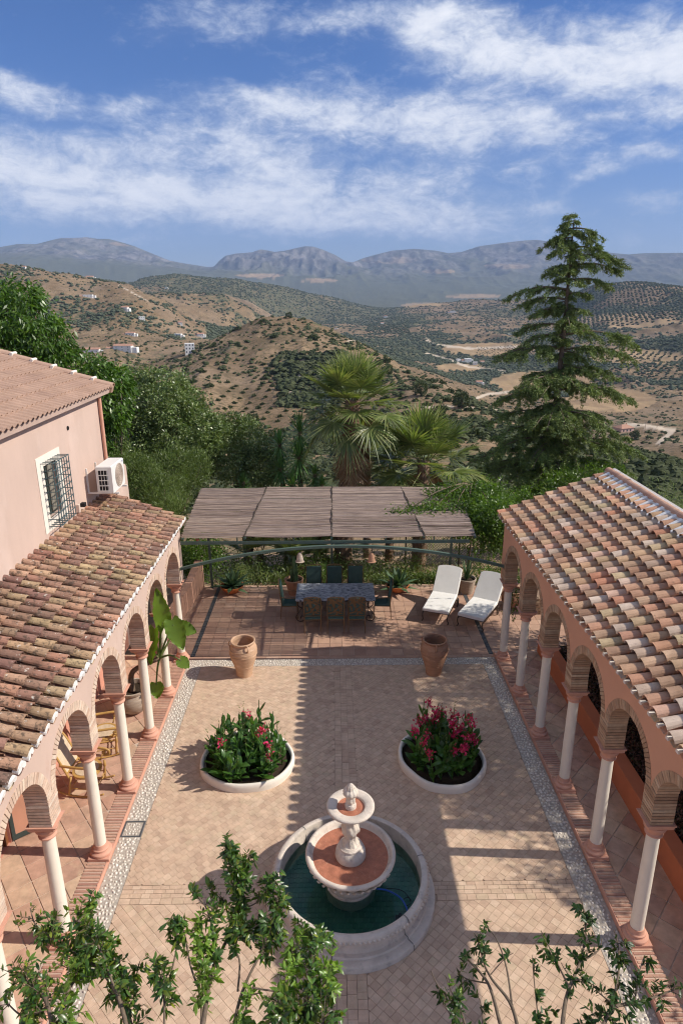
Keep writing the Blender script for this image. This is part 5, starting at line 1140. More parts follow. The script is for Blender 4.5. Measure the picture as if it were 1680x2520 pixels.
for i, (a, hd, lab) in enumerate((((2.78, 17.55), -.38, 'white cushioned sun lounger nearest the table, dappled by leaf shade'), ((3.74, 17.15), -.55, 'white cushioned sun lounger partly behind the right gallery column'))):
    c = l0 if i == 0 else copy_tree(l0); c.location = (a[0], a[1], 0); c.rotation_euler = (0, 0, hd); c['label'] = lab; c['group'] = 'white sun loungers'
# ------------------------------------------------------------------ rocking chairs
def rocker():
    t = thing('rocking_chair', 'x', 'rocking chair'); w = .26      # local: faces +x
    for y in (-w, w):
        q = MB(); q.tube(smooth_pts([(-.55, y, .16), (-.3, y, .055), (0, y, .02), (.25, y, .045), (.42, y, .10)]), .02, 8, flat=.8); q.build('rocker', m_bent, t, True, world=False)
        q = MB(); q.tube([(.26, y * .95, .46), (.25, y, .34), (.24, y, .30), (.23, y, .18), (.22, y, .06)], [.022, .03, .018, .03, .018], 8); q.build('leg', m_bent, t, True, world=False)
        q = MB(); q.tube([(-.18, y, .46), (-.26, y, .06)], .022, 8); q.build('leg', m_bent, t, True, world=False)
        q = MB(); q.tube(smooth_pts([(-.22, y * .95, .42), (-.33, y * .95, .70), (-.46, y * .95, 1.0), (-.62, y * .9, 1.22)]), .022, 8); q.build('back_post', m_bent, t, True, world=False)
        q = MB(); q.tube(smooth_pts([(-.36, y * 1.05, .72), (-.05, y * 1.15, .71), (.22, y * 1.15, .70), (.34, y * 1.15, .66), (.34, y * 1.15, .58), (.26, y * 1.15, .56), (.23, y * 1.15, .61), (.28, y * 1.15, .63)]), .020, 8, flat=1.5); q.tube([(.22, y * 1.1, .58), (.18, y, .46)], .014, 6); q.build('armrest', m_bent, t, True, world=False)
    q = MB(); pts = [(.30 * math.cos(a) if math.cos(a) > 0 else .24 * math.cos(a), .28 * math.sin(a)) for a in np.linspace(0, 2 * pi, 33)[:-1]]; q.prism(pts, .43, .475, bottom=True); q.build('seat_frame', m_bent, t, world=False)
    q = MB(); q.prism([(x * .8, y * .8) for x, y in pts], .47, .482); q.build('seat_cane', m_cane, t, world=False)
    q = MB(); 
    for z, x in ((.52, -.262), (1.17, -.585)): q.bar((x, -w * .92, z), (x, w * .92, z), .045, .03)
    q.tube(smooth_pts([(-.61, -w * .9, 1.20), (-.635, 0, 1.29), (-.61, w * .9, 1.20)]), .026, 8); q.build('back_rail', m_bent, t, world=False)
    q = MB(); vs = []
    for x, z in ((-.265, .53), (-.335, .70), (-.455, .98), (-.585, 1.17)): vs += [(x + .01, -w * .86, z), (x + .01, w * .86, z)]
    q.add(vs, [(2 * i, 2 * i + 1, 2 * i + 3, 2 * i + 2) for i in range(3)]); q.build('back_cane', m_cane, t, world=False)
    q = MB()
    for x, z in ((.23, .17), (.22, .10), (-.24, .14)): q.tube([(x, -w, z), (x, w, z)], .011, 6)
    for y in (-w, w): q.tube([(.23, y, .2), (-.22, y, .2)], .011, 6)
    q.build('stretcher', m_bent, t, world=False); return t
r0 = rocker()
for i, (x, y, rz, lab) in enumerate(((-5.02, 10.62, -.08, 'honey coloured cane rocking chair nearer to the viewer in the left gallery'), (-5.05, 11.75, .28, 'cane rocking chair farther along the left gallery, half hidden by a column'))):
    c = r0 if i == 0 else copy_tree(r0); c.location = (x, y, GZ); c.rotation_euler = (0, 0, rz); c['label'] = lab; c['group'] = 'cane rocking chairs'
# ------------------------------------------------------------------ pots
def pot(name, label, cat, x, y, z, prof, mat, soil_z, soil_r, n=32, ribs=None):
    t = thing(name, label, cat, (x, y, z)); q = MB(); q.lathe(prof, (0, 0, 0), n, caps=False, wob=ribs); q.build('body', mat, t, True, world=False, angle=45)
    q = MB(); q.lathe([(soil_r, soil_z)], (0, 0, 0), n); q.f = [tuple(range(n))]; q.m = [0]; q.build('soil', m_soil, t, world=False); return t
pot('clay_planter', 'big pale ribbed clay planter standing in the left gallery', 'planter', -4.86, 13.20, GZ, [(.22, 0), (.33, .10), (.38, .24), (.39, .36), (.36, .48), (.34, .52), (.37, .55), (.37, .60), (.33, .60), (.31, .52), (.30, .45)], m_potgrey, .50, .315, ribs=lambda a, i, r: .006 * math.sin(i * 3.1))
pot('bowl_pot', 'orange glazed bowl pot at the left edge of the terrace', 'pot', -3.54, 19.78, 0, [(.16, 0), (.30, .10), (.38, .22), (.39, .26), (.36, .26), (.32, .20)], m_terra2, .21, .335)
pot('bowl_pot', 'orange glazed bowl pot right of the table', 'pot', 1.87, 19.75, 0, [(.16, 0), (.30, .10), (.38, .22), (.39, .26), (.36, .26), (.32, .20)], m_terra2, .21, .335)
pot('clay_pot', 'tall brown clay pot between the left chair and the steps', 'pot', -1.50, 19.65, 0, [(.19, 0), (.24, .25), (.27, .42), (.30, .43), (.31, .52), (.27, .52), (.25, .44)], m_terra, .45, .255)
pot('clay_pot', 'brown clay pot between the two white loungers', 'pot', 4.10, 19.62, 0, [(.22, 0), (.26, .25), (.29, .45), (.31, .46), (.31, .52), (.28, .52), (.26, .44)], m_potgrey, .45, .265)
pot('clay_pot', 'round clay pot behind the farthest column of the right gallery', 'pot', 5.35, 18.6, 0, [(.2, 0), (.33, .15), (.36, .35), (.30, .5), (.33, .56), (.29, .56), (.27, .48)], m_terra, .5, .28)
# parapets and stone bench at the ends of the terrace
pw = thing('parapet', 'low brown stained parapet at the far left corner of the terrace', 'wall', (-4.9, 19, 0)); q = MB()
pr = [(15.72, .55), (17.6, .60), (19.0, .72), (19.9, .95), (20.1, 1.02), (20.2, .98)]
vs = []; 
for y, z in pr: vs += [(-4.98 + (y - 15.7) * .10, y, -.3), (-4.98 + (y - 15.7) * .10, y, z), (-5.2 + (y - 15.7) * .10, y, z), (-5.2 + (y - 15.7) * .10, y, -.3)]
fs = []
for i in range(len(pr) - 1):
    for k in range(3): a = 4 * i + k; fs.append((a, a + 4, a + 5, a + 1))
e = 4 * (len(pr) - 1); q.add(vs, fs + [(0, 1, 2, 3), (e + 3, e + 2, e + 1, e)]); q.build('masonry', M('stained_render', (.42, .24, .17), 2, .2, .3, 30, .95, .1, spots=((.60, .40, .32), 3, .55, .5, .2)), pw)
sw = thing('stone_bench', 'rough stacked stone bench at the right end of the terrace', 'bench', (6.0, 18.0, 0))
for r in range(5):
    x = 5.75
    while x < 7.4:
        L = random.uniform(.18, .4); q = MB(); q.bbox(x, x + L - .012, 18.0 + random.uniform(-.02, .02), 18.55, r * .11, r * .11 + .10, .012); q.build('stone', m_stonew, sw); x += L
q = MB(); q.box(5.77, 7.35, 18.06, 18.5, 0, .55); q.build('core', m_stonew, sw)
# chain link fence in the garden
fc = thing('chain_link_fence', 'rusty chain link fence in the garden behind the pergola', 'fence', (3.6, 23.4, -.8)); q = MB()
P0, P1 = Vector((2.6, 24.0, -.85)), Vector((6.6, 23.0, -.85)); Hf = 1.5; D_ = (P1 - P0); Lf = D_.length; D_.normalize()
s = 0.11
for k in range(int((Lf + Hf) / s)):
    for sg in (1, -1):
        u0 = k * s - (Hf if sg > 0 else 0); a0, a1 = u0, u0 + Hf
        za_, zb_ = (0, Hf) if sg > 0 else (Hf, 0)
        if a0 < 0: za_ = za_ - a0 * sg; a0 = 0
        if a1 > Lf: zb_ = zb_ - (a1 - Lf) * sg; a1 = Lf
        if a1 - a0 < .05: continue
        q.bar(P0 + D_ * a0 + Vector((0, 0, za_)), P0 + D_ * a1 + Vector((0, 0, zb_)), .009)
tag(q.build('wire_mesh', m_iron, fc), kind='stuff')
for k in range(3): q = MB(); p_ = P0 + D_ * (Lf * k / 2); q.bar(p_ - Vector((0, 0, .3)), p_ + Vector((0, 0, Hf + .1)), .05); q.build('post', m_iron, fc)
l_citrusd = Mleaf('shade_painted_citrus_leaf', [(0.022, 0.060, 0.012), (0.038, 0.085, 0.016), (0.016, 0.042, 0.010), (0.09, 0.13, 0.02)], 0.30, 0.4, 0.4)  # darker copy of the citrus leaf, backlit shade put into the colour
# ------------------------------------------------------------------ leaves
def unit(v): return v / np.maximum(np.linalg.norm(v, axis=-1, keepdims=True), 1e-9)
def rdir(n): return unit(RNG.normal(size=(n, 3)))
def leaves(P, D, L, Wd, fold=.18, Nn=None):
    """creased four-cornered leaves"""
    n = len(P); D = unit(D); Nn = rdir(n) if Nn is None else Nn; S = unit(np.cross(D, Nn)); up = np.cross(S, D)
    L = np.broadcast_to(L, n)[:, None]; Wd = np.broadcast_to(Wd, n)[:, None]
    V = np.stack([P, P + D * L * .45 + S * Wd / 2 + up * Wd * fold, P + D * L, P + D * L * .45 - S * Wd / 2 + up * Wd * fold], 1)
    F = (np.arange(n) * 4)[:, None] + np.array([[0, 1, 2, 3]]); return V.reshape(-1, 3), F
def blades(P, D, S, L, Wd, droop=0.0, segs=4, prof=None, fold=.2, G=(0, 0, -1)):
    n = len(P); D = unit(D); S = unit(S - D * np.sum(S * D, -1, keepdims=True)); up = np.cross(S, D)
    L = np.broadcast_to(L, n)[:, None]; Wd = np.broadcast_to(Wd, n)[:, None]; droop = np.broadcast_to(droop, n)[:, None]; G = np.array(G, float)[None]
    prof = prof or (lambda t: math.sin(pi * min(1, .12 + .88 * t)) ** .7)
    rows = []
    for k in range(segs + 1):
        t = k / segs; C = P + D * L * t + G * L * droop * t * t; w = Wd * prof(t) / 2
        rows += [C + S * w + up * w * fold, C, C - S * w + up * w * fold]
    V = np.stack(rows, 1); f = []
    for k in range(segs):
        a = 3 * k; f += [(a, a + 1, a + 4, a + 3), (a + 1, a + 2, a + 5, a + 4)]
    F = (np.arange(n) * (3 * (segs + 1)))[:, None, None] + np.array(f)[None]; return V.reshape(-1, 3), F.reshape(-1, 4)
def cat_(parts):
    V = []; F = []; o = 0
    for v, f in parts: V.append(v); F.append(f + o); o += len(v)
    return np.concatenate(V), np.concatenate(F)
def crown_pts(ells, nclump, per, spread, shell=.55):
    """leaf positions gathered into clumps near the outside of a set of ellipsoids"""
    vol = np.array([e[3] * e[4] * e[5] for e in ells]) ** (2 / 3); pr = vol / vol.sum(); idx = RNG.choice(len(ells), nclump, p=pr); E = np.array(ells)[idx]
    d = rdir(nclump); rr = shell + (1 - shell) * RNG.random(nclump) ** .6; C = E[:, :3] + d * E[:, 3:6] * rr[:, None]
    C = np.repeat(C, per, 0); d = np.repeat(d, per, 0); q = RNG.normal(size=C.shape) * spread * np.repeat(RNG.uniform(.6, 1.3, nclump), per)[:, None]
    return C + q, unit(d * .6 + q / spread * .5)
def tree(name, label, cat, base, ells, nclump, per, spread, L, Wd, mat, droop=.3, trunk_r=.15, trunk=None, shell=.55, bark=None, group=None, limbs=5):
    t = thing(name, label, cat, tuple(base), 0, group); P, O = crown_pts(ells, nclump, per, spread, shell); n = len(P)
    D = unit(O * .8 + RNG.normal(size=(n, 3)) * .6 + np.array([0, 0, -droop])); V, F = leaves(P, D, RNG.uniform(.7, 1.3, n) * L, RNG.uniform(.7, 1.2, n) * Wd)
    c = obj_np('crown', V, F, mat, t); tag(c, kind='stuff')
    q = MB(); b = Vector(base)
    for k in range(min(limbs, len(ells) * 3)):
        e = ells[k % len(ells)]; tgt = Vector(e[:3]) + Vector((random.uniform(-.5, .5) * e[3], random.uniform(-.5, .5) * e[4], random.uniform(-.2, .6) * e[5])); mid = b.lerp(tgt, .45) + Vector((random.uniform(-.2, .2), random.uniform(-.2, .2), .2))
        q.tube(smooth_pts([b + Vector((0, 0, -.3)), b.lerp(mid, .5), mid, tgt], 3), [trunk_r * (1 - .85 * i / 9) for i in range(10)], 7)
    q.build('trunk', bark or m_bark, t, True); return t
def G_(x, y): return garden_z(x, y) if y < 25.5 and abs(x) < 36 else float(land_h(x, y))
def gz(x, y): return max(G_(x, y), float(land_h(x, y)) if math.hypot(x, y) > 21.6 else -99)
def E_(px, py, Y, rx, ry, rz):            # ellipsoid centred on a sight line, radii in metres
    p_ = at(px, py, Y=Y); return (p_[0], p_[1], p_[2], rx, ry, rz)
# big trees on the left
e = [E_(50, 785, 20, 1.0, 1.2, .72), E_(110, 835, 20, .72, 1.0, .5), E_(10, 850, 20, 1.2, 1.2, .8), E_(60, 735, 20.5, .42, .5, .33), E_(22, 720, 20.5, .3, .4, .25), E_(145, 872, 20, .48, .7, .3), E_(-120, 800, 20, 1.3, 1.4, 1.1)]
tree('walnut_tree', 'bright green tree with long drooping leaves above the house roof at the far left', 'tree', (-9.4, 20.5, -.3), e, 400, 36, .125, .19, .06, l_walnut, .9, .16, shell=.7)
e = [E_(270, 985, 19.5, .6, .8, .9), E_(235, 915, 19.5, .55, .7, .4), E_(290, 930, 19.5, .35, .5, .3), E_(262, 1060, 19.5, .4, .5, .7)]
tree('walnut_tree', 'bright green leafy tree just behind the corner of the pink house', 'tree', (-7.6, 20.0, -.3), e, 150, 36, .12, .18, .058, l_walnut, .9, .1, shell=.6)
e = [E_(400, 1010, 24, 1.6, 1.8, 1.4), E_(330, 1060, 24, 1.3, 1.6, 1.4), E_(450, 1080, 23.5, 1.7, 1.6, 1.5), E_(390, 1170, 23, 1.9, 1.5, 1.6), E_(340, 990, 24.5, .7, .9, .7), E_(420, 985, 24, .6, .8, .55), E_(470, 1020, 24, .7, .8, .6), E_(310, 940, 25, .5, .6, .5), E_(285, 1010, 24.5, .8, .9, .8), E_(520, 1060, 23.5, .6, .7, .5), E_(440, 960, 24.5, .4, .5, .35), E_(360, 930, 24.8, .4, .5, .4), E_(500, 1100, 23, .8, .8, .7)]
tree('carob_tree', 'large dense grey green tree between the house and the pergola', 'tree', (-6.4, 24, -1), e, 1250, 52, .12, .10, .055, l_carob, .1, .22, shell=.55)
e = [E_(610, 1085, 24, .95, 1.0, .8), E_(560, 1130, 23.5, .9, 1.0, .9), E_(640, 1150, 23.5, .7, .8, .7), E_(575, 1060, 24, .45, .5, .5)]
tree('carob_tree', 'smaller dark green tree just left of the yuccas', 'tree', (-3.6, 24, -1), e, 360, 50, .12, .095, .052, l_carob, .1, .14, shell=.5)
e = [E_(340, 1200, 19.2, .8, .8, 1.0), E_(400, 1230, 18.8, .75, .7, .9), E_(430, 1170, 20.5, .8, .8, .9), E_(480, 1150, 21, .5, .7, .6), E_(310, 1150, 19.5, .5, .6, .7), E_(420, 1290, 18.0, .55, .5, .7)]
tree('feathery_shrub', 'fine leaved green shrub behind the left gallery roof', 'shrub', (-6.0, 19.4, -.4), e, 620, 44, .12, .10, .022, l_feather, -.9, .07, shell=.5)
e = [E_(480, 1385, 20.6, .55, .5, .65), E_(500, 1350, 20.9, .6, .5, .5), E_(455, 1370, 20.3, .3, .4, .6), E_(535, 1370, 21.4, .35, .4, .35)]
tree('hibiscus_shrub', 'glossy green hibiscus shrub with a red flower under the left end of the pergola', 'shrub', (-5.0, 20.8, -.5), e, 260, 22, .12, .085, .05, l_vine, .3, .04, shell=.5)
q = MB(); hb = at(486, 1328, Y=20.0)
for k in range(5): a = k * 2 * pi / 5; q.add([(hb[0], hb[1], hb[2]), (hb[0] + .05 * math.cos(a), hb[1] - .02, hb[2] + .05 * math.sin(a)), (hb[0] + .09 * math.cos(a + .3), hb[1] - .01, hb[2] + .09 * math.sin(a + .3)), (hb[0] + .05 * math.cos(a + .7), hb[1] - .02, hb[2] + .05 * math.sin(a + .7))], [(0, 1, 2, 3)])
tag(q.build('hibiscus_flower', l_cannaf), 'single red hibiscus flower just under the left end of the reed mat', 'flower')
# trees standing east of the right gallery: their crowns dapple the court
for i, (c, rr, lab) in enumerate((((11.4, 10.75, 6.8), 1.45, 'olive tree east of the right gallery'), ((11.8, 12.9, 7.0), 1.3, 'olive tree behind the ridge of the right roof'), ((10.6, 15.6, 6.4), 1.3, 'olive tree beyond the far end of the right gallery'), ((11.2, 8.3, 5.7), .75, 'small olive tree near the viewer on the east side'))):
    e = [(c[0], c[1], c[2], rr, rr, rr * .75), (c[0] + .5, c[1] + rr * .6, c[2] - .4, rr * .6, rr * .7, rr * .5), (c[0] - .2, c[1] - rr * .7, c[2] - .1, rr * .6, rr * .5, rr * .5)]
    tree('olive_tree', lab, 'tree', (c[0], c[1], -.6), e, [500, 330, 400, 90][i], 26, .17, .13, .05, l_carob, .2, .16, shell=.25)
e = [(8.1, 4.5 + 1.6 * k, 1.55 + .15 * math.sin(k * 2.3), .75, 1.0, 1.45) for k in range(8)]
tree('gallery_shading_hedge', 'green hedge behind the outer wall, made dense and tall to darken the right gallery', 'hedge', (8.0, 9, -.4), e, 620, 40, .14, .12, .06, l_vine, .2, .06, shell=.4, limbs=12)  # greenery glimpsed through the arches, made tall and dense to darken the gallery
for i, (yy, lab) in enumerate(((4.6, 'added evergreen nearest the viewer in the sky blocking row east of the hedge'), (8.0, 'second added evergreen in the sky blocking row east of the hedge'), (11.4, 'third added evergreen in the sky blocking row east of the hedge'), (14.8, 'farthest added evergreen in the sky blocking row east of the hedge'))):  # row added out of view to block low sky and darken the gallery
    tree('added_evergreen', lab, 'tree', (14.0, yy, -1), [(14.0, yy, 3.2, 1.5, 2.0, 2.2), (13.6, yy + .9, 2.0, 1.2, 1.3, 1.8)], 330, 40, .2, .20, .12, l_carob, .2, .16, shell=.4, group='added sky blocking evergreens east of the hedge')
# shrubs and canes beyond the right gallery
e = [E_(1240, 1250, 24, .9, .9, .5), E_(1320, 1225, 24.5, .9, .9, .45), E_(1450, 1165, 26, 1.5, 1.0, .4), E_(1180, 1270, 22, .6, .7, .5), E_(1390, 1190, 25, .8, .8, .4)]
tree('leafy_shrub', 'light green shrubs at the foot of the cedar beside the right gallery', 'shrub', (8.0, 24.5, -1), e, 420, 36, .12, .10, .05, l_vine, .2, .08, shell=.5)
def canes(label, cx_, cy0, n, h0, h1, sp):
    t = thing('cane_clump', label, 'cane clump', (cx_, cy0, gz(cx_, cy0))); parts = []; q = MB()
    for k in range(n):
        x, y = cx_ + random.gauss(0, sp), cy0 + random.gauss(0, sp * .7); z = gz(x, y) - .2; h = random.uniform(h0, h1); lx, ly = random.gauss(0, .16) * h, random.gauss(0, .12) * h
        pts = [Vector((x + lx * u * u, y + ly * u * u, z + h * u)) for u in np.linspace(0, 1, 7)]; q.tube(pts, [.012 * (1 - .7 * i / 6) for i in range(7)], 4)
        m_ = 20; u = RNG.uniform(.2, 1, m_); P = np.stack([x + lx * u * u, y + ly * u * u, z + h * u], -1); a = RNG.uniform(0, 2 * pi, m_); D = np.stack([np.cos(a), np.sin(a), np.full(m_, .9)], -1); S = np.stack([-np.sin(a), np.cos(a), np.zeros(m_)], -1)
        parts.append(blades(P, D, S, RNG.uniform(.25, .5, m_), .028, .5, 3))
    V, F = cat_(parts); tag(obj_np('leaves', V, F, l_reed, t), kind='stuff'); tag(q.build('canes', l_reed, t), kind='stuff')
canes('tall yellow green canes behind the ridge of the right roof', 10.4, 21.0, 190, 2.6, 4.0, 1.25)
canes('canes thinning out at the right edge below the farm track', 13.2, 25.0, 140, 2.4, 4.2, 1.6)
# ------------------------------------------------------------------ vine over the right end of the pergola
vn = thing('climbing_vine', 'green leafy vine sprawling over the right end of the reed mat', 'vine', (4.4, 19.5, -.1)); q = MB()
for tip in ((975, 1275, 17.2), (1010, 1250, 17.8), (1040, 1285, 17.0), (1095, 1215, 18.8), (1100, 1300, 16.7), (1170, 1230, 18.3), (1220, 1290, 16.6), (1150, 1260, 17.6)):
    p_ = at(tip[0], tip[1], Y=tip[2]); q.tube(smooth_pts([(4.25, 20.3, -.2), (4.3, 20.2, 2.0), (4.1, 19.6, 3.6), (p_[0] * .5 + 2.05, (p_[1] + 19.6) / 2, 3.8), tuple(p_)], 4), [.035 - .0018 * i for i in range(17)], 6)
q.build('stems', m_twig, vn, True)
e = [E_(1150, 1250, 18.0, 1.25, 1.0, .35), E_(1060, 1262, 17.6, .75, .5, .17), E_(1000, 1268, 17.3, .45, .25, .12), E_(1210, 1270, 17.3, .7, .8, .5), E_(1110, 1215, 19.0, .8, .5, .2), E_(1190, 1225, 18.6, .9, .7, .4), E_(1215, 1315, 16.9, .45, .5, .4), E_(1150, 1300, 17.0, .6, .4, .25)]
P, O = crown_pts(e, 1050, 22, .11, .3); n = len(P); V, F = leaves(P, unit(O * .4 + RNG.normal(size=(n, 3)) * .6 + [0, 0, -.5]), RNG.uniform(.07, .13, n), RNG.uniform(.03, .055, n)); tag(obj_np('leaves', V, F, l_vine, vn), kind='stuff')
parts = []
for k in range(46):                                              # hanging shoots
    px = random.uniform(1120, 1236); p_ = at(px, random.uniform(1320, 1345), Y=random.uniform(16.3, 18.2)); L = random.uniform(.25, .95) * (1.0 if px > 1160 else .5); m_ = int(L * 34); u = RNG.uniform(0, 1, m_)
    P = np.stack([p_[0] + .05 * np.sin(u * 5 + k), np.full(m_, p_[1]), p_[2] - u * L], -1); D = unit(RNG.normal(size=(m_, 3)) * .6 + [0, 0, -1]); parts.append(leaves(P, D, RNG.uniform(.06, .1, m_), .03))
V, F = cat_(parts); tag(obj_np('hanging_shoots', V, F, l_vine, vn), kind='stuff')
vn2 = thing('trailing_plant', 'trailing green plant hanging round the farthest column of the right gallery', 'plant', (4.6, 15.9, 1.4)); parts = []; q = MB()
for k in range(14):
    p_ = at(random.uniform(1250, 1290), random.uniform(1440, 1475), Y=15.75); L = random.uniform(.3, .9); m_ = int(L * 40); u = RNG.uniform(0, 1, m_); P = np.stack([p_[0] - .1 * u + .04 * np.sin(u * 7 + k), np.full(m_, p_[1]) + RNG.normal(size=m_) * .03, p_[2] - u * L], -1)
    parts.append(leaves(P, unit(RNG.normal(size=(m_, 3)) * .6 + [0, 0, -1]), RNG.uniform(.05, .09, m_), .03)); q.tube([tuple(p_), (p_[0] - .1, p_[1], p_[2] - L)], .006, 4)
V, F = cat_(parts); tag(obj_np('leaves', V, F, l_vine, vn2), kind='stuff'); q.build('stems', m_twig, vn2)
# ------------------------------------------------------------------ cedar
def cedar():
    Yc = 27.0; c_top = at(1406, 527, Y=Yc); c_bot = at(1352, 1240, Y=Yc); zb = float(gz(c_bot[0], Yc)) - .5
    base = Vector((c_bot[0] - .25, Yc, zb)); top = Vector(c_top); H = top.z - zb
    def trunk(z):
        f = (z - zb) / H; lean = math.sin(f * 2.2) * .12; return Vector((base.x + (top.x - base.x) * f + lean, Yc, z))
    t = thing('cedar_tree', 'tall drooping cedar towering behind the right gallery against the mountains', 'tree', tuple(base)); q = MB()
    q.tube([trunk(zb + H * u) for u in np.linspace(0, .995, 22)], [.20 * (1 - u) ** .8 + .012 for u in np.linspace(0, 1, 22)], 9); q.build('trunk', m_bark, t, True)
    parts = []; bq = MB()
    def branch(p0, tip, sag, dens=1.0):
        p0 = Vector(p0); tip = Vector(tip); L = (tip - p0).length; pts = []
        for u in np.linspace(0, 1, 9):
            p = p0.lerp(tip, float(u)); p.z += math.sin(u * pi) * L * .10 - sag * L * max(0, u - .6) ** 2 * .4; pts.append(p)
        bq.tube(pts, [.045 * (L / 2.5) ** .5 * (1 - .85 * i / 8) + .004 for i in range(9)], 5)
        d = (tip - p0).normalized(); side = Vector((-d.y, d.x, 0)).normalized(); ns = int((L * 9.5 + 4) * dens)
        A = np.array([tuple(p) for p in pts])
        for k in range(ns):                                      # flat sprays either side, drooping at their ends
            u = RNG.uniform(.12, 1.0); i = min(7, int(u * 8)); f = u * 8 - i; c = A[i] * (1 - f) + A[i + 1] * f; w = min(1.0, .18 + L * .24) * (math.sin(pi * min(1, .15 + u * .85)) ** .7 + .12)
            sg = RNG.choice((-1, 1)); sp = w * RNG.uniform(.5, 1.0); sd_ = np.array(side) * sg * .9 + np.array(d) * RNG.uniform(.2, .8) + RNG.normal(size=3) * .15; sd_ /= np.linalg.norm(sd_)
            m_ = int(88 * sp / .5) + 12; v = RNG.uniform(0, 1, m_); C = c[None] + sd_[None] * (v * sp)[:, None] + np.array([0, 0, -1.0])[None] * (v ** 2 * sp * RNG.uniform(.25, .75))[:, None] + RNG.normal(size=(m_, 3)) * [.035, .035, .02]
            D = unit(sd_[None] * .7 + RNG.normal(size=(m_, 3)) * .55 + [0, 0, -.45]); parts.append(leaves(C, D, RNG.uniform(.08, .16, m_), RNG.uniform(.02, .036, m_), .1))
    # the branches one can follow in the photograph: start height on the trunk, tip, depth offset
    S_ = 2.904
    main = [(735, 110, -.2), (700, 170, .2), (790, 95, .1), (800, 165, 0), (830, 210, -.2), (700, 215, .2), (670, 200, .1), (860, 240, .0), (990, 262, -.3), (985, 300, .3), (600, 285, .2), (542, 332, .0), (655, 345, -.5), (1165, 412, .0), (1000, 395, .4), (640, 400, -.3), (545, 515, .2), (600, 470, -.4), (1122, 505, -.2), (1050, 600, .2), (640, 560, .3), (930, 690, -.5),
            (290, 695, .0), (370, 750, .4), (470, 800, -.3), (900, 800, -.6), (560, 780, .6), (375, 930, .2), (450, 985, -.4), (905, 935, .5), (880, 880, -.7), (205, 1125, .0), (300, 1090, -.5), (430, 1230, .5), (1235, 1000, .3), (1240, 1130, -.3), (1100, 1230, .6), (950, 1240, -.8), (700, 1290, -1.0), (500, 1290, .6),
            (230, 1380, -.3), (215, 1420, .5), (400, 1350, -1.2), (560, 1370, -1.5), (800, 1350, -1.5), (980, 1340, -1.0), (1225, 1420, .1), (1100, 1380, .8), (150, 1590, .2), (190, 1700, -.4), (1060, 1560, .5), (1195, 1690, -.1), (1000, 1600, -1.4), (0, 1850, .0), (60, 1900, .6), (200, 1800, -.9), (1290, 1800, .2), (1150, 1790, -.9), (700, 1650, -1.9), (500, 1600, -1.6), (880, 1700, -1.7), (80, 1960, -.3), (300, 2000, -1.2), (1200, 1900, .8)]
    for (cx_, cy0, dy) in main:
        tip = at(1140 + cx_ / S_ + RNG.normal() * 3, 500 + cy0 / S_ + RNG.normal() * 5, Y=Yc + dy); dx = abs(tip[0] - trunk(tip[2])[0]); L = math.hypot(dx, dy); z0 = min(top.z - .05, tip[2] + L * (.14 if tip[2] < top.z - 1.4 else .35)); branch(trunk(z0), tip, .5)
    for k in range(125):                                          # fill towards and away from the viewer
        f = RNG.uniform(.02, .93) if k < 45 else RNG.uniform(.0, .52); z = zb + H * f; R0 = (1 - f) ** .8 * 3.9 * RNG.uniform(.45, 1.0) + .15
        if .52 < f < .60 or .69 < f < .73: R0 *= .5
        a = RNG.uniform(0, 2 * pi); R0 *= (.75 + .25 * abs(math.sin(a))); tip = trunk(z) + Vector((math.cos(a) * R0 * .8, math.sin(a) * R0, -R0 * .28)); branch(trunk(z), tip, .5, .8)
    for k in range(90):                                           # short inner shoots hide the trunk
        z = zb + H * RNG.uniform(.1, .97); a = RNG.uniform(0, 2 * pi); r_ = RNG.uniform(.25, .75) * (1.1 - (z - zb) / H) + .12; branch(trunk(z), trunk(z) + Vector((math.cos(a) * r_, math.sin(a) * r_, -r_ * .3)), .3, 1.3)
    bq.build('branches', m_bark, t, True); V, F = cat_(parts); tag(obj_np('crown', V, F, l_cedar, t), kind='stuff'); print('cedar needles', len(F))
cedar()
# ------------------------------------------------------------------ fan palms
def fan(P, d, R, nseg=30, spread=R_(255), droop=.25, tilt=0.0):
    """palmate blade: pleated segments fused for half their length, then free and pointed"""
    d = np.array(d, float); d /= np.linalg.norm(d); s = np.cross(d, [0, 0, 1.0]); s = s / (np.linalg.norm(s) + 1e-6); up = np.cross(s, d)
    a = np.linspace(-spread / 2, spread / 2, nseg) + RNG.normal(size=nseg) * .015; D = np.cos(a)[:, None] * d[None] + np.sin(a)[:, None] * s[None]; D = unit(D + up[None] * tilt * np.abs(np.sin(a))[:, None])
    S = -np.sin(a)[:, None] * d[None] + np.cos(a)[:, None] * s[None]; L = R * (.72 + .28 * np.cos(a * .55)) * RNG.uniform(.86, 1.06, nseg)
    wmax = 2 * R * .55 * math.tan(spread / nseg / 2) * 1.02
    return blades(np.repeat(np.array(P)[None], nseg, 0), D, S, L, wmax, droop * RNG.uniform(.4, 1.9, nseg), 5, lambda t: (.06 + .94 * min(1, t / .4)) if t <= .4 else max(.04, .82 - .78 * ((t - .4) / .6)), .5)
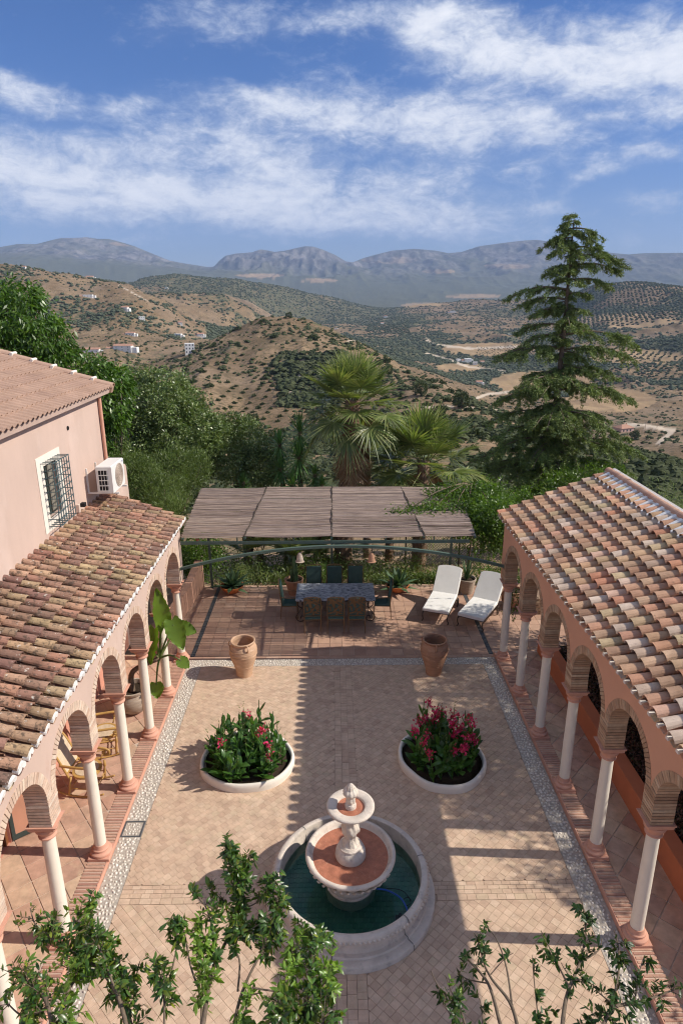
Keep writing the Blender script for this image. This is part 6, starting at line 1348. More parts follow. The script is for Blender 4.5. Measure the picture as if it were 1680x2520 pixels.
def fan_palm(label, hub, R, base, tr, nf, skirt, up_bias=.35, seed=0, dead=0):
    t = thing('fan_palm', label, 'palm tree', tuple(base)); q = MB(); hub = Vector(hub); b = Vector(base); H = (hub - b).length; n = 24
    q.tube([b.lerp(hub, i / n) for i in range(n + 1)], [tr * (1.25 - .35 * i / n) * (1 + .10 * (i % 2)) for i in range(n + 1)], 14); q.build('trunk', m_palmtr, t)
    sc = []                                                       # old leaf bases up the trunk
    for k in range(int(H * 46)):
        u = RNG.uniform(.02, 1); a = RNG.uniform(0, 2 * pi); p_ = np.array(b.lerp(hub, u)) + np.array([math.cos(a), math.sin(a), 0]) * tr * (1.2 - .3 * u); sc.append((p_, [math.cos(a) * .6, math.sin(a) * .6, .8], [-math.sin(a), math.cos(a), 0]))
    V, F = blades(np.array([s[0] for s in sc]), np.array([s[1] for s in sc]), np.array([s[2] for s in sc]), RNG.uniform(.12, .26, len(sc)), .07, .2, 2, None, .3); tag(obj_np('leaf_bases', V, F, m_deadfr, t), kind='stuff')
    pet = MB(); parts = []
    for k in range(nf):
        f = (k + .5) / nf; a = k * 2.39996 + seed; elv = R_(88) - f * R_(120); pl = R * (.80 + .35 * f) * RNG.uniform(.85, 1.15); d = np.array([math.cos(a) * math.cos(elv), math.sin(a) * math.cos(elv), math.sin(elv)])
        p0 = np.array(hub) + np.array([math.cos(a), math.sin(a), 0]) * tr * .6 + [0, 0, -f * .35]; p1 = p0 + d * pl; p1[2] -= pl * .18 * math.cos(elv); pet.tube([p0, p0 * .5 + p1 * .5 + [0, 0, .04 * pl], p1], [.018, .013, .010], 5)
        fd = d + np.array([0, 0, .10 - .55 * f * f * 1.6]); parts.append(fan(p1, fd, R * RNG.uniform(.85, 1.15), 32, R_(RNG.uniform(190, 260)), .05 + .30 * f * f, .12))
    pet.build('petioles', l_palm, t, True)
    for v, f in parts: tag(obj_np('frond', v, f, l_palm, t), kind='stuff') if False else obj_np('frond', v, f, l_palm, t)
    if skirt:
        parts = []
        for k in range(skirt):
            a = RNG.uniform(0, 2 * pi); z = RNG.uniform(.25, 1.0); p_ = np.array(hub) + np.array([math.cos(a) * tr * 1.5, math.sin(a) * tr * 1.5, -z * H * .42]); parts.append(fan(p_, [math.cos(a) * .35, math.sin(a) * .35, -1], R * .75, 18, R_(110), .1, .0))
        V, F = cat_(parts); tag(obj_np('dead_skirt', V, F, m_deadfr, t), kind='stuff')
    for k in range(dead):
        a = RNG.uniform(0, 2 * pi); p_ = np.array(hub) + [math.cos(a) * .5, math.sin(a) * .5, -.2]; v, f = fan(p_ + [math.cos(a) * .5, math.sin(a) * .5, -.5], [math.cos(a) * .3, math.sin(a) * .3, -1], R * .8, 16, R_(90), .1, 0); obj_np('dry_frond', v, f, m_deadfr, t)
h1 = at(868, 985, Y=23.0); b1 = at(840, 1398, Y=22.6); fan_palm('tall fan palm with a brown skirt in the middle behind the pergola', h1, 1.05, (b1[0], 22.6, gz(b1[0], 22.6) - .2), .27, 44, 30, seed=.4, dead=3)
h2 = at(1042, 1135, Y=23.2); b2 = at(1028, 1395, Y=23.0); fan_palm('lower fan palm to the right of the tall one behind the pergola', h2, 1.3, (b2[0], 23.0, gz(b2[0], 23.0) - .2), .22, 34, 8, seed=1.3, dead=1)
h3 = at(960, 1160, Y=24.6); fan_palm('small young fan palm between the two larger fan palms', h3, .62, (h3[0], 24.6, gz(h3[0], 24.6) - .2), .12, 14, 0, seed=2.2)
h4 = at(905, 1130, Y=25.4); fan_palm('half hidden fan palm behind the tall palm', h4, .8, (h4[0], 25.4, gz(h4[0], 25.4) - .2), .14, 14, 0, seed=.9)
h5 = at(740, 1385, Y=22.0); fan_palm('dwarf fan palm in the shade behind the table', h5, .9, (h5[0], 22.0, gz(h5[0], 22) - .1), .12, 14, 0, seed=3.1)
h6 = at(640, 1360, Y=22.6); fan_palm('dwarf fan palm in the shade left of the clay bell', h6, .95, (h6[0], 22.6, gz(h6[0], 22.6) - .1), .12, 13, 0, seed=4.1)
h7 = at(800, 1370, Y=23.4); fan_palm('dwarf fan palm in the shade behind the middle chair', h7, 1.0, (h7[0], 23.4, gz(h7[0], 23.4) - .1), .12, 12, 0, seed=5.1)
# yuccas
def yucca(label, heads, base, R):
    t = thing('yucca', label, 'yucca', tuple(base)); q = MB()
    for (px, py, Y, r) in heads:
        c = at(px, py, Y=Y); q.tube(smooth_pts([tuple(base), tuple((Vector(base) + Vector(c)) / 2 + Vector((0.1, 0, -.2))), tuple(c)], 4), [.07] * 9, 7); n = 95; i = np.arange(n); a = i * 2.39996; elv = R_(88) - (i / n) * R_(150)
        D = np.stack([np.cos(a) * np.cos(elv), np.sin(a) * np.cos(elv), np.sin(elv)], -1); S = np.stack([-np.sin(a), np.cos(a), 0 * a], -1); P = np.array(c)[None] + np.stack([0 * a, 0 * a, -.25 * i / n], -1)
        V, F = blades(P, D, S, r * RNG.uniform(.85, 1.1, n), .05, .12 + .25 * i / n, 4, lambda t: max(.03, math.sin(pi * min(.97, .25 + .75 * t))), .35); o = obj_np('leaf_head', V, F, l_yucca, t); tag(o, kind='stuff')
    q.build('stem', m_palmtr, t, True)
yucca('yucca with three spiky heads left of the tall palm', [(738, 1060, 23.6, .92), (735, 1120, 23.0, .86), (720, 1190, 22.6, .8)], (-1.6, 23.4, gz(-1.6, 23.4) - .1), .6)
yucca('slim yucca with one spiky head at the left of the yucca group', [(688, 1090, 23.4, .72), (690, 1150, 23.0, .62)], (-2.1, 23.8, gz(-2.1, 23.8) - .1), .5)
yucca('small bright yucca above the left part of the reed mat', [(598, 1185, 22.4, .42)], (-3.4, 22.4, gz(-3.4, 22.4) - .1), .4)
yucca('small yucca between the yucca group and the tall palm', [(775, 1165, 22.6, .45), (792, 1190, 22.0, .42)], (-1.0, 23.4, gz(-1.0, 23.4) - .1), .4)
# agaves and aloes in the pots, low plants along the terrace
def rosette(name, label, cat, c, n, L, w, mat, elmin=10, elmax=80, droop=.25, segs=5, group=None):
    t = thing(name, label, cat, tuple(c), 0, group); i = np.arange(n); a = i * 2.39996 + random.random() * 6; elv = R_(elmax) - (i / n) * R_(elmax - elmin)
    D = np.stack([np.cos(a) * np.cos(elv), np.sin(a) * np.cos(elv), np.sin(elv)], -1); S = np.stack([-np.sin(a), np.cos(a), 0 * a], -1); P = np.repeat(np.array(c, float)[None], n, 0)
    for k in range(n):
        V, F = blades(P[k:k + 1], D[k:k + 1], S[k:k + 1], L * RNG.uniform(.8, 1.1), w, droop, segs, lambda t: max(.03, (.55 + .45 * math.sin(pi * min(1, t * 1.2))) * (1 if t < .45 else 1 - ((t - .45) / .55) ** 1.6)), .35); obj_np('leaf', V, F, mat, t)
    return t
rosette('agave', 'broad leaved agave in the left orange bowl pot', 'agave', (-3.54, 19.78, .2), 24, .85, .17, l_agave, 5, 80)
rosette('agave', 'broad leaved agave in the orange bowl pot right of the table', 'agave', (1.87, 19.75, .2), 24, .80, .17, l_agave, 5, 80)
rosette('aloe', 'upright spiky aloe in the pot between the loungers', 'aloe', (4.10, 19.62, .45), 20, .80, .06, l_agave, 45, 88, .05)
rosette('aloe', 'pale spiky aloe standing behind the left lounger', 'aloe', (3.3, 20.8, -.3), 16, .85, .06, l_agave, 50, 88, .05)
rosette('spiky_plant', 'fan of thin spiky leaves behind the middle chair', 'plant', (-.55, 21.2, -.3), 46, .95, .022, l_yucca, 15, 88, .1, 3)
cc = thing('cactus', 'columnar cactus in the tall clay pot', 'cactus', (-1.5, 19.65, .45))
for (dx, dy, h, r) in ((0, 0, .85, .045), (.08, .03, .6, .04), (-.08, -.02, .45, .04), (.02, -.09, .35, .035)):
    q = MB(); q.lathe([(r * .8, 0), (r, .1), (r, h * .6), (r * .9, h * .9), (r * .5, h), (.002, h + .02)], (-1.5 + dx, 19.65 + dy, .42), 14, wob=lambda a, i, rr: .008 * math.cos(7 * a)); q.build('stem', l_agave, cc)
q_ = []
def low_plants(name, label, pts, nper, sp, L, w, mat, droop):
    t = thing(name, label, 'plants', (pts[0][0], pts[0][1], pts[0][2])); parts = []
    for (x, y, z, r, h) in pts:
        P = np.stack([RNG.normal(size=nper) * r * .5 + x, RNG.normal(size=nper) * r * .4 + y, z + RNG.uniform(0, 1, nper) ** 1.2 * h], -1); parts.append(leaves(P, unit(RNG.normal(size=(nper, 3)) + [0, 0, droop]), RNG.uniform(.7, 1.3, nper) * L, w))
    V, F = cat_(parts); tag(obj_np('leaves', V, F, mat, t), kind='stuff'); return t
low_plants('border_plants', 'low leafy plants with pale leaf tips right of the table', [(1.2 + .22 * k, 20.5 + .15 * math.sin(k), -.4, .35, .6) for k in range(3)], 900, .3, .09, .03, l_carob, .6)
low_plants('border_plants', 'low green plants behind the left lounger', [(2.3 + .25 * k, 20.55, -.4, .35, .65) for k in range(5)], 650, .3, .10, .03, l_feather, .8)
low_plants('border_plants', 'dark undergrowth beyond the table', [(-4.2 + .42 * k, 21.4 + .9 * math.sin(k * 2.1), -.6, .75, .95) for k in range(18)], 800, .3, .12, .035, l_feather, .6)
low_plants('border_plants', 'green plants between the right lounger and the gallery', [(4.7 + .3 * k, 20.4, -.4, .4, .9) for k in range(5)], 500, .3, .09, .035, l_vine, .3)
low_plants('dry_weeds', 'yellow dry weeds around the chain link fence', [(3.2 + .5 * k, 22.3 + .8 * math.sin(k * 1.7), -.75, .7, .55) for k in range(12)], 260, .3, .16, .012, l_reed, 1.2)
# ------------------------------------------------------------------ elephant ear in the clay planter
ee = thing('elephant_ear_plant', 'elephant ear plant with huge ribbed leaves leaning out between the columns', 'plant', (-4.86, 13.2, .6))
def big_leaf(px, py, Y, L, Wd, d, nrm, st0, curl=.12):
    c = Vector(at(px, py, Y=Y)); d = Vector(d).normalized(); nrm = Vector(nrm); s = d.cross(nrm).normalized(); up = s.cross(d).normalized(); n = 16; q = MB(); rows = []
    for k in range(n + 1):
        t = k / n; w = Wd * (math.sin(pi * min(1, (.10 + .9 * t))) ** .7) * (1 - .4 * t) / 2 * (1 + .06 * math.sin(k * 2.4)); cc_ = c + d * (L * (t - .25)); row = []
        for j in range(-5, 6):
            v = j / 5; rp = .010 * math.sin(k * pi) + .012 * math.cos(k * pi) * abs(v); ruf = .03 * math.sin(k * 1.9 + j) * max(0, abs(v) - .7) * 3
            row.append(cc_ + s * w * v + up * (curl * L * (v * v) * .5 + rp + ruf - .25 * L * max(0, t - .5) ** 2) - d * (.10 * L * abs(v) * (1 - t) * 1.2))
        rows.append(row)
    vs = [p for r in rows for p in r]; q.add(vs, [(k * 11 + j, k * 11 + j + 1, (k + 1) * 11 + j + 1, (k + 1) * 11 + j) for k in range(n) for j in range(10)]); q.build('leaf', l_aloc, ee, True)
    q = MB(); q.tube(smooth_pts([st0, tuple(Vector(st0).lerp(c, .5) + Vector((0, 0, .12))), tuple(c - d * L * .1)], 5), [.028 - .0012 * i for i in range(11)], 7); q.build('stalk', l_reed, ee, True)
st0 = tuple(at(393, 1620, Y=13.25))
big_leaf(400, 1520, 13.3, .98, .46, (-.10, 0, 1), (.35, -.9, .1), st0, .1); big_leaf(378, 1570, 13.15, .85, .38, (-.15, -.2, -1), (-.3, -.9, .2), st0, .12); big_leaf(430, 1545, 13.2, .72, .52, (.30, -.25, -.75), (.1, -.9, .5), st0, .08); big_leaf(450, 1545, 13.6, .45, .42, (.9, 0, -.35), (.2, -.9, .5), st0, .1)
big_leaf(448, 1628, 13.0, .30, .34, (.7, -.3, -.5), (0, -.6, .8), st0, .05); big_leaf(385, 1690, 13.0, .38, .40, (.05, -.2, -1), (.2, -1, .1), st0, .15); big_leaf(362, 1618, 13.1, .14, .12, (-.3, -.2, -1), (.2, -1, .1), st0)
q = MB(); q.tube(smooth_pts([(-4.86, 13.2, .55), (-4.80, 13.2, 1.1), st0], 5), [.07 - .002 * i for i in range(11)], 9); q.build('stem', m_palmtr, ee, True)
# ------------------------------------------------------------------ cannas
def cannas(bed, nstem, nfl, hmax, label, flabel, dens, seed):
    bx, by, br = bed; rr = random.Random(seed)
    k2 = 0
    for i in range(nstem):
        a = rr.uniform(0, 2 * pi); r = (br - .15) * math.sqrt(rr.random()); x, y = bx + r * math.cos(a), by + r * math.sin(a); h = rr.uniform(.55, 1.0) * hmax * (.75 + .35 * (y - by + br) / (2 * br))
        fl = i < nfl; where = ('left' if x < bx - .25 else 'right' if x > bx + .25 else 'middle') + ' ' + ('back' if y > by + .2 else 'front' if y < by - .2 else 'centre')
        t = thing('canna', ('tall ' if h > .78 * hmax else 'low ') + (flabel if fl else label) % where, 'canna', (x, y, .1), 0, 'cannas of the ' + ('left' if bx < 0 else 'right') + ' round bed')
        q = MB(); lx, ly = rr.gauss(0, .07), rr.gauss(0, .07); top = (x + lx, y + ly, .1 + h); q.tube([(x, y, .05), (x + lx * .4, y + ly * .4, .1 + h * .55), top], [.014, .011, .007], 6); q.build('stem', l_canna, t)
        nl = rr.randint(*dens)
        for k in range(nl):
            u = (k + .5) / nl * (.75 if fl else .95); az_ = rr.random() * .8 + k * 2.2 + seed; elv = R_(rr.uniform(35, 68) if u < .75 else rr.uniform(60, 80)); p_ = np.array([[x + lx * u, y + ly * u, .1 + h * u * .8]])
            L = rr.uniform(.26, .46) * (1.0 if u < .7 else .8); D = np.array([[math.cos(az_) * math.cos(elv), math.sin(az_) * math.cos(elv), math.sin(elv)]]); S = np.array([[-math.sin(az_), math.cos(az_), 0]])
            V, F = blades(p_, D, S, L, L * rr.uniform(.26, .36), rr.uniform(.15, .55), 5, lambda t: max(.02, math.sin(pi * min(1, .1 + .9 * t)) ** .8), .25); obj_np('leaf', V, F, l_canna, t)
        if fl:
            n = rr.randint(16, 34); P = np.array(top)[None] + RNG.normal(size=(n, 3)) * [.038, .038, .05] + [0, 0, .02]; V, F = leaves(P, unit(RNG.normal(size=(n, 3)) + [0, 0, .3]), RNG.uniform(.05, .095, n), RNG.uniform(.03, .05, n), .3); obj_np('flower', V, F, l_cannaf, t)
        elif rr.random() < .5:
            n = 10; P = np.array(top)[None] + np.stack([RNG.normal(size=n) * .01, RNG.normal(size=n) * .01, np.linspace(0, .16, n)], -1); V, F = leaves(P, unit(RNG.normal(size=(n, 3)) + [0, 0, .8]), .035, .014); obj_np('seed_head', V, F, l_reed, t)
cannas(BEDS[0], 62, 7, .95, 'leafy canna without flowers at the %s of the left flower bed', 'canna with a faded pink flower at the %s of the left flower bed', (6, 9), 3)
cannas(BEDS[1], 60, 28, .95, 'leafy canna without flowers at the %s of the right flower bed', 'canna with a bright red flower at the %s of the right flower bed', (5, 8), 8)
# reddish planting in the bed behind the right gallery
t = thing('bed_plants', 'reddish ground plants in the bed behind the right gallery', 'plants', (6.1, 8, .3)); n = 15000; P = np.stack([RNG.uniform(5.56, 6.68, n), RNG.uniform(4, 15.4, n), np.zeros(n)], -1); P[:, 2] = .30 + RNG.random(n) ** 1.5 * .28 * (fbm(P[:, 0] * 2, P[:, 1] * 2, 3, 9) > .42)
V, F = leaves(P, unit(RNG.normal(size=(n, 3)) + [0, 0, .6]), RNG.uniform(.04, .09, n), .035); tag(obj_np('leaves', V, F, l_sedum, t), kind='stuff')
# ------------------------------------------------------------------ citrus trees in the foreground
def citrus(label, branches, trunk_base, mat, mats2=None, leafL=.074, dens=1.5, fruit=None):
    t = thing('citrus_tree', label, 'citrus tree', tuple(trunk_base)); q = MB(); parts = []; parts2 = []
    for (pts, r0, r1, f0, dn, spread) in branches:
        W3 = [tuple(at(px, py, Y=Y)) for px, py, Y in pts]; S = smooth_pts(W3, 6); n = len(S); q.tube(S, [r0 + (r1 - r0) * i / (n - 1) for i in range(n)], 7)
        A = np.array([tuple(p) for p in S]); seg = np.linalg.norm(np.diff(A, axis=0), axis=1); Lg = seg.sum(); cu = np.concatenate([[0], np.cumsum(seg)]) / Lg
        m_ = int(Lg * 150 * dn * dens)
        if m_ < 4: continue
        u = f0 + (1 - f0) * RNG.random(m_); C = np.stack([np.interp(u, cu, A[:, k]) for k in range(3)], -1); ax = unit(np.stack([np.interp(np.minimum(u + .02, 1), cu, A[:, k]) - np.interp(np.maximum(u - .02, 0), cu, A[:, k]) for k in range(3)], -1))
        # short side shoots carry rosettes of leaves
        ns = max(3, int(m_ / 9)); us = f0 + (1 - f0) * RNG.random(ns); base = np.stack([np.interp(us, cu, A[:, k]) for k in range(3)], -1); off = rdir(ns) * spread * RNG.uniform(.3, 1, ns)[:, None] + [0, 0, .25 * spread]; tips = base + off
        for b_, tp in zip(base, tips): q.tube([tuple(b_), tuple((b_ + tp) / 2 + [0, 0, .01]), tuple(tp)], [.0045, .0035, .002], 4, caps=False)
        k = RNG.integers(0, ns, m_); v = RNG.random(m_) ** .6; P = base[k] + (tips - base)[k] * v[:, None] + RNG.normal(size=(m_, 3)) * .008
        out = unit(tips - base)[k]; rad = unit(np.cross(out, rdir(m_))); D = unit(out * .55 + rad * .9 + [0, 0, .10]); Nn = unit(out + [0, 0, .8] + RNG.normal(size=(m_, 3)) * .25)
        L = leafL * RNG.uniform(.65, 1.2, m_); S_ = np.cross(D, Nn); V, F = blades(P, D, S_, L, L * .36, RNG.uniform(.1, .45, m_), 3, lambda t: max(.05, math.sin(pi * min(.98, .12 + .86 * t)) ** .8), -.22)
        tg = RNG.random() < .22 and mats2 is not None; (parts2 if tg else parts).append((V, F))
    q.build('branches', m_twig, t, True)
    if parts: V, F = cat_(parts); tag(obj_np('leaves', V, F, mat, t), kind='stuff')
    if parts2: V, F = cat_(parts2); tag(obj_np('young_leaves', V, F, mats2, t), kind='stuff')
    if fruit:
        for (px, py, Y) in fruit: f_ = at(px, py, Y=Y); qq = MB(); qq.lathe([(.001, -.036), (.02, -.03), (.034, -.012), (.035, .008), (.024, .028), (.001, .036)], tuple(f_), 14); qq.build('fruit', M('green_fruit', (.16, .24, .03), 8, .1, .1, 60, .5, .4), t, True)
Yg = 4.6
citrus('citrus tree with dense leaves and a green fruit in the bottom left corner', [
    ([(330, 2640, 3.6), (300, 2480, 4.0), (250, 2390, 4.3), (160, 2330, 4.5), (115, 2300, 4.6)], .022, .006, .35, 1.0, .20),
    ([(300, 2480, 4.0), (230, 2300, 4.5), (185, 2265, 4.7)], .012, .005, .25, 1.2, .16), ([(330, 2640, 3.6), (310, 2440, 4.2), (280, 2370, 4.5), (225, 2330, 4.7)], .02, .006, .4, .6, .12),
    ([(230, 2330, 4.5), (205, 2270, 4.8), (180, 2235, 4.9)], .008, .004, .0, 1.5, .15), ([(110, 2310, 4.7), (85, 2270, 4.8), (75, 2235, 4.9)], .008, .004, .0, 1.6, .16), ([(110, 2310, 4.7), (140, 2260, 4.9), (135, 2235, 4.9)], .007, .004, .0, 1.3, .14),
    ([(220, 2330, 4.7), (222, 2280, 4.8), (226, 2210, 5.0)], .006, .003, .5, 1.2, .10), ([(150, 2700, 3.4), (120, 2480, 3.9), (70, 2420, 4.2), (30, 2400, 4.3)], .025, .006, .2, 1.5, .24), ([(150, 2700, 3.4), (160, 2470, 4.0), (190, 2400, 4.3), (200, 2340, 4.6)], .022, .006, .25, 1.9, .22),
    ([(120, 2480, 3.9), (60, 2500, 3.9), (20, 2470, 4.0)], .01, .005, .1, 1.5, .2), ([(330, 2640, 3.6), (320, 2500, 4.0), (270, 2440, 4.2)], .012, .005, .2, 1.5, .2), ([(310, 2440, 4.2), (270, 2350, 4.6), (262, 2320, 4.7)], .008, .004, .2, 1.6, .13), ([(310, 2420, 4.3), (335, 2400, 4.4), (345, 2365, 4.5)], .006, .003, .3, 1.2, .10)], (-1.6, 3.2, 0), l_citrus, l_citrus2, fruit=[(142, 2303, 4.65)])
citrus('citrus tree with upright leafy shoots left of the fountain', [
    ([(470, 2700, 3.4), (500, 2520, 3.8), (520, 2400, 4.3), (560, 2310, 4.6), (595, 2240, 4.9), (585, 2170, 5.0), (560, 2080, 5.1)], .024, .006, .58, 1.9, .13), ([(590, 2230, 4.9), (605, 2160, 5.1), (612, 2100, 5.2)], .007, .004, .2, 1.8, .10),
    ([(520, 2400, 4.3), (530, 2330, 4.5), (510, 2240, 4.7), (480, 2200, 4.8)], .012, .005, .15, 1.7, .15), ([(510, 2450, 4.1), (490, 2350, 4.4), (485, 2260, 4.6)], .01, .005, .1, 2.2, .14), ([(495, 2520, 3.9), (500, 2440, 4.1), (520, 2400, 4.2)], .01, .006, .1, 1.6, .16),
    ([(590, 2240, 4.9), (560, 2225, 4.9), (520, 2190, 5.0)], .006, .004, .2, 1.3, .12), ([(590, 2240, 4.9), (640, 2215, 4.9), (675, 2160, 5.0)], .007, .004, .5, 1.4, .13), ([(585, 2440, 4.2), (590, 2370, 4.4), (580, 2330, 4.5), (600, 2290, 4.6), (650, 2290, 4.7)], .010, .005, .45, 1.9, .13),
    ([(560, 2620, 3.7), (590, 2460, 4.1), (640, 2350, 4.4), (680, 2290, 4.6), (690, 2200, 4.9)], .016, .005, .55, 1.5, .13), ([(680, 2290, 4.6), (650, 2270, 4.6), (600, 2300, 4.6)], .008, .004, .1, 1.7, .12), ([(560, 2620, 3.7), (600, 2500, 4.0), (620, 2440, 4.1)], .015, .006, .3, 1.8, .13), ([(500, 2460, 4.1), (470, 2380, 4.3), (455, 2300, 4.5), (440, 2265, 4.6)], .01, .004, .0, .0, .1),
    ([(415, 2420, 4.2), (435, 2330, 4.4), (432, 2270, 4.5)], .009, .004, .55, 1.6, .12), ([(435, 2320, 4.4), (455, 2295, 4.5), (480, 2290, 4.5)], .006, .003, .3, .5, .08), ([(620, 2430, 4.1), (680, 2438, 4.1), (740, 2420, 4.2)], .008, .006, .3, .25, .08), ([(400, 2620, 3.6), (405, 2480, 3.9), (395, 2400, 4.2), (380, 2370, 4.3)], .012, .004, .4, 1.4, .12)], (-.9, 3.0, 0), l_citrus, l_citrus2)
citrus('dense dark citrus tree in front of the fountain', [
    ([(720, 2800, 3.2), (740, 2560, 3.7), (760, 2420, 4.1), (770, 2340, 4.4), (790, 2290, 4.6)], .026, .006, .15, 2.4, .20), ([(740, 2560, 3.7), (710, 2450, 4.0), (720, 2370, 4.3), (740, 2310, 4.5)], .014, .005, .1, 2.4, .18), ([(750, 2500, 3.9), (800, 2420, 4.1), (815, 2380, 4.3)], .012, .005, .1, 2.4, .18), ([(770, 2340, 4.4), (750, 2300, 4.6), (738, 2275, 4.8)], .006, .004, .2, 1.5, .1), ([(720, 2560, 3.6), (690, 2500, 3.8), (700, 2450, 4.0)], .012, .005, .1, 2.2, .2), ([(780, 2560, 3.6), (800, 2500, 3.8), (810, 2460, 4.0)], .012, .005, .1, 2.4, .2)], (-.4, 2.8, 0), l_citrus, l_citrus2)
citrus('thin citrus tree with bare twigs and few leaves at the bottom right', [
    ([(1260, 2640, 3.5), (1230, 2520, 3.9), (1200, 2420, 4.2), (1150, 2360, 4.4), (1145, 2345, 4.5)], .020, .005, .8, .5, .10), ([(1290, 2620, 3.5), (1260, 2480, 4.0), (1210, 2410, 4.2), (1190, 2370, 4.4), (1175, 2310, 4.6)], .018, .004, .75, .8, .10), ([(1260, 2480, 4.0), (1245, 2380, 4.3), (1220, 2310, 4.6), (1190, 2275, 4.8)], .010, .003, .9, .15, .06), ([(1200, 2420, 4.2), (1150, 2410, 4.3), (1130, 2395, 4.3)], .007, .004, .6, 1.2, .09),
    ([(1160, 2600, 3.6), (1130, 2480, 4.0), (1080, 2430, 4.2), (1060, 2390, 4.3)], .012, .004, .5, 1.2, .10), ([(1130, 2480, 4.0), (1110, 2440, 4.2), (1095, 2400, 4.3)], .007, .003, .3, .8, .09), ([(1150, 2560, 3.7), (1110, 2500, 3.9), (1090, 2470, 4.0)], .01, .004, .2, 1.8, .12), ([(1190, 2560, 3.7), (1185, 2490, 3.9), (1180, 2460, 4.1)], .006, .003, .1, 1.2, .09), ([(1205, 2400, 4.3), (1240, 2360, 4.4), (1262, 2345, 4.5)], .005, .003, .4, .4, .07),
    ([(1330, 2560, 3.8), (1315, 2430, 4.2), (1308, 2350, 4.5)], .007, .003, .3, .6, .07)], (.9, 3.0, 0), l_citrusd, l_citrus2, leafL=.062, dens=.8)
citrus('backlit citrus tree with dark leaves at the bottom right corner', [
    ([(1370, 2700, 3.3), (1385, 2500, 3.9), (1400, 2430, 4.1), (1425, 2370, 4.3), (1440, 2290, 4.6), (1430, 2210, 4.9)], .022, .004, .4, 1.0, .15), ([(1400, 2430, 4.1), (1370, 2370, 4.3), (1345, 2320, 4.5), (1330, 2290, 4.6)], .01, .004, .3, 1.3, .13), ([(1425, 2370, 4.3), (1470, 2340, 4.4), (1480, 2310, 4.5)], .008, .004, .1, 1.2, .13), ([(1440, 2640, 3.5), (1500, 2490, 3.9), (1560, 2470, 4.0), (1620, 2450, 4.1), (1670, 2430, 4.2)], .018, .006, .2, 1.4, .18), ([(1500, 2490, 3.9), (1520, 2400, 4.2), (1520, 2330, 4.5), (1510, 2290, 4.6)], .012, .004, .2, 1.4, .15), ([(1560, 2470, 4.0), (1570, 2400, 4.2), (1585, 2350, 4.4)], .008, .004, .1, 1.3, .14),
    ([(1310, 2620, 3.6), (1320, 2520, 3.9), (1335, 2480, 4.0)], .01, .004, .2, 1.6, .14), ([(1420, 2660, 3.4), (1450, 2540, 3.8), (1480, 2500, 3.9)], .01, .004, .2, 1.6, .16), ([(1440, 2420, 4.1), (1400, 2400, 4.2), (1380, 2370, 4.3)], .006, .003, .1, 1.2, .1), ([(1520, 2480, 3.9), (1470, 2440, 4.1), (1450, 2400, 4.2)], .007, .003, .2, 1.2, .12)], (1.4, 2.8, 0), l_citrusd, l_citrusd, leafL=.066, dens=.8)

# ------------------------------------------------------------------ bushes and groves of the hills
def bush_mesh(name, nleaf, L, sq=.8):
    d = rdir(nleaf); lump = .75 + .35 * np.sin(d[:, 0] * 3.1 + 1) * np.cos(d[:, 1] * 4.2); r = RNG.uniform(.6, 1, nleaf)[:, None] * lump[:, None]; P = d * r; P[:, 2] = np.abs(P[:, 2] * sq) * .95 + .15
    V, F = leaves(P, unit(d + RNG.normal(size=(nleaf, 3)) * .5), RNG.uniform(.7, 1.3, nleaf) * L, L * .75); return mesh_np(name, V, F, l_bush)
def blob_mesh(name, mat):
    q = MB(); q.lathe([(.25, 0), (.85, .2), (1.0, .5), (.8, .85), (.5, 1.05), (.02, 1.1)], (0, 0, 0), 9, wob=lambda a, i, r: .20 * math.sin(a * 3 + i * 2) * (r > .3) + .12 * math.sin(a * 5 + i * 3)); q.lathe([(.2, .1), (.5, .3), (.6, .6), (.35, .95), (.02, 1.25)], (.55, .25, 0), 7, wob=lambda a, i, r: .12 * math.sin(a * 4 + i)); q.lathe([(.2, .0), (.45, .2), (.5, .45), (.25, .7), (.02, .8)], (-.6, -.4, 0), 7, wob=lambda a, i, r: .1 * math.sin(a * 3 + i * 2)); return q.mesh(name, mat)
bms = [bush_mesh('hill_bush', 260, .30), bush_mesh('hill_bush', 260, .30, .9), bush_mesh('hill_bush', 240, .34, .7)]
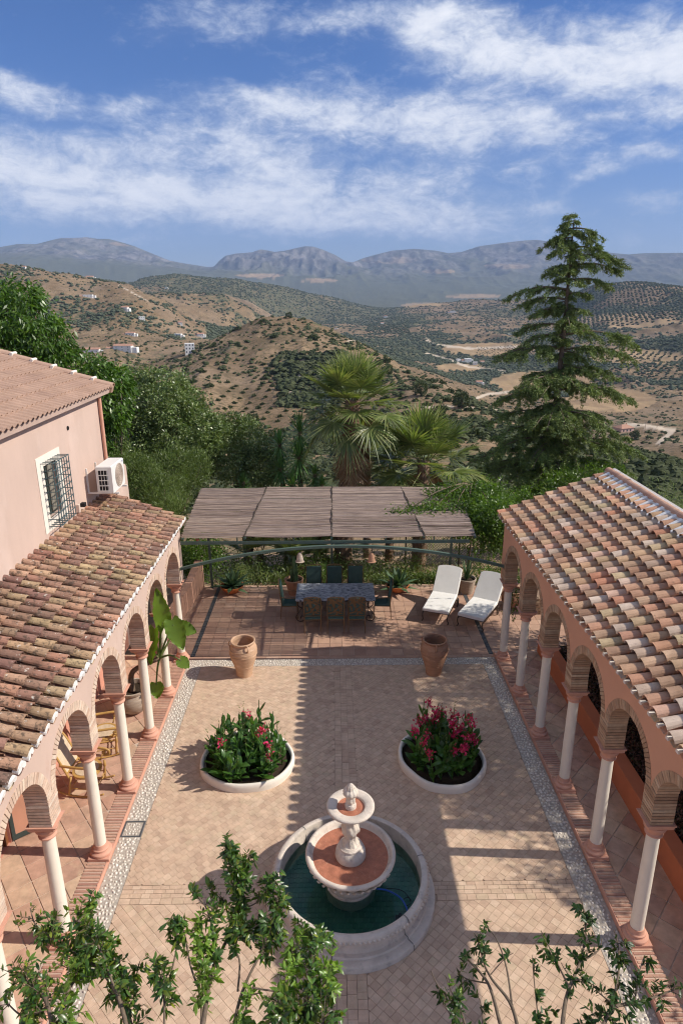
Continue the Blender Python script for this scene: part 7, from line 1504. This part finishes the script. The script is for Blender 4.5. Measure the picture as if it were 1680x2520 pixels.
def place_bushes():
    pts = []
    # orchard rows on the near hill and scattered scrub on its slope
    for r in range(24):
        for c in range(24):
            x0, y0 = -62 + c * 6.6 + r * .9 + random.uniform(-.5, .5), 205 + r * 7.4 + c * .7 + random.uniform(-.5, .5); z0 = float(land_h(x0, y0)); w_ = np.array([x0, y0, z0]) - CAM; zc_ = w_ @ CF; px = 840 + FPX * (w_ @ CR) / zc_; py = 1260 - FPX * (w_ @ CU) / zc_
            if 530 < px < 712 + (py - 960) * .3 and 950 < py < 1048: pts.append((px, py, random.uniform(.95, 1.25), 'orchard tree standing in the planted rows of the near brown hill', 'orchard trees in rows on the near hill', 'fruit_tree', 'tree'))
    pts = pts[:170]; print('orchard', len(pts))
    for k in range(900):
        px = random.uniform(230, 1330); py = random.uniform(790, 1200)
        if px < 330 and py > 950: continue
        pts.append((px, py, random.uniform(.5, 1.9) * (1.0 if random.random() < .8 else 1.6), 'dark scrub bush growing on the near brown hillside', 'scrub bushes on the near hillside', 'hill_bush', 'bush'))
    n = 0
    for (px, py, s, lab, grp, nm, ct) in pts:
        if n >= 295: break
        h = hit(px, py, 26, 900)
        if h is None or h[1] > 520 or h[1] < 42: continue
        if 660 < px < 860 and 845 < py < 1000 and h[1] > 200 and nm == 'hill_bush': continue
        if nm == 'hill_bush' and 520 < px < 730 and 945 < py < 1055: continue
        o = bpy.data.objects.new(nm, random.choice(bms)); COL.objects.link(o); o.location = (h[0], h[1], h[2] - .15); f = (.55 + h[1] / 420); o.scale = (s * f, s * f, s * f * random.uniform(.75, 1.0)); o.rotation_euler = (0, 0, random.uniform(0, 6.28)); tag(o, lab, ct, grp); n += 1
    # a few trees one can tell apart on the crests
    for i, (px, py, s, lab) in enumerate(((800, 800, 4.2, 'dark round tree on the crest of the near hill'), (712, 784, 2.2, 'lone small tree at the left of the near crest'), (1135, 1005, 2.6, 'round dark tree on the slope right of the palms'), (1080, 1030, 2.0, 'small round tree low on the slope behind the lower palm'), (955, 925, 2.4, 'tree on the ridge right of the tall palm'), (1035, 975, 2.6, 'broad tree on the slope above the lower palm'), (625, 1050, 2.4, 'wide tree below the orchard rows'), (1560, 1080, 2.8, 'dense tree beside the farm track at the right'))):
        h = hit(px, py, 40, 700)
        if h is None: continue
        t = thing('round_tree', lab, 'tree', tuple(h)); nl = 1500; d = rdir(nl); P = d * RNG.uniform(.6, 1, nl)[:, None] * [s, s, s * .8] * (1 + .2 * np.sin(d[:, :1] * 5)) + np.array(h) + [0, 0, s * 1.0]; V, F = leaves(P, unit(d + RNG.normal(size=(nl, 3)) * .6), s * .17, s * .11); tag(obj_np('crown', V, F, l_bush, t), kind='stuff'); q = MB(); q.tube([tuple(h - [0, 0, .5]), tuple(h + [0, 0, s])], s * .1, 7); q.build('trunk', m_bark, t)
place_bushes()
def grove(name, pts, scl_, tint):
    """countless far bushes: one object, its points carry a shared bush"""
    me = bpy.data.meshes.new(name); P = np.array(pts, dtype=np.float32); me.vertices.add(len(P)); me.vertices.foreach_set('co', P[:, :3].ravel()); a = me.attributes.new('sc', 'FLOAT', 'POINT'); a.data.foreach_set('value', np.ascontiguousarray(P[:, 3])); me.update()
    src = bpy.data.objects.new(name + '_source', blob_mesh(name + '_bush', tint)); 
    o = bpy.data.objects.new(name, me); COL.objects.link(o); tag(o, kind='stuff')
    ng = bpy.data.node_groups.new(name, 'GeometryNodeTree'); ng.interface.new_socket('Geometry', in_out='INPUT', socket_type='NodeSocketGeometry'); ng.interface.new_socket('Geometry', in_out='OUTPUT', socket_type='NodeSocketGeometry')
    gi = ng.nodes.new('NodeGroupInput'); go = ng.nodes.new('NodeGroupOutput'); ip = ng.nodes.new('GeometryNodeInstanceOnPoints'); oi = ng.nodes.new('GeometryNodeObjectInfo'); oi.inputs[0].default_value = src
    na = ng.nodes.new('GeometryNodeInputNamedAttribute'); na.data_type = 'FLOAT'; na.inputs[0].default_value = 'sc'; rv = ng.nodes.new('FunctionNodeRandomValue'); rv.data_type = 'FLOAT_VECTOR'; rv.inputs[0].default_value = (-.25, -.25, 0); rv.inputs[1].default_value = (.25, .25, 6.28)
    L = ng.links.new; L(gi.outputs[0], ip.inputs['Points']); L(oi.outputs['Geometry'], ip.inputs['Instance']); L(na.outputs[0], ip.inputs['Scale']); L(rv.outputs[0], ip.inputs['Rotation']); L(ip.outputs[0], go.inputs[0])
    md = o.modifiers.new('scatter', 'NODES'); md.node_group = ng; return o
m_scrub = M('scrub_green', [(0.055, 0.065, 0.030), (0.080, 0.090, 0.045), (0.038, 0.050, 0.024)], .3, .3, 0, 30, .95, .1)
m_olive = M('olive_green', [(0.085, 0.100, 0.062), (0.11, 0.125, 0.08), (0.06, 0.075, 0.045)], .3, .25, 0, 30, .95, .1)
fg = colz
def scatter(n, d0, d1, s0, s1, cond):
    a = RNG.uniform(R_(-36), R_(36), n); d = np.exp(RNG.uniform(math.log(d0), math.log(d1), n)); x = CAM[0] + d * np.sin(a); y = d * np.cos(a)
    fi = np.interp(d, RD, np.arange(len(RD))).astype(int); fj = ((a - AZ0) / (AZ1 - AZ0) * (NA - 1)).astype(int); g_ = green[fi, fj]; f_ = field[fi, fj] + road[fi, fj]; cl_ = fbm(x / 28, y / 28, 4, 55); qx_ = PX[fi, fj]; qy_ = PY[fi, fj]; f_ = f_ + ((qx_ > 525) & (qx_ < 722) & (qy_ > 948) & (qy_ < 1052) & (d < 480))
    k = cond(d, g_, cl_) & (f_ < .5); x, y, d = x[k], y[k], d[k]; return np.stack([x, y, land_h(x, y) - .3, RNG.uniform(s0, s1, len(x)) * (1 + d / 4000)], -1)
grove('hillside_scrub', scatter(80000, 45, 1500, .3, 1.25, lambda d, g, c: (RNG.random(len(d)) < .13 + .45 * (c > .54) + .75 * (g > .75)) & ((d > 120) | (RNG.random(len(d)) < .3))), 1, m_scrub)
P = scatter(90000, 800, 4300, 1.1, 2.3, lambda d, g, c: RNG.random(len(d)) < np.clip(g * 1.1 - .2 + (c > .55) * .25, .02, .9)); grove('olive_groves', P, 1, m_olive)
rows = []
def rows_at(az0, az1, d0, d1, sp, ang, s0, s1, gap=1.0, dens=1.0, filt=None):
    xa, ya = CAM[0] + (d0 + d1) / 2 * math.sin((az0 + az1) / 2), (d0 + d1) / 2 * math.cos((az0 + az1) / 2); Rr = max(d1 - d0, (az1 - az0) * d1) * .8; c, s = math.cos(ang), math.sin(ang); g = np.arange(-Rr, Rr, sp); h = np.arange(-Rr, Rr, sp * gap); U, Vv = np.meshgrid(g, h); x = xa + U * c - Vv * s; y = ya + U * s + Vv * c; x = x.ravel() + RNG.normal(size=x.size) * sp * .06; y = y.ravel() + RNG.normal(size=y.size) * sp * .06
    d = np.hypot(x - CAM[0], y); a = np.arctan2(x - CAM[0], y); k = (d > d0) & (d < d1) & (a > az0) & (a < az1) & (RNG.random(len(x)) < dens); x, y = x[k], y[k]
    if filt is not None: k = filt(x, y); x, y = x[k], y[k]
    rows.append(np.stack([x, y, land_h(x, y) - .3, RNG.uniform(s0, s1, len(x))], -1))
A_ = lambda px: azel(px, 731)[0]
def gfilt(x, y):
    W3 = np.stack([x, y, land_h(x, y)], -1) - CAM; zc_ = W3 @ CF; qx = 840 + FPX * (W3 @ CR) / zc_; qy = 1260 - FPX * (W3 @ CU) / zc_; wob = 14 * np.sin(qy * .06) + 10 * np.sin(qx * .05)
    return (qy > 858 + wob * .5 + np.abs(qx - 790) * .10) & (qy < 1005) & (qx > 668 + wob + (qy - 860) * .08 - np.clip(900 - qy, 0, 60) * .4) & (qx < 850 + wob)
rows_at(A_(1400), A_(1750), 1650, 2500, 16, .55, 2.6, 3.4, .8); rows_at(A_(905), A_(1010), 1750, 2250, 15, .2, 2.4, 3.2, .8); rows_at(A_(1500), A_(1720), 1000, 1400, 13, 1.0, 1.6, 2.4, .8, .9); rows_at(A_(1180), A_(1330), 1150, 1500, 12, .9, 1.0, 1.5, .7)
rows_at(A_(1300), A_(1500), 1500, 1750, 14, .3, 2.0, 2.8); rows_at(A_(640), A_(880), 200, 445, 5.2, 1.35, 1.3, 2.4, .75, .93, gfilt); rows_at(A_(260), A_(350), 560, 720, 9, .3, .9, 1.4, .9)
grove('planted_rows', np.concatenate(rows), 1, m_scrub)
# ------------------------------------------------------------------ white farmhouses of the valley
m_wh = M('limewashed_wall', (0.78, 0.76, 0.72), .5, .05, 0, 5, .9, .1); m_rf = M('far_clay_roof', (0.42, 0.24, 0.17), .6, .15, 0, 5, .95, .1); m_wd = M('far_window', (0.05, 0.05, 0.06), 1, .1, 0, 5, .5, .4)
def farmhouse(px, py, w, d, h, label, rz=0.0, wing=True, roof=True, storeys=2):
    p_ = hit(px, py, 60, 4000)
    if p_ is None: return
    w, d, h = w * .8, d * .8, h * .75; t = thing('farmhouse', label, 'house', (p_[0], p_[1], p_[2] - .5), rz, 'white houses of the valley'); q = MB(); q.box(-w / 2, w / 2, -d / 2, d / 2, -2, h); 
    if wing: q.box(-w / 2 - w * .45, -w / 2 - .003, -d / 2 + .6, d / 2 - .6, -2, h * .55); q.box(w / 2 + .003, w / 2 + w * .3, -d / 2 + 1, d / 2, -2, h * .7)
    q.build('wall', m_wh, t, world=False); q = MB()
    def gable(x0, x1, y0, y1, z):
        ym = (y0 + y1) / 2; r = (y1 - y0) * .22; q.add([(x0, y0, z), (x1, y0, z), (x1, y1, z), (x0, y1, z), (x0, ym, z + r), (x1, ym, z + r)], [(0, 1, 5, 4), (2, 3, 4, 5), (0, 4, 3), (1, 2, 5), (0, 3, 2, 1)])
    if roof: gable(-w / 2 - .3, w / 2 + .3, -d / 2 - .3, d / 2 + .3, h + .01)
    if wing: gable(-w / 2 - w * .45 - .2, -w / 2 - .01, -d / 2 + .4, d / 2 - .4, h * .55 + .01)
    if q.v: q.build('roof', m_rf, t, world=False)
    for s_ in range(storeys):
        for k in range(3):
            x = -w / 2 + w * (k + .5) / 3; z = h * (s_ + .35) / storeys; q = MB(); q.box(x - .32, x + .32, -d / 2 - .05, -d / 2 + .1, z, z + .85); q.build('window', m_wd, t, world=False)
FH = [(468, 868, 7, 6, 8, 'tall white house standing alone in front of the valley', .2, False, False, 3), (305, 862, 20, 8, 6, 'long white farmhouse left of the tall white house', -.1, True, True, 2), (228, 868, 16, 7, 4.5, 'low white farmhouse at the left above the treetops', .05, True, True, 1), (218, 732, 16, 8, 5, 'white house high on the left hillside', .1, True, False, 1), (309, 765, 10, 7, 6, 'small white house on the spur below the left crest', -.2, True, True, 1), (350, 790, 9, 7, 7, 'white cottage on the slope above the long farmhouse', .3, False, False, 2),
      (322, 826, 12, 6, 4, 'terraced white cottage with a reddish roof above the long farmhouse', 0, True, True, 1), (444, 800, 7, 6, 5, 'cream house on the slope right of the spur', .2, False, True, 1), (438, 830, 12, 7, 6, 'white house group on the saddle, left one', -.1, True, False, 2), (494, 828, 11, 7, 5, 'white house group on the saddle, right one', .1, True, True, 1), (136, 662, 10, 7, 6, 'white house on the crest of the left hill', 0, True, False, 1), (222, 685, 14, 8, 4, 'white villa on the crest where the left hill steps down', .1, True, True, 1), (286, 691, 11, 7, 4, 'small white house at the right end of the left crest', 0, False, True, 1), (60, 661, 8, 6, 4, 'tiny white house at the far left of the crest', 0, False, True, 1),
      (1150, 892, 15, 11, 9, 'main white house of the village in the valley', .1, True, False, 2), (1127, 890, 9, 8, 7, 'white house at the left end of the valley village', .3, False, False, 2), (1168, 897, 10, 8, 6, 'white house at the right end of the valley village', -.2, False, False, 1), (1185, 893, 9, 7, 4, 'low shed beside the valley village', .2, False, True, 1), (1112, 770, 22, 12, 8, 'long pale farm building on the slope below the mountains', 0, True, False, 1), (948, 782, 14, 10, 8, 'white farmhouse left of the long farm building', 0, True, True, 1), (1255, 825, 16, 9, 5, 'pale farm shed left of the cedar', 0, False, False, 1), (1178, 945, 10, 7, 5, 'cream cottage among the olive trees below the village', 0, True, True, 1), (940, 798, 12, 8, 7, 'second small white farmhouse near the olive rows', .2, False, True, 1), (827, 810, 9, 7, 4, 'white house half hidden on the near crest', 0, True, False, 1), (825, 693, 14, 9, 6, 'tiny white house far off below the cliffs', 0, False, False, 1), (410, 712, 10, 7, 6, 'small white house on the far green hill', 0, True, False, 1), (1290, 800, 12, 8, 5, 'tiny pale house beside the cedar top', 0, False, True, 1)]
for f in FH: farmhouse(*f)
rp = hit(1532, 1062, 60, 1200)
t = thing('red_roofed_house', 'pink house with a hipped red tile roof among trees at the right edge', 'house', tuple(rp), .35); q = MB(); q.box(-5.5, 5.5, -4, 4, -2, 3.0); q.build('wall', M('far_pink', (.55, .38, .32), .5, .1, 0), t, world=False)
q = MB(); q.add([(-6, -4.5, 3.01), (6, -4.5, 3.01), (6, 4.5, 3.01), (-6, 4.5, 3.01), (-2, 0, 5.2), (2, 0, 5.2)], [(0, 1, 5, 4), (1, 2, 5), (2, 3, 4, 5), (3, 0, 4), (0, 3, 2, 1)]); q.box(2.4, 3.1, .4, 1.1, 3.1, 5.6); q.build('roof', m_rf, t, world=False)
for k in range(3): q = MB(); q.box(-4 + 3 * k, -2.8 + 3 * k, -4.06, -3.9, .8, 2.1); q.build('window', m_wd, t, world=False)
for i, (px, py, lab) in enumerate(((1584, 1070, 'thin utility pole just right of the red roofed house'), (1615, 1052, 'thin utility pole beside the farm track'))):
    h = hit(px, py, 60, 900); q = MB(); t = thing('utility_pole', lab, 'pole', tuple(h), 0, 'utility poles'); q.tube([(0, 0, -.5), (0, 0, 8)], [.16, .11], 7); q.build('pole', m_stonew, t, world=False); q = MB(); q.bar((-.7, 0, 7.6), (.7, 0, 7.6), .1); q.build('crossarm', m_iron, t, world=False)
